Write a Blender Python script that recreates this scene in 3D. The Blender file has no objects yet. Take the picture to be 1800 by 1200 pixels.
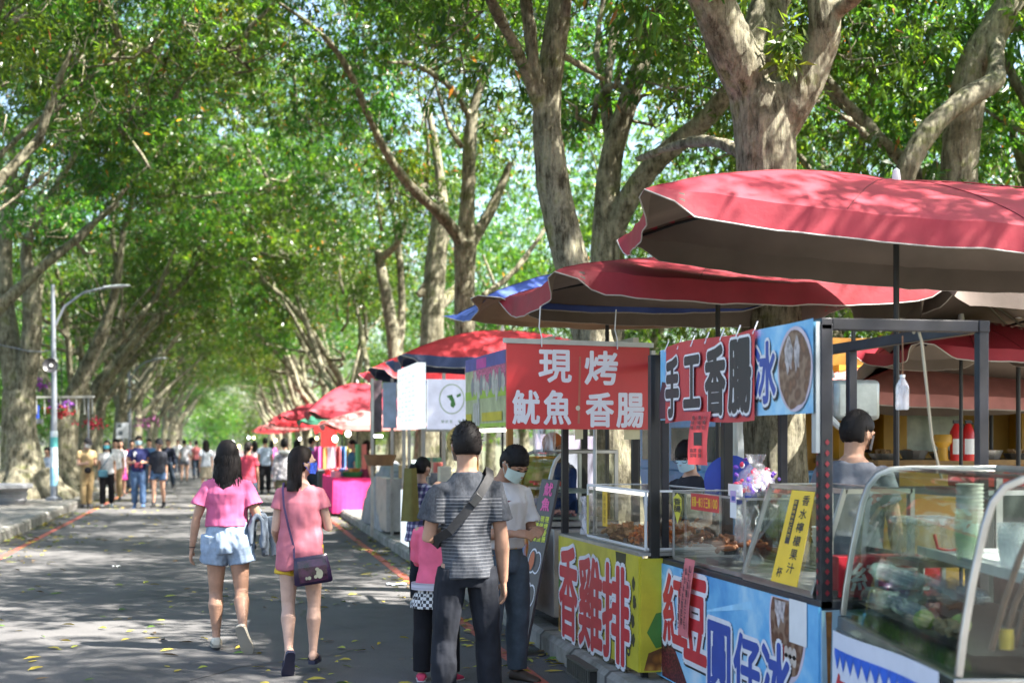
import bpy, bmesh, math, random
import numpy as np
from mathutils import Vector, Matrix, noise as mnoise
R = math.radians
SC = bpy.context.scene
COL = SC.collection
# ------------------------------------------------------------------ camera, sky, sun, exposure
cam = bpy.data.cameras.new('camera'); camo = bpy.data.objects.new('camera', cam); COL.objects.link(camo)
CT, ST = math.cos(math.atan(0.2)), math.sin(math.atan(0.2))
camo.location = (0, 0, 1.65); camo.rotation_euler = (R(90), 0, -math.atan(0.2))
cam.lens = 50; cam.sensor_width = 36; cam.shift_y = 175/1800; cam.clip_end = 2000; cam.clip_start = .1
cam.dof.use_dof = True; cam.dof.focus_distance = 9.6; cam.dof.aperture_fstop = 2.2
SC.camera = camo
SUN_AZ, SUN_EL = R(118), R(52)            # clockwise from the road's direction (+Y)
world = bpy.data.worlds.new("World"); SC.world = world; world.use_nodes = True
wn = world.node_tree; sky = wn.nodes.new('ShaderNodeTexSky'); sky.sky_type = 'NISHITA'; sky.sun_disc = False
sky.sun_elevation = SUN_EL; sky.sun_rotation = SUN_AZ; sky.air_density = 1.0; sky.dust_density = 2.5
wn.links.new(sky.outputs[0], wn.nodes['Background'].inputs[0]); wn.nodes['Background'].inputs[1].default_value = .085
sl = bpy.data.lights.new('sun', 'SUN'); sl.energy = 5.0; sl.angle = R(.55); sl.color = (1, .945, .86)
slo = bpy.data.objects.new('sun', sl); COL.objects.link(slo)
sdir = Vector((math.sin(SUN_AZ)*math.cos(SUN_EL), math.cos(SUN_AZ)*math.cos(SUN_EL), math.sin(SUN_EL)))
slo.rotation_euler = sdir.to_track_quat('Z', 'Y').to_euler(); slo.location = (20, -10, 30)
SC.view_settings.view_transform = 'Standard'; SC.view_settings.look = 'None'; SC.view_settings.gamma = 1
SC.view_settings.exposure = 2.65
cy = SC.cycles
cy.max_bounces = 8; cy.diffuse_bounces = 4; cy.glossy_bounces = 3; cy.transmission_bounces = 6; cy.transparent_max_bounces = 24
cy.caustics_reflective = False; cy.caustics_refractive = False; cy.sample_clamp_indirect = 6
cy.use_denoising = True
try: cy.denoiser = 'OPENIMAGEDENOISE'; cy.denoising_prefilter = 'ACCURATE'
except Exception: pass
# ------------------------------------------------------------------ pixel helpers (photo pixels 1800 x 1200)
def P(u, v, d):
    x = (u-900)/2500*d
    return Vector((x*CT+d*ST, -x*ST+d*CT, 1.65+(775-v)/2500*d))
def G(u, v, z=0.):
    return P(u, v, (1.65-z)*2500/(v-775))
class Plane:
    """A vertical plane through two ground points, far F and near N; px() gives (distance from F, height)."""
    def __init__(s, F, N, z0=.15):
        s.F = Vector(F); s.N = Vector(N); s.z0 = z0
        s.L = (s.N-s.F).length; s.e = (s.N-s.F)/s.L; s.n = Vector((-s.e.y, s.e.x))
    def px(s, u, v=775, off=0.):
        o = s.F + s.n*off
        a = P(u, 775, 1.); a = Vector((a.x, a.y))
        den = a.x*s.n.x+a.y*s.n.y; d = (o.x*s.n.x+o.y*s.n.y)/den
        p = a*d; return ((p-o).dot(s.e), 1.65+(775-v)/2500*d-s.z0)
    def rot(s): return math.atan2(s.e.y, s.e.x)
# ------------------------------------------------------------------ materials
MATS = {}
def nt(name):
    m = bpy.data.materials.new(name); m.use_nodes = True
    t = m.node_tree; b = t.nodes['Principled BSDF']; return m, t, b
def L(t, a, b): t.links.new(a, b)
def noise_node(t, scale, detail=4, rough=.55, coord='Object', stretch=None):
    tc = t.nodes.new('ShaderNodeTexCoord'); n = t.nodes.new('ShaderNodeTexNoise')
    n.inputs['Scale'].default_value = scale; n.inputs['Detail'].default_value = detail; n.inputs['Roughness'].default_value = rough
    if stretch:
        mp = t.nodes.new('ShaderNodeMapping'); mp.inputs['Scale'].default_value = stretch
        L(t, tc.outputs[coord], mp.inputs[0]); L(t, mp.outputs[0], n.inputs['Vector'])
    else: L(t, tc.outputs[coord], n.inputs['Vector'])
    return n
def ramp(t, src, stops):
    r = t.nodes.new('ShaderNodeValToRGB'); e = r.color_ramp.elements
    while len(e) < len(stops): e.new(.5)
    for q, (p, c) in zip(e, stops): q.position = p; q.color = (*c, 1) if len(c) == 3 else c
    L(t, src, r.inputs[0]); return r
def M(name, col, rough=.6, metal=0., var=.15, sc=6., bump=.0, bsc=80., stretch=None, spec=.5, emit=None, trans=0., dirt=0.):
    if name in MATS: return MATS[name]
    m, t, b = nt(name); col = np.array(col, float)
    n = noise_node(t, sc, stretch=stretch)
    lo = np.clip(col*(1-var), 0, 1); hi = np.clip(col*(1+var), 0, 1)
    r = ramp(t, n.outputs[0], [(.3, tuple(lo)), (.7, tuple(hi))]); out = r.outputs[0]
    if dirt:
        n2 = noise_node(t, 2.3, 6, .7); r2 = ramp(t, n2.outputs[0], [(.45, (0, 0, 0)), (.75, (1, 1, 1))])
        mx = t.nodes.new('ShaderNodeMix'); mx.data_type = 'RGBA'; mm = t.nodes.new('ShaderNodeMath'); mm.operation = 'MULTIPLY'; mm.inputs[1].default_value = dirt
        L(t, r2.outputs[0], mm.inputs[0]); L(t, mm.outputs[0], mx.inputs[0]); L(t, out, mx.inputs[6]); mx.inputs[7].default_value = (.09, .08, .06, 1); out = mx.outputs[2]
    L(t, out, b.inputs['Base Color']); b.inputs['Roughness'].default_value = rough; b.inputs['Metallic'].default_value = metal
    b.inputs['Specular IOR Level'].default_value = spec
    if bump:
        nb = noise_node(t, bsc, 5, .6, stretch=stretch); bp = t.nodes.new('ShaderNodeBump'); bp.inputs['Strength'].default_value = bump; bp.inputs['Distance'].default_value = .01
        L(t, nb.outputs[0], bp.inputs['Height']); L(t, bp.outputs[0], b.inputs['Normal'])
    if emit:
        b.inputs['Emission Color'].default_value = (*emit[0], 1); b.inputs['Emission Strength'].default_value = emit[1]
    if trans:
        o = t.nodes['Material Output']; tr = t.nodes.new('ShaderNodeBsdfTranslucent'); L(t, out, tr.inputs[0]); ms = t.nodes.new('ShaderNodeMixShader'); ms.inputs[0].default_value = trans
        L(t, b.outputs[0], ms.inputs[1]); L(t, tr.outputs[0], ms.inputs[2]); L(t, ms.outputs[0], o.inputs[0])
    MATS[name] = m; return m
def cloth(name, col, var=.12, bump=.25): return M('cloth '+name, col, .85, var=var, sc=9, bump=bump, bsc=26, spec=.2)
def glass(name, tint=(.93, .96, .95), gl=.06):
    if name in MATS: return MATS[name]
    m, t, b = nt(name); t.nodes.remove(b); o = t.nodes['Material Output']
    tr = t.nodes.new('ShaderNodeBsdfTransparent'); tr.inputs[0].default_value = (*tint, 1)
    g = t.nodes.new('ShaderNodeBsdfGlossy'); n = noise_node(t, 5); rr = ramp(t, n.outputs[0], [(.35, (.01,)*3), (.75, (.09,)*3)]); L(t, rr.outputs[0], g.inputs['Roughness'])
    lw = t.nodes.new('ShaderNodeLayerWeight'); lw.inputs[0].default_value = .3
    mm = t.nodes.new('ShaderNodeMath'); mm.operation = 'MULTIPLY_ADD'; mm.inputs[1].default_value = .55; mm.inputs[2].default_value = gl; L(t, lw.outputs['Fresnel'], mm.inputs[0])
    ms = t.nodes.new('ShaderNodeMixShader'); L(t, mm.outputs[0], ms.inputs[0]); L(t, tr.outputs[0], ms.inputs[1]); L(t, g.outputs[0], ms.inputs[2]); L(t, ms.outputs[0], o.inputs[0])
    MATS[name] = m; return m
def film(name, col, a):      # thin hazy plastic
    if name in MATS: return MATS[name]
    m, t, b = nt(name); o = t.nodes['Material Output']; tr = t.nodes.new('ShaderNodeBsdfTransparent'); ms = t.nodes.new('ShaderNodeMixShader')
    n = noise_node(t, 18, 3, .5, stretch=(1, 1, .4)); r = ramp(t, n.outputs[0], [(.4, (a*.4,)*3), (.7, (min(1, a*1.6),)*3)])
    L(t, r.outputs[0], ms.inputs[0]); L(t, tr.outputs[0], ms.inputs[1]); L(t, b.outputs[0], ms.inputs[2]); L(t, ms.outputs[0], o.inputs[0])
    b.inputs['Base Color'].default_value = (*col, 1); b.inputs['Roughness'].default_value = .2; MATS[name] = m; return m
# ------------------------------------------------------------------ mesh builder
def frames(pts):
    pts = [Vector(p) for p in pts]; T = []
    for i in range(len(pts)):
        a = pts[max(i-1, 0)]; b = pts[min(i+1, len(pts)-1)]; T.append((b-a).normalized() if (b-a).length > 1e-9 else Vector((0, 0, 1)))
    up = Vector((0, 0, 1)) if abs(T[0].z) < .9 else Vector((0, 1, 0))
    X = T[0].cross(up).normalized(); out = []
    for t in T:
        X = (X-t*X.dot(t)); X = X.normalized() if X.length > 1e-6 else t.orthogonal().normalized(); out.append((X, t.cross(X)))
    return pts, out
class MB:
    def __init__(s): s.v = []; s.f = []; s.m = []; s.X = None
    def add(s, vs, fs, mat=0):
        o = len(s.v); X = s.X
        s.v.extend([tuple(X @ Vector(p)) if X else tuple(p) for p in vs])
        s.f.extend([tuple(i+o for i in f) for f in fs]); s.m.extend([mat]*len(fs)); return s
    def box(s, x0, y0, z0, x1, y1, z1, mat=0):
        vs = [(x, y, z) for z in (z0, z1) for y in (y0, y1) for x in (x0, x1)]
        return s.add(vs, [(0, 2, 3, 1), (4, 5, 7, 6), (0, 1, 5, 4), (2, 6, 7, 3), (0, 4, 6, 2), (1, 3, 7, 5)], mat)
    def obox(s, c, size, M3=None, mat=0):
        c = Vector(c); vs = []
        for z in (-.5, .5):
            for y in (-.5, .5):
                for x in (-.5, .5):
                    q = Vector((x*size[0], y*size[1], z*size[2])); vs.append(c+(M3 @ q if M3 else q))
        return s.add(vs, [(0, 2, 3, 1), (4, 5, 7, 6), (0, 1, 5, 4), (2, 6, 7, 3), (0, 4, 6, 2), (1, 3, 7, 5)], mat)
    def bar(s, a, b, w, h=None, mat=0):          # square bar between two points
        a = Vector(a); b = Vector(b); h = h or w; d = (b-a).normalized(); up = Vector((0, 0, 1)) if abs(d.z) < .9 else Vector((0, 1, 0))
        x = d.cross(up).normalized()*w/2; y = d.cross(x).normalized()*h/2
        vs = [p+i*x+j*y for p in (a, b) for i, j in ((-1, -1), (1, -1), (1, 1), (-1, 1))]
        return s.add(vs, [(3, 2, 1, 0), (4, 5, 6, 7), (0, 1, 5, 4), (1, 2, 6, 5), (2, 3, 7, 6), (3, 0, 4, 7)], mat)
    def rings(s, rs, mat=0, cap=True, close=False):
        n = len(rs[0]); vs = [p for r in rs for p in r]; fs = []
        k = len(rs)
        for i in range(k if close else k-1):
            for j in range(n):
                a, b = i*n+j, i*n+(j+1) % n; c, d = ((i+1) % k)*n+(j+1) % n, ((i+1) % k)*n+j; fs.append((a, b, c, d))
        if cap and not close: fs += [tuple(range(n))[::-1], tuple(range((k-1)*n, k*n))]
        return s.add(vs, fs, mat)
    def tube(s, pts, r, n=8, mat=0, flat=1., close=False):
        pts, fr = frames(pts); rr = r if hasattr(r, '__len__') else [r]*len(pts); rs = []
        for p, (x, y), q in zip(pts, fr, rr):
            rs.append([p+x*(q*math.cos(2*math.pi*j/n))+y*(q*flat*math.sin(2*math.pi*j/n)) for j in range(n)])
        return s.rings(rs, mat, close=close)
    def lathe(s, prof, c=(0, 0, 0), n=20, mat=0, sx=1., sy=1.):
        c = Vector(c); rs = [[c+Vector((r*sx*math.cos(2*math.pi*j/n), r*sy*math.sin(2*math.pi*j/n), z)) for j in range(n)] for r, z in prof]
        return s.rings(rs, mat)
    def ell(s, c, r, n=14, m=9, mat=0, M3=None):
        c = Vector(c); rs = []
        for i in range(m+1):
            ph = math.pi*(i/m-.5); ph = max(min(ph, 1.5), -1.5); rg = []
            for j in range(n):
                a = 2*math.pi*j/n; q = Vector((r[0]*math.cos(ph)*math.cos(a), r[1]*math.cos(ph)*math.sin(a), r[2]*math.sin(ph))); rg.append(c+(M3 @ q if M3 else q))
            rs.append(rg)
        return s.rings(rs, mat)
    def grid(s, fn, nu, nv, mat=0, thick=0.):
        vs = [Vector(fn(i/nu, j/nv)) for j in range(nv+1) for i in range(nu+1)]
        fs = [(j*(nu+1)+i, j*(nu+1)+i+1, (j+1)*(nu+1)+i+1, (j+1)*(nu+1)+i) for j in range(nv) for i in range(nu)]
        return s.add(vs, fs, mat)
    def prism(s, poly, O, ex, ey, depth, mat=0):  # polygon in plane O,ex,ey extruded along -normal by depth
        O = Vector(O); ex = Vector(ex); ey = Vector(ey); n = ex.cross(ey).normalized()
        a = [O+ex*x+ey*y for x, y in poly]; k = len(a); b = [p-n*depth for p in a]
        return s.add(a+b, [tuple(range(k)), tuple(range(2*k-1, k-1, -1))]+[(i, i+k, (i+1) % k+k, (i+1) % k) for i in range(k)], mat)
    def merge(s, o):
        k = len(s.v); s.v.extend(o.v); s.f.extend([tuple(i+k for i in f) for f in o.f]); s.m.extend(o.m); return s
    def text(s, body, rect, y, mat=0, off=0., vertical=False, O=None, ex=(1, 0, 0), ez=(0, 0, 1), shear=0., depth=.0015):
        """lettering fitted into rect (x0,z0,x1,z1) on the plane through O with axes ex, ez, raised to -y"""
        chars = list(body); x0, z0, x1, z1 = rect; n = len(chars)
        for i, ch in enumerate(chars):
            if ch == ' ': continue
            if vertical: h = (z1-z0)/n; r = (x0, z1-(i+1)*h+h*.06, x1, z1-i*h-h*.06)
            else: w = (x1-x0)/n; r = (x0+i*w+w*.05, z0, x0+(i+1)*w-w*.05, z1)
            s.glyph(ch, r, y, mat, off, O, ex, ez, shear)
        return s
    def glyph(s, ch, r, y, mat=0, off=0., O=None, ex=(1, 0, 0), ez=(0, 0, 1), shear=0.):
        """off thickens every stroke by that share of the glyph's height"""
        vs, fs, b0 = glyph(ch)
        O = Vector(O) if O is not None else Vector((0, 0, 0)); ex = Vector(ex); ez = Vector(ez); nrm = ex.cross(ez)
        bw = max(b0[2]-b0[0], .25); bh = max(b0[3]-b0[1], .12)
        if bh < .35: # flat strokes such as a dash keep their own height
            cz = (r[1]+r[3])/2; hh = (r[3]-r[1])*bh/.85/2; r = (r[0], cz-hh, r[2], cz+hh)
        if bw < .4:
            cx = (r[0]+r[2])/2; hw = (r[2]-r[0])*bw/.75/2; r = (cx-hw, r[1], cx+hw, r[3])
        sx = (r[2]-r[0])/bw; sz = (r[3]-r[1])/bh; rad = off*min(r[3]-r[1], (r[2]-r[0])*1.5); n = 12 if off >= .05 else 8
        sh = [(0, 0)]+([(rad*math.cos(j*2*math.pi/n), rad*math.sin(j*2*math.pi/n)) for j in range(n)] if off else [])
        for k, (dx, dz) in enumerate(sh):
            out = []
            for x, z in vs:
                X = r[0]+(x-b0[0])*sx; Z = r[1]+(z-b0[1])*sz; X += shear*(Z-r[1])
                out.append(O+ex*(X+dx)+ez*(Z+dz)+nrm*(-y+k*.00006))
            s.add(out, fs, mat)
        return s
    def build(s, name, mats, parent=None, smooth=35., loc=None, bevel=0.):
        me = bpy.data.meshes.new(name); me.from_pydata([tuple(p) for p in s.v], [], s.f)
        mats = mats if isinstance(mats, (list, tuple)) else [mats]
        for m in mats: me.materials.append(m)
        if len(mats) > 1: me.polygons.foreach_set('material_index', s.m)
        if smooth:
            me.polygons.foreach_set('use_smooth', [True]*len(me.polygons)); me.set_sharp_from_angle(angle=R(smooth))
        me.update(); o = bpy.data.objects.new(name, me); COL.objects.link(o)
        if parent: o.parent = parent
        if loc is not None: o.location = loc
        if bevel:
            b = o.modifiers.new('bevel', 'BEVEL'); b.width = bevel; b.segments = 2; b.limit_method = 'ANGLE'; b.angle_limit = R(40)
        return o
TMP = bpy.data.scenes.new('workbench')
GL = {}
def glyph(ch):
    key = ch
    if key in GL: return GL[key]
    c = bpy.data.curves.new('lettering', 'FONT'); c.body = ch; c.resolution_u = 2
    o = bpy.data.objects.new('lettering', c); TMP.collection.objects.link(o)
    TMP.view_layers[0].update(); dg = TMP.view_layers[0].depsgraph
    ev = o.evaluated_get(dg); me = ev.to_mesh()
    vs = [(v.co.x, v.co.y) for v in me.vertices]; fs = [tuple(p.vertices) for p in me.polygons]
    ev.to_mesh_clear(); bpy.data.objects.remove(o); bpy.data.curves.remove(c)
    xs = [a for a, b in vs] or [0, 1]; ys = [b for a, b in vs] or [0, 1]
    GL[key] = (vs, fs, (min(xs), min(ys), max(xs), max(ys))); return GL[key]
def fuse(mb, voxel, smooth=3, fold=0., fscale=(9, 9, 4), seed=0, post=None, name='fused'):
    """union of overlapping closed shapes as ONE continuous surface"""
    me = bpy.data.meshes.new(name); me.from_pydata([tuple(p) for p in mb.v], [], mb.f); me.update()
    o = bpy.data.objects.new(name, me); TMP.collection.objects.link(o)
    r = o.modifiers.new('r', 'REMESH'); r.mode = 'VOXEL'; r.voxel_size = voxel
    if smooth: q = o.modifiers.new('s', 'SMOOTH'); q.factor = .5; q.iterations = smooth
    TMP.view_layers[0].update(); dg = TMP.view_layers[0].depsgraph
    res = bpy.data.meshes.new_from_object(o.evaluated_get(dg)); bpy.data.objects.remove(o); bpy.data.meshes.remove(me)
    if fold or post:
        n = len(res.vertices); co = np.zeros(n*3); no = np.zeros(n*3); res.vertices.foreach_get('co', co); res.vertices.foreach_get('normal', no)
        co = co.reshape(-1, 3); no = no.reshape(-1, 3)
        if fold:
            d = np.array([mnoise.noise(Vector((p[0]*fscale[0]+seed, p[1]*fscale[1], p[2]*fscale[2])))+.5*mnoise.noise(Vector((p[0]*fscale[0]*2.3+seed+7, p[1]*fscale[1]*2.3, p[2]*fscale[2]*2.3))) for p in co])
            co = co+no*(d*fold)[:, None]
        if post: co = post(co, no)
        res.vertices.foreach_set('co', co.ravel()); res.update()
    res.polygons.foreach_set('use_smooth', [True]*len(res.polygons)); return res
def link(name, me, mats, parent=None):
    me.name = name; me.materials.clear()
    for m in (mats if isinstance(mats, (list, tuple)) else [mats]): me.materials.append(m)
    o = bpy.data.objects.new(name, me); COL.objects.link(o)
    if parent: o.parent = parent
    return o
def tag(o, label=None, cat=None, group=None, kind=None):
    if label: o['label'] = label
    if cat: o['category'] = cat
    if group: o['group'] = group
    if kind: o['kind'] = kind
    return o
def thing(name, label, cat, loc=(0, 0, 0), rz=0., group=None):
    o = bpy.data.objects.new(name, None); COL.objects.link(o); o.empty_display_size = .1
    o.location = loc; o.rotation_euler = (0, 0, rz); return tag(o, label, cat, group)
def struct(name, mb, mat, **k): o = mb.build(name, mat, **k); o['kind'] = 'structure'; return o
def dup(root, loc, rz, label=None, scale=None):
    r = root.copy(); COL.objects.link(r); r.location = loc; r.rotation_euler = (0, 0, rz)
    if label: r['label'] = label
    if scale: r.scale = scale
    for ch in list(root.children):
        c = ch.copy(); COL.objects.link(c); c.parent = r
        for g in list(ch.children):
            d = g.copy(); COL.objects.link(d); d.parent = c
    return r
# ------------------------------------------------------------------ setting
def ground_mats():
    m, t, b = nt('asphalt'); n1 = noise_node(t, .55, 8, .72); n2 = noise_node(t, 110, 3, .7)
    v = t.nodes.new('ShaderNodeTexVoronoi'); v.inputs['Scale'].default_value = 160; tc = t.nodes.new('ShaderNodeTexCoord'); L(t, tc.outputs['Object'], v.inputs['Vector'])
    r1 = ramp(t, n1.outputs[0], [(.34, (.06, .059, .06)), (.46, (.096, .094, .095)), (.6, (.115, .112, .112)), (.72, (.09, .088, .088))]); r2 = ramp(t, n2.outputs[0], [(.3, (.55,)*3), (.75, (1.5,)*3)])
    mx = t.nodes.new('ShaderNodeMix'); mx.data_type = 'RGBA'; mx.blend_type = 'MULTIPLY'; mx.inputs[0].default_value = 1; L(t, r1.outputs[0], mx.inputs[6]); L(t, r2.outputs[0], mx.inputs[7])
    L(t, mx.outputs[2], b.inputs['Base Color']); b.inputs['Roughness'].default_value = .85; b.inputs['Specular IOR Level'].default_value = .35
    bp = t.nodes.new('ShaderNodeBump'); bp.inputs['Strength'].default_value = .6; bp.inputs['Distance'].default_value = .006; L(t, v.outputs['Distance'], bp.inputs['Height']); L(t, bp.outputs[0], b.inputs['Normal']); MATS['asphalt'] = m
    m, t, b = nt('red line paint'); n = noise_node(t, 9, 6, .75); r = ramp(t, n.outputs[0], [(.36, (.075, .062, .06)), (.48, (.36, .085, .06)), (.8, (.45, .12, .085))])
    L(t, r.outputs[0], b.inputs['Base Color']); b.inputs['Roughness'].default_value = .7; MATS['redline'] = m
    m, t, b = nt('kerb concrete'); n = noise_node(t, 4, 8, .7); r = ramp(t, n.outputs[0], [(.3, (.10, .105, .08)), (.5, (.22, .21, .19)), (.75, (.34, .33, .31))])
    br = t.nodes.new('ShaderNodeTexWave'); br.wave_type = 'BANDS'; br.bands_direction = 'Y'; br.inputs['Scale'].default_value = .314; br.inputs['Distortion'].default_value = 0; tc = t.nodes.new('ShaderNodeTexCoord'); L(t, tc.outputs['Object'], br.inputs['Vector'])
    r3 = ramp(t, br.outputs['Fac'], [(0, (.25,)*3), (.012, (1,)*3)]); mx = t.nodes.new('ShaderNodeMix'); mx.data_type = 'RGBA'; mx.blend_type = 'MULTIPLY'; mx.inputs[0].default_value = 1; L(t, r.outputs[0], mx.inputs[6]); L(t, r3.outputs[0], mx.inputs[7])
    L(t, mx.outputs[2], b.inputs['Base Color']); b.inputs['Roughness'].default_value = .9
    nb = noise_node(t, 30, 6, .7); bp = t.nodes.new('ShaderNodeBump'); bp.inputs['Strength'].default_value = .5; bp.inputs['Distance'].default_value = .02; L(t, nb.outputs[0], bp.inputs['Height']); L(t, bp.outputs[0], b.inputs['Normal']); MATS['kerb'] = m
    m, t, b = nt('paving'); tc = t.nodes.new('ShaderNodeTexCoord'); bk = t.nodes.new('ShaderNodeTexBrick'); bk.inputs['Scale'].default_value = 2.2; L(t, tc.outputs['Object'], bk.inputs['Vector'])
    bk.inputs['Color1'].default_value = (.24, .225, .2, 1); bk.inputs['Color2'].default_value = (.19, .18, .165, 1); bk.inputs['Mortar'].default_value = (.1, .1, .09, 1); bk.inputs['Mortar Size'].default_value = .012
    n = noise_node(t, 1.7, 7, .7); r = ramp(t, n.outputs[0], [(.3, (.6,)*3), (.7, (1.15,)*3)]); mx = t.nodes.new('ShaderNodeMix'); mx.data_type = 'RGBA'; mx.blend_type = 'MULTIPLY'; mx.inputs[0].default_value = 1; L(t, bk.outputs[0], mx.inputs[6]); L(t, r.outputs[0], mx.inputs[7])
    L(t, mx.outputs[2], b.inputs['Base Color']); b.inputs['Roughness'].default_value = .88; MATS['paving'] = m
    M('soil', (.07, .075, .035), .95, var=.5, sc=.8, bump=.6, bsc=7)
ground_mats()
struct('ground', MB().box(-320, -80, -1., 320, 500, -.02), MATS['soil'], smooth=0)
struct('road', MB().grid(lambda a, b: (-3.62+a*6.06, -40+b*320, 0), 2, 2), MATS['asphalt'], smooth=0)
struct('road_marking', MB().grid(lambda a, b: (-3.20+a*.1, -40+b*320, .004), 1, 1), MATS['redline'], smooth=0)
struct('road_marking', MB().grid(lambda a, b: (2.05+a*.1, -40+b*320, .004), 1, 1), MATS['redline'], smooth=0)
def kerb_strip(x0, x1, h, side):
    mb = MB(); prof = [(x0, -.3), (x1, -.3), (x1, h), (x0, h)]
    c = .035
    prof = [(x0, -.3), (x1, -.3), (x1, h-c if side < 0 else h), (x1-c if side < 0 else x1, h), (x0+c if side > 0 else x0, h), (x0, h-c if side > 0 else h)]
    rs = []
    for i in range(261):
        y = -20+i; w = .012*mnoise.noise(Vector((y*.7, 0, side))); rs.append([(x+w, y, z+(.008*mnoise.noise(Vector((y*.5, 3, side))) if z > 0 else 0)) for x, z in prof])
    return mb.rings(rs)
struct('kerb', kerb_strip(2.43, 2.62, .15, 1), MATS['kerb'])
struct('kerb', kerb_strip(-3.86, -3.60, .2, -1), MATS['kerb'])
struct('pavement', MB().box(2.61, -20, -.3, 9.5, 240, .142), MATS['paving'], smooth=0)
struct('pavement', MB().box(-8.6, -20, -.3, -3.85, 240, .192), MATS['paving'], smooth=0)
# storm drain let into the right kerb
dr = thing('drain_grate', 'dark slotted storm drain grate let into the mossy kerb by the yellow cart', 'drain', (2.40, 9.55, 0))
g = MB(); g.box(-.02, -.32, .0, .028, .32, .125, 0)
g.build('drain_box', M('drain dark', (.02, .02, .018), .9), dr)
g = MB()
for i in range(11): g.box(-.032, -.30+i*.058, .012, -.018, -.275+i*.058, .11, 0)
g.box(-.034, -.33, .11, .03, .33, .128); g.box(-.034, -.33, .001, -.016, .33, .014)
g.build('grate', M('drain iron', (.10, .10, .085), .7, .4, dirt=.5), dr)
# fallen leaves over the road and in the gutters: nobody could count them
def fallen():
    rnd = random.Random(5); mb = MB(); n = 0
    while n < 2900:
        y = 5+rnd.random()**1.6*48
        q = rnd.random()
        if q < .42: x = -3.58+rnd.random()**2.8*1.0
        elif q < .60: x = 2.41-rnd.random()**2.2*.6
        else: x = rnd.uniform(-3.5, 2.4)
        if mnoise.noise(Vector((x*.9, y*.5, 0)))+.25*rnd.random() < .02+.12*(abs(x+.6) < 2.2): continue
        a = rnd.uniform(0, 6.28); l = rnd.uniform(.03, .075); w = l*rnd.uniform(.22, .34); c, s = math.cos(a), math.sin(a); z = .006+rnd.random()*.004; cu = rnd.uniform(.0, .022)
        pts = [(-l, 0, 0), (-l*.3, w, cu), (l*.4, w*.8, cu), (l, 0, cu*.5), (l*.4, -w*.8, cu*.6), (-l*.3, -w, cu*.3)]
        pts = [(x+p*c-q2*s, y+p*s+q2*c, z+r) for p, q2, r in pts]
        k = rnd.choices([0, 1, 2, 3], [5, 3, 1.3, 1.5])[0]
        mb.add(pts, [(0, 1, 2, 3), (0, 3, 4, 5)], k); n += 1
    o = mb.build('fallen_leaves', [M('leaf yellow', (.42, .33, .04), .7, var=.3), M('leaf yellow green', (.26, .28, .04), .7, var=.3), M('leaf green fallen', (.08, .15, .02), .6, var=.3), M('leaf brown', (.16, .10, .045), .8, var=.3)])
    tag(o, 'yellow and brown leaves fallen over the asphalt and along both kerbs', 'fallen leaves', kind='stuff')
fallen()

rnd0 = random.Random(17)
for k, (x0, y0, n_, a0) in enumerate([(-.9, 9.5, 9, 1.2), (1.1, 12.5, 8, 1.9), (-2.2, 15, 10, 1.4), (.2, 19, 9, 1.7), (1.6, 8.6, 6, 1.1)]):
    pts = [Vector((x0, y0, .002))]; a = a0; mb = MB()
    for i in range(n_): a += rnd0.gauss(0, .45); a = a*.8+a0*.2; pts.append(pts[-1]+Vector((math.cos(a)*.3, math.sin(a)*.3, 0)))
    L0 = []; R0 = []
    for i, q in enumerate(pts): w = rnd0.uniform(.003, .009); d = (pts[min(i+1, n_)]-pts[max(i-1, 0)]).normalized(); L0.append(q+Vector((-d.y, d.x, 0))*w); R0.append(q-Vector((-d.y, d.x, 0))*w)
    mb.add(L0+R0, [(i, i+n_+1, i+n_+2, i+1) for i in range(n_)]); struct('road_surface', mb, M('tar crack', (.018, .018, .018), .6), smooth=0)
# ------------------------------------------------------------------ trees
def bark_mat():
    m, t, b = nt('bark'); tc = t.nodes.new('ShaderNodeTexCoord')
    n1 = noise_node(t, 2.6, 8, .72); n2 = noise_node(t, 17, 7, .8, stretch=(1, 1, .2)); oi = t.nodes.new('ShaderNodeObjectInfo')
    r1 = ramp(t, n1.outputs[0], [(.28, (.08, .074, .048)), (.42, (.15, .138, .095)), (.53, (.28, .262, .20)), (.62, (.18, .185, .095)), (.75, (.13, .145, .05))])
    r2 = ramp(t, n2.outputs[0], [(.38, (.26, .24, .22)), (.49, (.9, .9, .88)), (.64, (1.35, 1.32, 1.25))])
    mx = t.nodes.new('ShaderNodeMix'); mx.data_type = 'RGBA'; mx.blend_type = 'MULTIPLY'; mx.inputs[0].default_value = 1; L(t, r1.outputs[0], mx.inputs[6]); L(t, r2.outputs[0], mx.inputs[7])
    L(t, mx.outputs[2], b.inputs['Base Color']); b.inputs['Roughness'].default_value = .9; b.inputs['Specular IOR Level'].default_value = .2
    bp = t.nodes.new('ShaderNodeBump'); bp.inputs['Strength'].default_value = .9; bp.inputs['Distance'].default_value = .06; L(t, n2.outputs[0], bp.inputs['Height']); L(t, bp.outputs[0], b.inputs['Normal']); MATS['bark'] = m
bark_mat()
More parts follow.
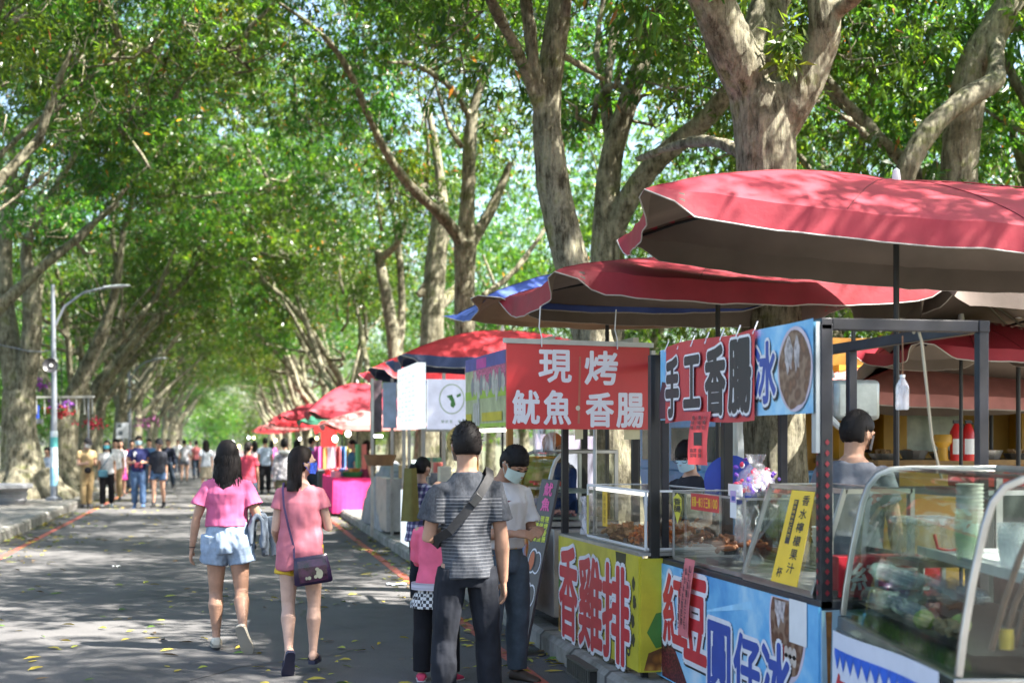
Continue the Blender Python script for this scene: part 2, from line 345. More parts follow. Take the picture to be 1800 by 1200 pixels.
def leaf_mat(name, stops, tr=.48, boost=(2.75, 2.6, .85)):
    m, t, b = nt(name); o = t.nodes['Material Output']; at = t.nodes.new('ShaderNodeAttribute'); at.attribute_name = 'tint'
    r = ramp(t, at.outputs['Fac'], stops)
    oi = t.nodes.new('ShaderNodeObjectInfo'); hs = t.nodes.new('ShaderNodeHueSaturation'); mr = t.nodes.new('ShaderNodeMapRange'); mr.inputs[3].default_value = .475; mr.inputs[4].default_value = .535; L(t, oi.outputs['Random'], mr.inputs[0]); L(t, mr.outputs[0], hs.inputs['Hue'])
    hs.inputs['Saturation'].default_value = 1.0; mv = t.nodes.new('ShaderNodeMapRange'); mv.inputs[3].default_value = .78; mv.inputs[4].default_value = 1.18; L(t, oi.outputs['Random'], mv.inputs[0]); L(t, mv.outputs[0], hs.inputs['Value']); L(t, r.outputs[0], hs.inputs['Color']); r = hs
    L(t, r.outputs[0], b.inputs['Base Color']); b.inputs['Roughness'].default_value = .33; b.inputs['Specular IOR Level'].default_value = .55
    mx = t.nodes.new('ShaderNodeMix'); mx.data_type = 'RGBA'; mx.blend_type = 'MULTIPLY'; mx.inputs[0].default_value = 1; L(t, r.outputs[0], mx.inputs[6]); mx.inputs[7].default_value = (*boost, 1)
    tl = t.nodes.new('ShaderNodeBsdfTranslucent'); L(t, mx.outputs[2], tl.inputs[0]); ms = t.nodes.new('ShaderNodeMixShader'); ms.inputs[0].default_value = tr
    L(t, b.outputs[0], ms.inputs[1]); L(t, tl.outputs[0], ms.inputs[2]); L(t, ms.outputs[0], o.inputs[0]); MATS[name] = m; return m
LEAF = leaf_mat('leaf', [(0, (.020, .055, .012)), (.35, (.042, .098, .016)), (.7, (.078, .15, .022)), (.93, (.14, .21, .03)), (.965, (.24, .24, .05)), (.985, (.30, .13, .04)), (1, (.30, .12, .05))])
def leaf_mesh(clumps, seed, size=.17, width=.27, name='crown', droop=.55):
    """clumps: list of (centre, radius, leaves). One mesh of folded leaf blades, arranged in drooping sprays."""
    rs = np.random.RandomState(seed); V = []; T = []
    for c, rad, n in clumps:
        ns = max(2, n//9); tw = rs.normal(0, 1, (ns, 3)); tw /= np.linalg.norm(tw, axis=1)[:, None]; tw *= (rs.rand(ns, 1)**.45)*rad*np.array([1, 1, .72])
        k = 9; base = np.array(c)+np.repeat(tw, k, 0)+rs.normal(0, .035, (ns*k, 3))
        out = np.repeat(tw/rad, k, 0)*.6+rs.normal(0, .62, (ns*k, 3)); out[:, 2] -= droop; out /= np.linalg.norm(out, axis=1)[:, None]
        s = np.cross(out, rs.normal(0, 1, (ns*k, 3))*np.array([.5, .5, 1])); s /= np.linalg.norm(s, axis=1)[:, None]+1e-9
        l = size*rs.uniform(.6, 1.25, (ns*k, 1)); w = l*width*rs.uniform(.8, 1.2, (ns*k, 1))*.5
        tip = base+out*l; tip[:, 2] -= .12*l[:, 0]; nrm = np.cross(out, s)
        mid = base+out*l*.42
        V.append(np.stack([base, mid+s*w+nrm*w*.35, tip, mid-s*w+nrm*w*.35], 1).reshape(-1, 3))
        ct = rs.normal(.40, .21); T.append(np.clip(ct+np.repeat(rs.normal(0, .08, ns), k)+rs.normal(0, .10, ns*k), 0, .93)+(rs.rand(ns*k) < .012)*1.)
    V = np.concatenate(V); T = np.clip(np.concatenate(T), 0, 1); nf = len(T)
    me = bpy.data.meshes.new(name); me.vertices.add(len(V)); me.vertices.foreach_set('co', V.ravel()); me.loops.add(nf*4); me.loops.foreach_set('vertex_index', np.arange(nf*4)); me.polygons.add(nf)
    me.polygons.foreach_set('loop_start', np.arange(nf)*4); me.update(calc_edges=True)
    a = me.attributes.new('tint', 'FLOAT', 'FACE'); a.data.foreach_set('value', T.astype(np.float32)); me.materials.append(LEAF); return me
def crown_clumps(rnd, c, r, n, rad=(.5, .95), leaves=80, thresh=.07, shell=.5, seed=0):
    out = []; tries = 0
    while len(out) < n and tries < n*30:
        tries += 1; p = Vector((rnd.gauss(0, 1), rnd.gauss(0, 1), rnd.gauss(0, 1))).normalized()*(rnd.random()**shell)
        q = Vector((p.x*r[0], p.y*r[1], p.z*r[2]))+Vector(c)
        if mnoise.noise(q*.36+Vector((seed*7.7, 0, 0))) < thresh: continue
        k = rnd.uniform(*rad); out.append((tuple(q), k, int(leaves*(k/.7)**2)))
    return out
rndT = random.Random(11)
LEAVES_PER = 150
CLUMPS = [crown_clumps(random.Random(20+i), (0, 0, 0), (4.3, 3.4, 3.5), 148, rad=(.45, .95), leaves=LEAVES_PER, seed=i) for i in range(5)]
CROWN = [leaf_mesh(c, 40+i, size=.15, width=.28) for i, c in enumerate(CLUMPS)]
def twig_mesh(cl, seed):
    """crooked twigs that carry the leaf clumps, gathering toward the bottom of the crown"""
    rnd = random.Random(seed); mb = MB(); hubs = [(Vector((0, 0, -3.0)), .07)]
    for c, r, n in sorted(cl, key=lambda q: Vector(q[0]).length):
        c = Vector(c); a, ra = min(hubs, key=lambda q: (q[0]-c).length+.6*abs(q[0].z-c.z)*(q[0].z > c.z)); m = 5; pts = []; rr = []
        for i in range(m+1):
            f = i/m; pts.append(a.lerp(c, f)+Vector((rnd.gauss(0, .10), rnd.gauss(0, .10), rnd.gauss(0, .08)-.25*math.sin(f*3.14)))*(0 < i < m)); rr.append(ra*.8*(1-f)+.009*f)
        mb.tube(pts, rr, 5); hubs.append((pts[3], max(.012, ra*.55)))
    me = bpy.data.meshes.new('branches'); me.from_pydata([tuple(q) for q in mb.v], [], mb.f); me.polygons.foreach_set('use_smooth', [True]*len(me.polygons)); me.materials.append(MATS['bark']); return me
TWIGS = {CROWN[i].name: twig_mesh(CLUMPS[i], i) for i in range(5)}
LOW = [leaf_mesh(crown_clumps(random.Random(60+i), (0, 0, 0), (3.2, 3.2, 3.0), 150, rad=(.45, .9), leaves=88, thresh=-.12, seed=10+i), 70+i, size=.17, width=.24) for i in range(2)]
def limb(mb, base, d, r0, length, rnd, depth, up=.25, n=7):
    pts = [base]; rr = [r0]; p = base.copy(); d = d.normalized()
    for i in range(n):
        d = (d+Vector((rnd.gauss(0, .17), rnd.gauss(0, .17), rnd.gauss(0, .10)+up*.12))).normalized(); p = p+d*length/n; pts.append(p.copy()); rr.append(r0*(1-.62*(i+1)/n))
    mb.tube(pts, rr, 9)
    if depth > 0:
        for k in range(rnd.choice([2, 2, 3])):
            i = rnd.randint(2, n-1); ax = Vector((rnd.gauss(0, 1), rnd.gauss(0, 1), rnd.gauss(.35, .5))).normalized()
            limb(mb, pts[i], (d*.55+ax*.75), rr[i]*.66, length*rnd.uniform(.45, .7), rnd, depth-1, up)
def bark_post(seed, amp=.022, fine=0.):
    def f(co, no):
        d = np.array([mnoise.noise(Vector((p[0]*3+seed, p[1]*3, p[2]*1.2)))+.4*mnoise.noise(Vector((p[0]*9+seed, p[1]*9, p[2]*2.5))) for p in co])
        if fine: d = d+fine*np.array([1-2*abs(mnoise.noise(Vector((p[0]*22+seed, p[1]*22, p[2]*3.2)))) for p in co])
        return co+no*(d*amp)[:, None]
    return f
def generic_trunk(seed, lean):
    rnd = random.Random(seed); mb = MB(); h = rnd.uniform(2.2, 3.2); r = rnd.uniform(.19, .27); tx = lean*rnd.uniform(.1, .3)
    pts = [Vector((0, 0, -.25)), Vector((0, 0, .1)), Vector((tx*.1, 0, .6)), Vector((tx*.5, rnd.gauss(0, .08), h*.55)), Vector((tx, rnd.gauss(0, .1), h))]
    mb.tube(pts, [r*1.75, r*1.4, r*1.08, r*.92, r*.98], 14)
    for k in range(5): # root flare
        a = k*1.257+rnd.random(); mb.tube([Vector((math.cos(a)*r*.5, math.sin(a)*r*.5, .55)), Vector((math.cos(a)*r*1.15, math.sin(a)*r*1.15, .12)), Vector((math.cos(a)*r*1.9, math.sin(a)*r*1.9, -.15))], [r*.35, r*.32, r*.2], 8)
    top = pts[-1]; nl = rnd.choice([2, 3, 3])
    for k in range(nl):
        a = (k/nl)*6.283+rnd.uniform(-.4, .4); d = Vector((math.cos(a)*.45+lean*.28, math.sin(a)*.5, 1.)); limb(mb, top-Vector((0, 0, .25)), d, r*rnd.uniform(.55, .72), rnd.uniform(4.6, 6.6), rnd, 2)
    return fuse(mb, .05, 2, post=bark_post(seed), name='trunk')
GT = {s: [generic_trunk(100+i+(50 if s > 0 else 0), s) for i in range(4)] for s in (-1, 1)}
for l in GT.values():
    for me in l: me.materials.append(MATS['bark'])
def child(name, me, parent, loc=(0, 0, 0), rz=0., sc=None):
    o = bpy.data.objects.new(name, me); COL.objects.link(o); o.parent = parent; o.location = loc; o.rotation_euler = (0, 0, rz)
    if sc: o.scale = sc
    if me.name in TWIGS:
        b = bpy.data.objects.new('branches', TWIGS[me.name]); COL.objects.link(b); b.parent = parent; b.location = loc; b.rotation_euler = o.rotation_euler; b.scale = o.scale
    return o
def traced_tree(label, d, lines, z0=.15, voxel=.022, group=None, crown=None, extra=None, amp=.018, dd=None):
    """lines: polylines of (photo u, v, width in px[, metres nearer(-)/farther(+)]) standing at distance d"""
    mb = MB(); b = P(lines[0][0][0], 775, d); base = Vector((b.x, b.y, z0))
    for ln in lines:
        pts = []; rr = []
        for q in ln:
            k = d+(q[3] if len(q) > 3 else 0); pts.append(P(q[0], q[1], k)-base); rr.append(q[2]/2*k/2500*.9)
        fine = []; fr = []
        for i in range(len(pts)-1):
            for j in range(3):
                f = j/3; fine.append(pts[i].lerp(pts[i+1], f)); fr.append(rr[i]*(1-f)+rr[i+1]*f)
        fine.append(pts[-1]); fr.append(rr[-1])
        for _ in range(2): fine = [fine[0]]+[(fine[i-1]+fine[i]*2+fine[i+1])/4 for i in range(1, len(fine)-1)]+[fine[-1]]
        mb.tube(fine, fr, 12)
    p0 = P(lines[0][0][0], lines[0][0][1], d)-base; r0 = lines[0][0][2]/2*d/2500; rnd = random.Random(int(d*10))
    for k in range(6):
        a = k*1.05+rnd.random(); c, s = math.cos(a), math.sin(a); mb.tube([Vector((c*r0*.5, s*r0*.5, .6)), Vector((c*r0, s*r0, .15)), Vector((c*r0*1.7, s*r0*1.7, -.15))], [r0*.35, r0*.3, r0*.2], 8)
    t = thing('avenue_tree', label, 'tree', base, 0, group)
    me = fuse(mb, voxel, 2, post=bark_post(int(d), amp, .55 if d < 20 else 0), name='trunk'); link('trunk', me, MATS['bark'], t)
    for c in (crown or []): child('crown', c[0], t, Vector(c[1])-base, c[2], c[3] if len(c) > 3 else None)
    if extra: child('leaf_sprig', extra, t)
    return t
CR = lambda i, x, y, z, rz, sc=None: (CROWN[i], (x, y, z), rz, sc)
# trees of the right row that can be told apart
sprig = lambda pts, seed, n=70, rad=.3: leaf_mesh([(tuple(p), rad, n) for p in pts], seed, size=.14)
b1 = P(1372, 775, 12.4); b1.z = .15
traced_tree('stout forked tree with mossy bark rising behind the nearest red umbrella', 12.4, [
    [(1372, 1080, 165), (1368, 1000, 135), (1365, 850, 122), (1360, 700, 118), (1353, 500, 112), (1350, 300, 112), (1343, 215, 118), (1330, 160, 112)],
    [(1335, 190, 90), (1298, 110, 92, -.1), (1258, 20, 84, -.2), (1225, -60, 78, -.3), (1170, -190, 66, -.5), (1120, -320, 50, -.8)],
    [(1335, 190, 84), (1330, 100, 86, .1), (1350, 20, 76, .2), (1375, -60, 66, .3), (1400, -200, 54, .6), (1410, -350, 38, 1)],
    [(1362, 235, 78), (1405, 165, 74, -.1), (1440, 95, 66, -.1), (1452, 40, 62, -.2), (1440, -40, 58, -.1), (1415, -150, 44, .2), (1400, -260, 32, .5)],
    [(1448, 40, 30, -.2), (1485, 8, 26, -.3), (1530, -25, 20, -.5), (1580, -90, 12, -.8)],
    [(1345, 300, 30, .1), (1270, 245, 20, .6), (1200, 250, 16, 1.2), (1120, 280, 10, 2)]], crown=[CR(0, 4.6, 11.2, 9.0, .4), CR(2, 1.6, 10.4, 9.3, 2.1, (.9, .9, .8))],
    extra=sprig([P(1385, 85, 12.1)-b1, P(1378, 60, 12.2)-b1, P(1392, 110, 12.)-b1], 5, 60, .16))
traced_tree('slender pale trunk leaning left behind the second umbrella', 15.2, [
    [(1097, 1020, 120), (1090, 900, 96), (1076, 760, 84), (1045, 600, 76), (1003, 455, 68), (975, 350, 62), (962, 250, 58), (960, 180, 55), (974, 80, 48), (985, 0, 42), (1000, -100, 34), (1010, -240, 24)],
    [(962, 200, 24), (940, 130, 26, -.2), (930, 40, 24, -.3), (915, -60, 20, -.4), (890, -180, 12, -.6)],
    [(958, 230, 16), (915, 100, 20, -.3), (895, 60, 20, -.5), (868, 15, 18, -.8), (835, -60, 14, -1.2), (790, -160, 8, -1.7)],
    [(985, 95, 14, .2), (1020, 115, 12, .5), (1060, 140, 9, 1)]], crown=[CR(1, 3.4, 14.2, 9.0, 1.0), CR(3, .4, 13.8, 9.6, 4.0, (.95, .9, .8))])
traced_tree('twin stemmed tree behind the slender pale trunk with a mossy limb reaching right', 18.2, [
    [(1075, 950, 100), (1072, 800, 76), (1068, 600, 62), (1063, 430, 56), (1066, 340, 48), (1078, 260, 42), (1092, 215, 38), (1112, 150, 36), (1145, 75, 30), (1165, 0, 26), (1180, -90, 20)],
    [(1066, 440, 40), (1105, 340, 42, -.2), (1160, 275, 40, -.4), (1215, 232, 38, -.7), (1262, 190, 34, -1), (1310, 120, 26, -1.5), (1340, 40, 20, -2)],
    [(1074, 250, 20), (1062, 170, 20, .3), (1072, 110, 16, .6), (1085, 30, 12, 1)]], crown=[CR(4, 4.8, 17.8, 9.2, 2.0), CR(0, 6.8, 17.4, 7.6, 5.0, (.8, .8, .7))])
traced_tree('forked tree with a long crooked limb stretching left over the road', 26.5, [
    [(832, 925, 62), (826, 800, 46), (818, 640, 40), (816, 480, 42), (818, 425, 46)],
    [(818, 440, 34), (823, 330, 29), (826, 230, 26), (836, 170, 20), (852, 140, 15), (880, 60, 10)],
    [(828, 215, 14), (805, 165, 12, -.3), (768, 132, 12, -.8), (722, 110, 11, -1.4), (680, 110, 7, -2)],
    [(815, 432, 28), (788, 388, 23, -.3), (745, 353, 20, -.7), (700, 303, 18, -1.1), (670, 255, 17, -1.5), (642, 190, 15, -1.9), (618, 132, 13, -2.3), (588, 82, 11, -2.7), (545, 42, 9, -3.2), (490, 5, 8, -3.8)],
    [(826, 430, 26), (858, 382, 21, .2), (880, 330, 16, .3), (898, 285, 10, .3)],
    [(850, 520, 14, .3), (905, 480, 12, .8), (960, 400, 9, 1.2)]], crown=[CR(2, 4.2, 25.6, 10, 3.0), CR(4, .2, 24.2, 10.6, .6, (1, .9, .8)), CR(1, 3.8, 22.6, 10.4, 5.3, (.9, .9, .75))])
traced_tree('thick sunlit whitish trunk with a cut stump limb left of the forked tree', 31.5, [
    [(752, 905, 74), (755, 800, 58), (757, 640, 48), (760, 540, 46), (768, 440, 42), (774, 390, 36), (776, 330, 22), (768, 270, 16), (750, 180, 12)],
    [(762, 545, 30), (795, 515, 22, .3), (830, 480, 14, .6)], [(765, 480, 22), (735, 520, 14, -.2)]], crown=[CR(3, 4.2, 30.5, 10.2, 1.4), CR(0, 1.4, 30, 10.8, 2.6, (.95, .9, .8))])
traced_tree('thin trunk with a hooked limb in the right row beyond the whitish trunk', 38.5, [
    [(702, 880, 52), (700, 760, 36), (695, 620, 28), (682, 530, 24), (668, 465, 21), (664, 440, 16)],
    [(668, 455, 16), (698, 432, 14, -.2), (712, 400, 12, -.3), (716, 370, 8, -.4)],
    [(698, 640, 20), (708, 560, 17, .2), (704, 460, 14, .3), (692, 380, 11, .4), (680, 280, 8, .5)]], crown=[CR(1, 4.0, 37.6, 10.2, .3), CR(4, 1., 37.2, 10.8, 3.6, (.95, .9, .8))])
traced_tree('leaning tree with an elbow bent limb at the far right behind the nearest umbrella', 16.5, [
    [(1680, 1010, 110), (1684, 800, 86), (1686, 600, 78), (1686, 420, 74), (1686, 300, 72), (1694, 200, 70), (1708, 125, 68), (1738, 70, 62), (1772, 15, 54), (1815, -60, 44), (1850, -180, 30)],
    [(1600, 560, 46, -.5), (1570, 420, 42, -.7), (1585, 320, 42, -.9), (1615, 250, 42, -.9), (1660, 200, 40, -.8), (1705, 168, 40, -.7), (1742, 150, 40, -.6), (1752, 138, 38, -.5), (1750, 105, 30, -.3), (1752, 50, 28, 0), (1764, 10, 26, 0)]], crown=[CR(3, 10.0, 15.8, 10.0, 2.2), CR(2, 11.6, 14.0, 8.4, .9, (.8, .8, .7))])
# left row: the two big ones by the lamp
traced_tree('big flaring trunk beside the stone bench on the left pavement', 36.5, [
    [(50, 885, 120), (42, 840, 88), (32, 760, 68), (34, 690, 64)],
    [(34, 720, 50), (18, 620, 44), (8, 540, 38), (4, 460, 34), (14, 360, 25), (28, 290, 17), (12, 220, 12), (-20, 140, 9)],
    [(38, 710, 46), (54, 620, 40, -.2), (58, 555, 38, -.3), (55, 490, 33, -.4), (40, 440, 20, -.5), (72, 372, 15, -.9), (107, 313, 13, -1.3), (131, 275, 12, -1.6), (146, 235, 10, -2), (150, 180, 6, -2.4)],
    [(14, 380, 14), (45, 320, 12, .3), (55, 270, 10, .5), (40, 220, 7, .6)]], z0=.19, voxel=.04, crown=[CR(4, -4.6, 36.2, 10, 1.7), CR(2, -1.8, 34.2, 10.4, 4.2, (.95, .9, .8)), CR(0, -5.0, 32.5, 10.5, 5.2, (.9, .9, .75))])
traced_tree('forked tree with a sunlit whitish base just beyond the left lamp post', 41, [
    [(112, 872, 74), (110, 800, 52), (112, 745, 54), (116, 715, 54)],
    [(116, 730, 40), (140, 670, 32, -.2), (170, 610, 26, -.5), (196, 545, 20, -.7), (208, 480, 17, -.9), (214, 415, 13, -1), (240, 320, 10, -1.2), (250, 250, 7, -1.4)],
    [(112, 735, 36), (88, 690, 26, .2), (66, 650, 22, .4), (60, 560, 17, .6), (75, 480, 12, .8)], [(208, 480, 12, -.9), (195, 410, 11, -.7), (200, 340, 9, -.5)]], z0=.19, voxel=.04, crown=[CR(1, -4.2, 40.4, 10.2, 2.9), CR(3, -1.4, 39.5, 10.8, .2, (.95, .9, .8))])
def avenue(x, y, side, i, label, group):
    t = thing('avenue_tree', label, 'tree', (x, y, .1), 0, group); rnd = random.Random(i*7+side*3)
    child('trunk', GT[-side][rnd.randint(0, 3)], t, rz=rnd.uniform(-.5, .5)); s = rnd.uniform(.9, 1.1)
    child('crown', CROWN[rnd.randint(0, 4)], t, (-side*rnd.uniform(.4, 1.4), rnd.gauss(0, .4), rnd.uniform(8.0, 9.0)), rnd.uniform(0, 6.28), (s, s, s*.9))
    child('crown', CROWN[rnd.randint(0, 4)], t, (-side*rnd.uniform(3.0, 4.2), rnd.gauss(0, .6), rnd.uniform(9.2, 10.6)), rnd.uniform(0, 6.28), (s*.9, s*.9, s*.72)); return t
i = 0
for y in [44.5, 49.5, 54, 59, 64, 69, 74.5, 80, 86, 92, 98, 105, 112, 120, 128, 137, 146, 156]:
    i += 1; avenue(4.4+rndT.uniform(-.3, .3), y, 1, i, 'tree of the right avenue row behind the distant food stalls', 'distant trees of the right avenue row')
for y in [46, 50.5, 55.5, 60, 65, 70, 75.5, 81, 87, 93, 99, 106, 113, 121, 129, 138, 147, 157]:
    i += 1; avenue(-4.9+rndT.uniform(-.3, .3), y, -1, i, 'tree of the left avenue row beyond the box sign', 'distant trees of the left avenue row')
for y in [17, 22, 27]:
    i += 1; t_ = avenue(-5.4, y, -1, i, 'tree of the left row whose boughs hang in at the upper left', 'near trees of the left avenue row'); t_.children[0].rotation_euler[2] = 2.6
for x, y in [(8.2, 5.0), (5.6, -.6)]:
    i += 1; avenue(x, y, 1, i, 'tree of the right row whose boughs shade the nearest stalls from above', 'near trees of the right avenue row')
# second ranks that close the view behind both rows
def backrow(x, y, z, i, label, group, low=True, s=1.):
    t = thing('leafy_tree', label, 'tree', (x, y, .05), 0, group); rnd = random.Random(300+i)
    child('trunk', GT[1 if i % 2 else -1][i % 4], t, rz=rnd.uniform(0, 6)); child('crown', LOW[i % 2], t, (rnd.gauss(0, .3), rnd.gauss(0, .3), z), rnd.uniform(0, 6.28), (s, s, s))
    child('crown', LOW[(i+1) % 2], t, (rnd.gauss(0, .5), rnd.gauss(0, .5), z+3.6), rnd.uniform(0, 6.28), (s*1.15,)*3); return t
k = 0
for x, y, z in [(10.5, 15.5, 4.4), (13.5, 19.5, 4.2), (9.6, 22.5, 4.6), (12.5, 27, 4.2), (9.8, 33, 4.4), (11, 40, 4.2), (10, 48, 4.2), (10.5, 57, 4.2), (10.5, 68, 4), (10.5, 80, 4), (10.5, 95, 4), (10.5, 112, 4), (16.5, 25, 4), (17, 33, 4)]:
    k += 1; backrow(x, y, z, k, 'leafy tree growing behind the right row of trunks', 'leafy trees behind the right row')
for x, y, z in [(-9.6, 38, 4.2), (-9.8, 45, 4.2), (-9.5, 53, 4.2), (-9.8, 62, 4), (-9.6, 72, 4), (-9.7, 84, 4), (-9.7, 97, 4), (-9.7, 112, 4), (-13.5, 44, 4), (-14, 56, 4)]:
    k += 1; backrow(x, y, z, k, 'leafy tree growing behind the left row of trunks', 'leafy trees behind the left row')
for q, (x, y) in enumerate([(-9, 175), (9, 185), (-3, 215), (3, 225), (16, 190), (-17, 190), (-1, 260), (-22, 210), (22, 210)]):
    k += 1; backrow(x, y, 3.4, k, 'sunlit tree closing the far end of the avenue', 'trees closing the far end', s=1.6)
# ------------------------------------------------------------------ shared stall materials
STEEL = M('stainless steel', (.40, .40, .39), .32, 1., var=.25, sc=4, bump=.03, bsc=200)
STEELD = M('dull steel', (.42, .42, .42), .42, .9, var=.2, sc=5, dirt=.3)
BLACKM = M('black painted steel', (.011, .011, .013), .45, .2, var=.3, sc=8, dirt=.1)
DARKM = M('dark weathered steel', (.022, .022, .028), .5, .4, var=.35, sc=7, dirt=.2)
ZINC = M('zinc grey', (.36, .38, .39), .45, .5, var=.15)
WHITEP = M('white plastic', (.72, .73, .74), .4, var=.06, dirt=.15)
GLS = glass('glass pane', (.84, .90, .87), .11); GLS2 = glass('dusty acrylic', (.86, .88, .86), .10)
CREDU = M('umbrella red canvas', (.35, .022, .042), .62, var=.16, sc=3, bump=.25, bsc=14, dirt=.12, trans=.10)
CREDD = M('umbrella dark red canvas', (.27, .016, .030), .65, var=.2, sc=3, bump=.25, bsc=14, dirt=.15, trans=.08)
CREDB = M('umbrella bright red canvas', (.60, .03, .045), .6, var=.15, sc=3, bump=.2, bsc=14, trans=.2)
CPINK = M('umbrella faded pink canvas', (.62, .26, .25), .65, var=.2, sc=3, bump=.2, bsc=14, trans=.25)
CNAVY = M('umbrella navy canvas', (.03, .045, .12), .65, var=.2, sc=3, bump=.2, bsc=14)
CBLUE = M('umbrella blue canvas', (.07, .12, .42), .6, var=.2, sc=3, bump=.2, bsc=14, trans=.1)
CGREEN = M('umbrella green canvas', (.03, .16, .10), .6, var=.2, sc=3, trans=.15)
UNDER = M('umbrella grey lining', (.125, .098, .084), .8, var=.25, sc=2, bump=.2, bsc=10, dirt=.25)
UNDERT = M('umbrella tan underside', (.30, .20, .14), .8, var=.25, sc=2, bump=.2, bsc=10, dirt=.2)  # underside sheet coloured tan, unlike the blue top
PIPING = M('white piping', (.42, .39, .37), .7, dirt=.4)
YELCAP = M('brass yellow collar', (.42, .30, .06), .5, .3)
def umbrella(label, c, ze, W, D, rise, mt, mu, rot=0., tilt=0., vh=.16, pole_r=.02, seed=0, mv=None, group='market umbrellas over the stalls', polez=.14, flare=1., edge=True, sag=.09):
    t = thing('market_umbrella', label, 'umbrella', (c[0], c[1], polez), rot, group); h = ze-polez; tl = math.tan(tilt)
    def top(a, b, off=0.):
        x = a*W/2; y = b*D/2; m = max(abs(a), abs(b)); k = min(abs(a), abs(b))/m if m > 1e-6 else 0
        z = h+rise*(1-m**1.9)-sag*m*(1-k*k)*(1-.3*m)+(.020*mnoise.noise(Vector((x*2.1+seed, y*2.1, 1)))+.010*mnoise.noise(Vector((x*7+seed, y*7, 4))))*m
        return Vector((x, y, z+tl*x-off))
    mb = MB(); n = 28
    mb.grid(lambda u, v: top(2*u-1, 2*v-1), n, n, 0)
    k0 = len(mb.v); mb.grid(lambda u, v: top(1-2*u, 2*v-1, .014), n, n, 1)
    per = []
    for i in range(n): per.append((-1+2*i/n, -1))
    for i in range(n): per.append((1, -1+2*i/n))
    for i in range(n): per.append((1-2*i/n, 1))
    for i in range(n): per.append((-1, 1-2*i/n))
    def ring(f, inset):
        out = []
        for a, b in per:
            p = top(a, b); o = Vector((a if abs(a) >= abs(b) else 0, b if abs(b) >= abs(a) else 0, 0)).normalized()
            cd = min((1-abs(a))*W/2 if abs(b) > .999 else 9, (1-abs(b))*D/2 if abs(a) > .999 else 9)     # metres to the nearest corner
            e = min(1, cd/.30); e = e*e*(3-2*e); drop = vh*(.18+.82*e)
            w = .008*math.sin((a*W+b*D)*7+seed)+.014*mnoise.noise(Vector((p.x*3+seed, p.y*3, 5)))
            out.append(p+o*(f*(.015+w*.9+.06*flare*(1-e))-inset)+Vector((0, 0, -drop*f-inset*.2)))
        return out
    mb.rings([ring(0, 0), ring(.35, 0), ring(.7, 0), ring(1, 0)], 2, cap=False)
    mb.rings([ring(1, .007), ring(.7, .007), ring(.35, .007), ring(0, .007)], 1, cap=False)
    cn = mb.build('canopy', [mt, mu, mv or mt], t, smooth=60)
    if edge:
        e = MB(); e.tube(ring(1, .002), .0048, 5, close=True); e.build('piping', PIPING, cn)
    if edge:
        for a, b in ((1, 1), (1, -1), (-1, 1), (-1, -1), (1, .33), (1, -.33), (-1, .33), (-1, -.33), (.33, 1), (-.33, 1), (.33, -1), (-.33, -1)):
            e = MB(); e.tube([top(a*q, b*q, -.001) for q in np.linspace(.06, .985, 16)], .0045, 5); e.build('seam', M('seam thread', (.16, .012, .02), .8) if mt is not CBLUE else CNAVY, cn)
    p = MB(); p.tube([(0, 0, 0), (0, 0, h+rise-.10)], pole_r, 10); p.build('pole', BLACKM, t)
    p = MB(); p.tube([(0, 0, h-.05), (0, 0, h+rise*.45)], pole_r*1.45, 10); p.build('collar', YELCAP, t)
    p = MB(); p.lathe([(.026, h+rise-.02), (.03, h+rise+.01), (.022, h+rise+.07), (.004, h+rise+.085)], n=12); p.build('finial', WHITEP, t)
    p = MB(); p.lathe([(.24, 0), (.24, .05), (.05, .09), (.04, .3), (.0, .3)], n=20); p.build('base', M('concrete base', (.25, .25, .24), .9), t)
    for a in (-1, 1):
        for b in (-1, 1):
            r = MB(); r.tube([Vector((0, 0, h+rise-.06))]+[top(a*q, b*q, .05) for q in (.25, .4, .5, .6, .7, .8, .88, .95)], .011, 6)
            r.tube([Vector((0, 0, h+rise*.3)), top(a*.5, b*.5, .03)], .009, 6); r.build('rib', BLACKM, t)
    return t
umbrella('nearest and largest red umbrella with a curled corner flap', (4.265, 8.58), 3.0, 3.36, 1.95, .34, CREDU, UNDER, tilt=-.08, seed=1, rot=-.197)
umbrella('dark red umbrella tucked under the nearest one above the yellow cart', (3.77, 10.62), 2.85, 3.0, 1.98, .20, CREDD, UNDER, seed=4)
umbrella('blue edged umbrella with a tan underside behind the dark red one', (3.36, 12.42), 2.84, 2.5, 1.65, .34, CBLUE, UNDERT, seed=9, flare=2.2, polez=.14, mv=CBLUE, vh=.05)
umbrella('bright red umbrella with a navy valance above the white lit sign', (4.15, 21.5), 2.93, 3.2, 1.6, .42, CREDB, CNAVY, seed=13, mv=CNAVY, flare=2)
umbrella('second bright red umbrella with navy underside behind the white lit sign', (3.5, 23.6), 2.85, 2.3, 1.8, .36, CREDB, CNAVY, seed=17, mv=CREDB, flare=2.5)
q_ = P(1790, 775, 12.3)
umbrella('tilted dark umbrella showing its grey brown underside behind the roof frame', (q_.x, q_.y), 2.48, 3.5, 2.5, .25, UNDER, UNDER, seed=6, edge=False, rot=1.37, tilt=-.2)
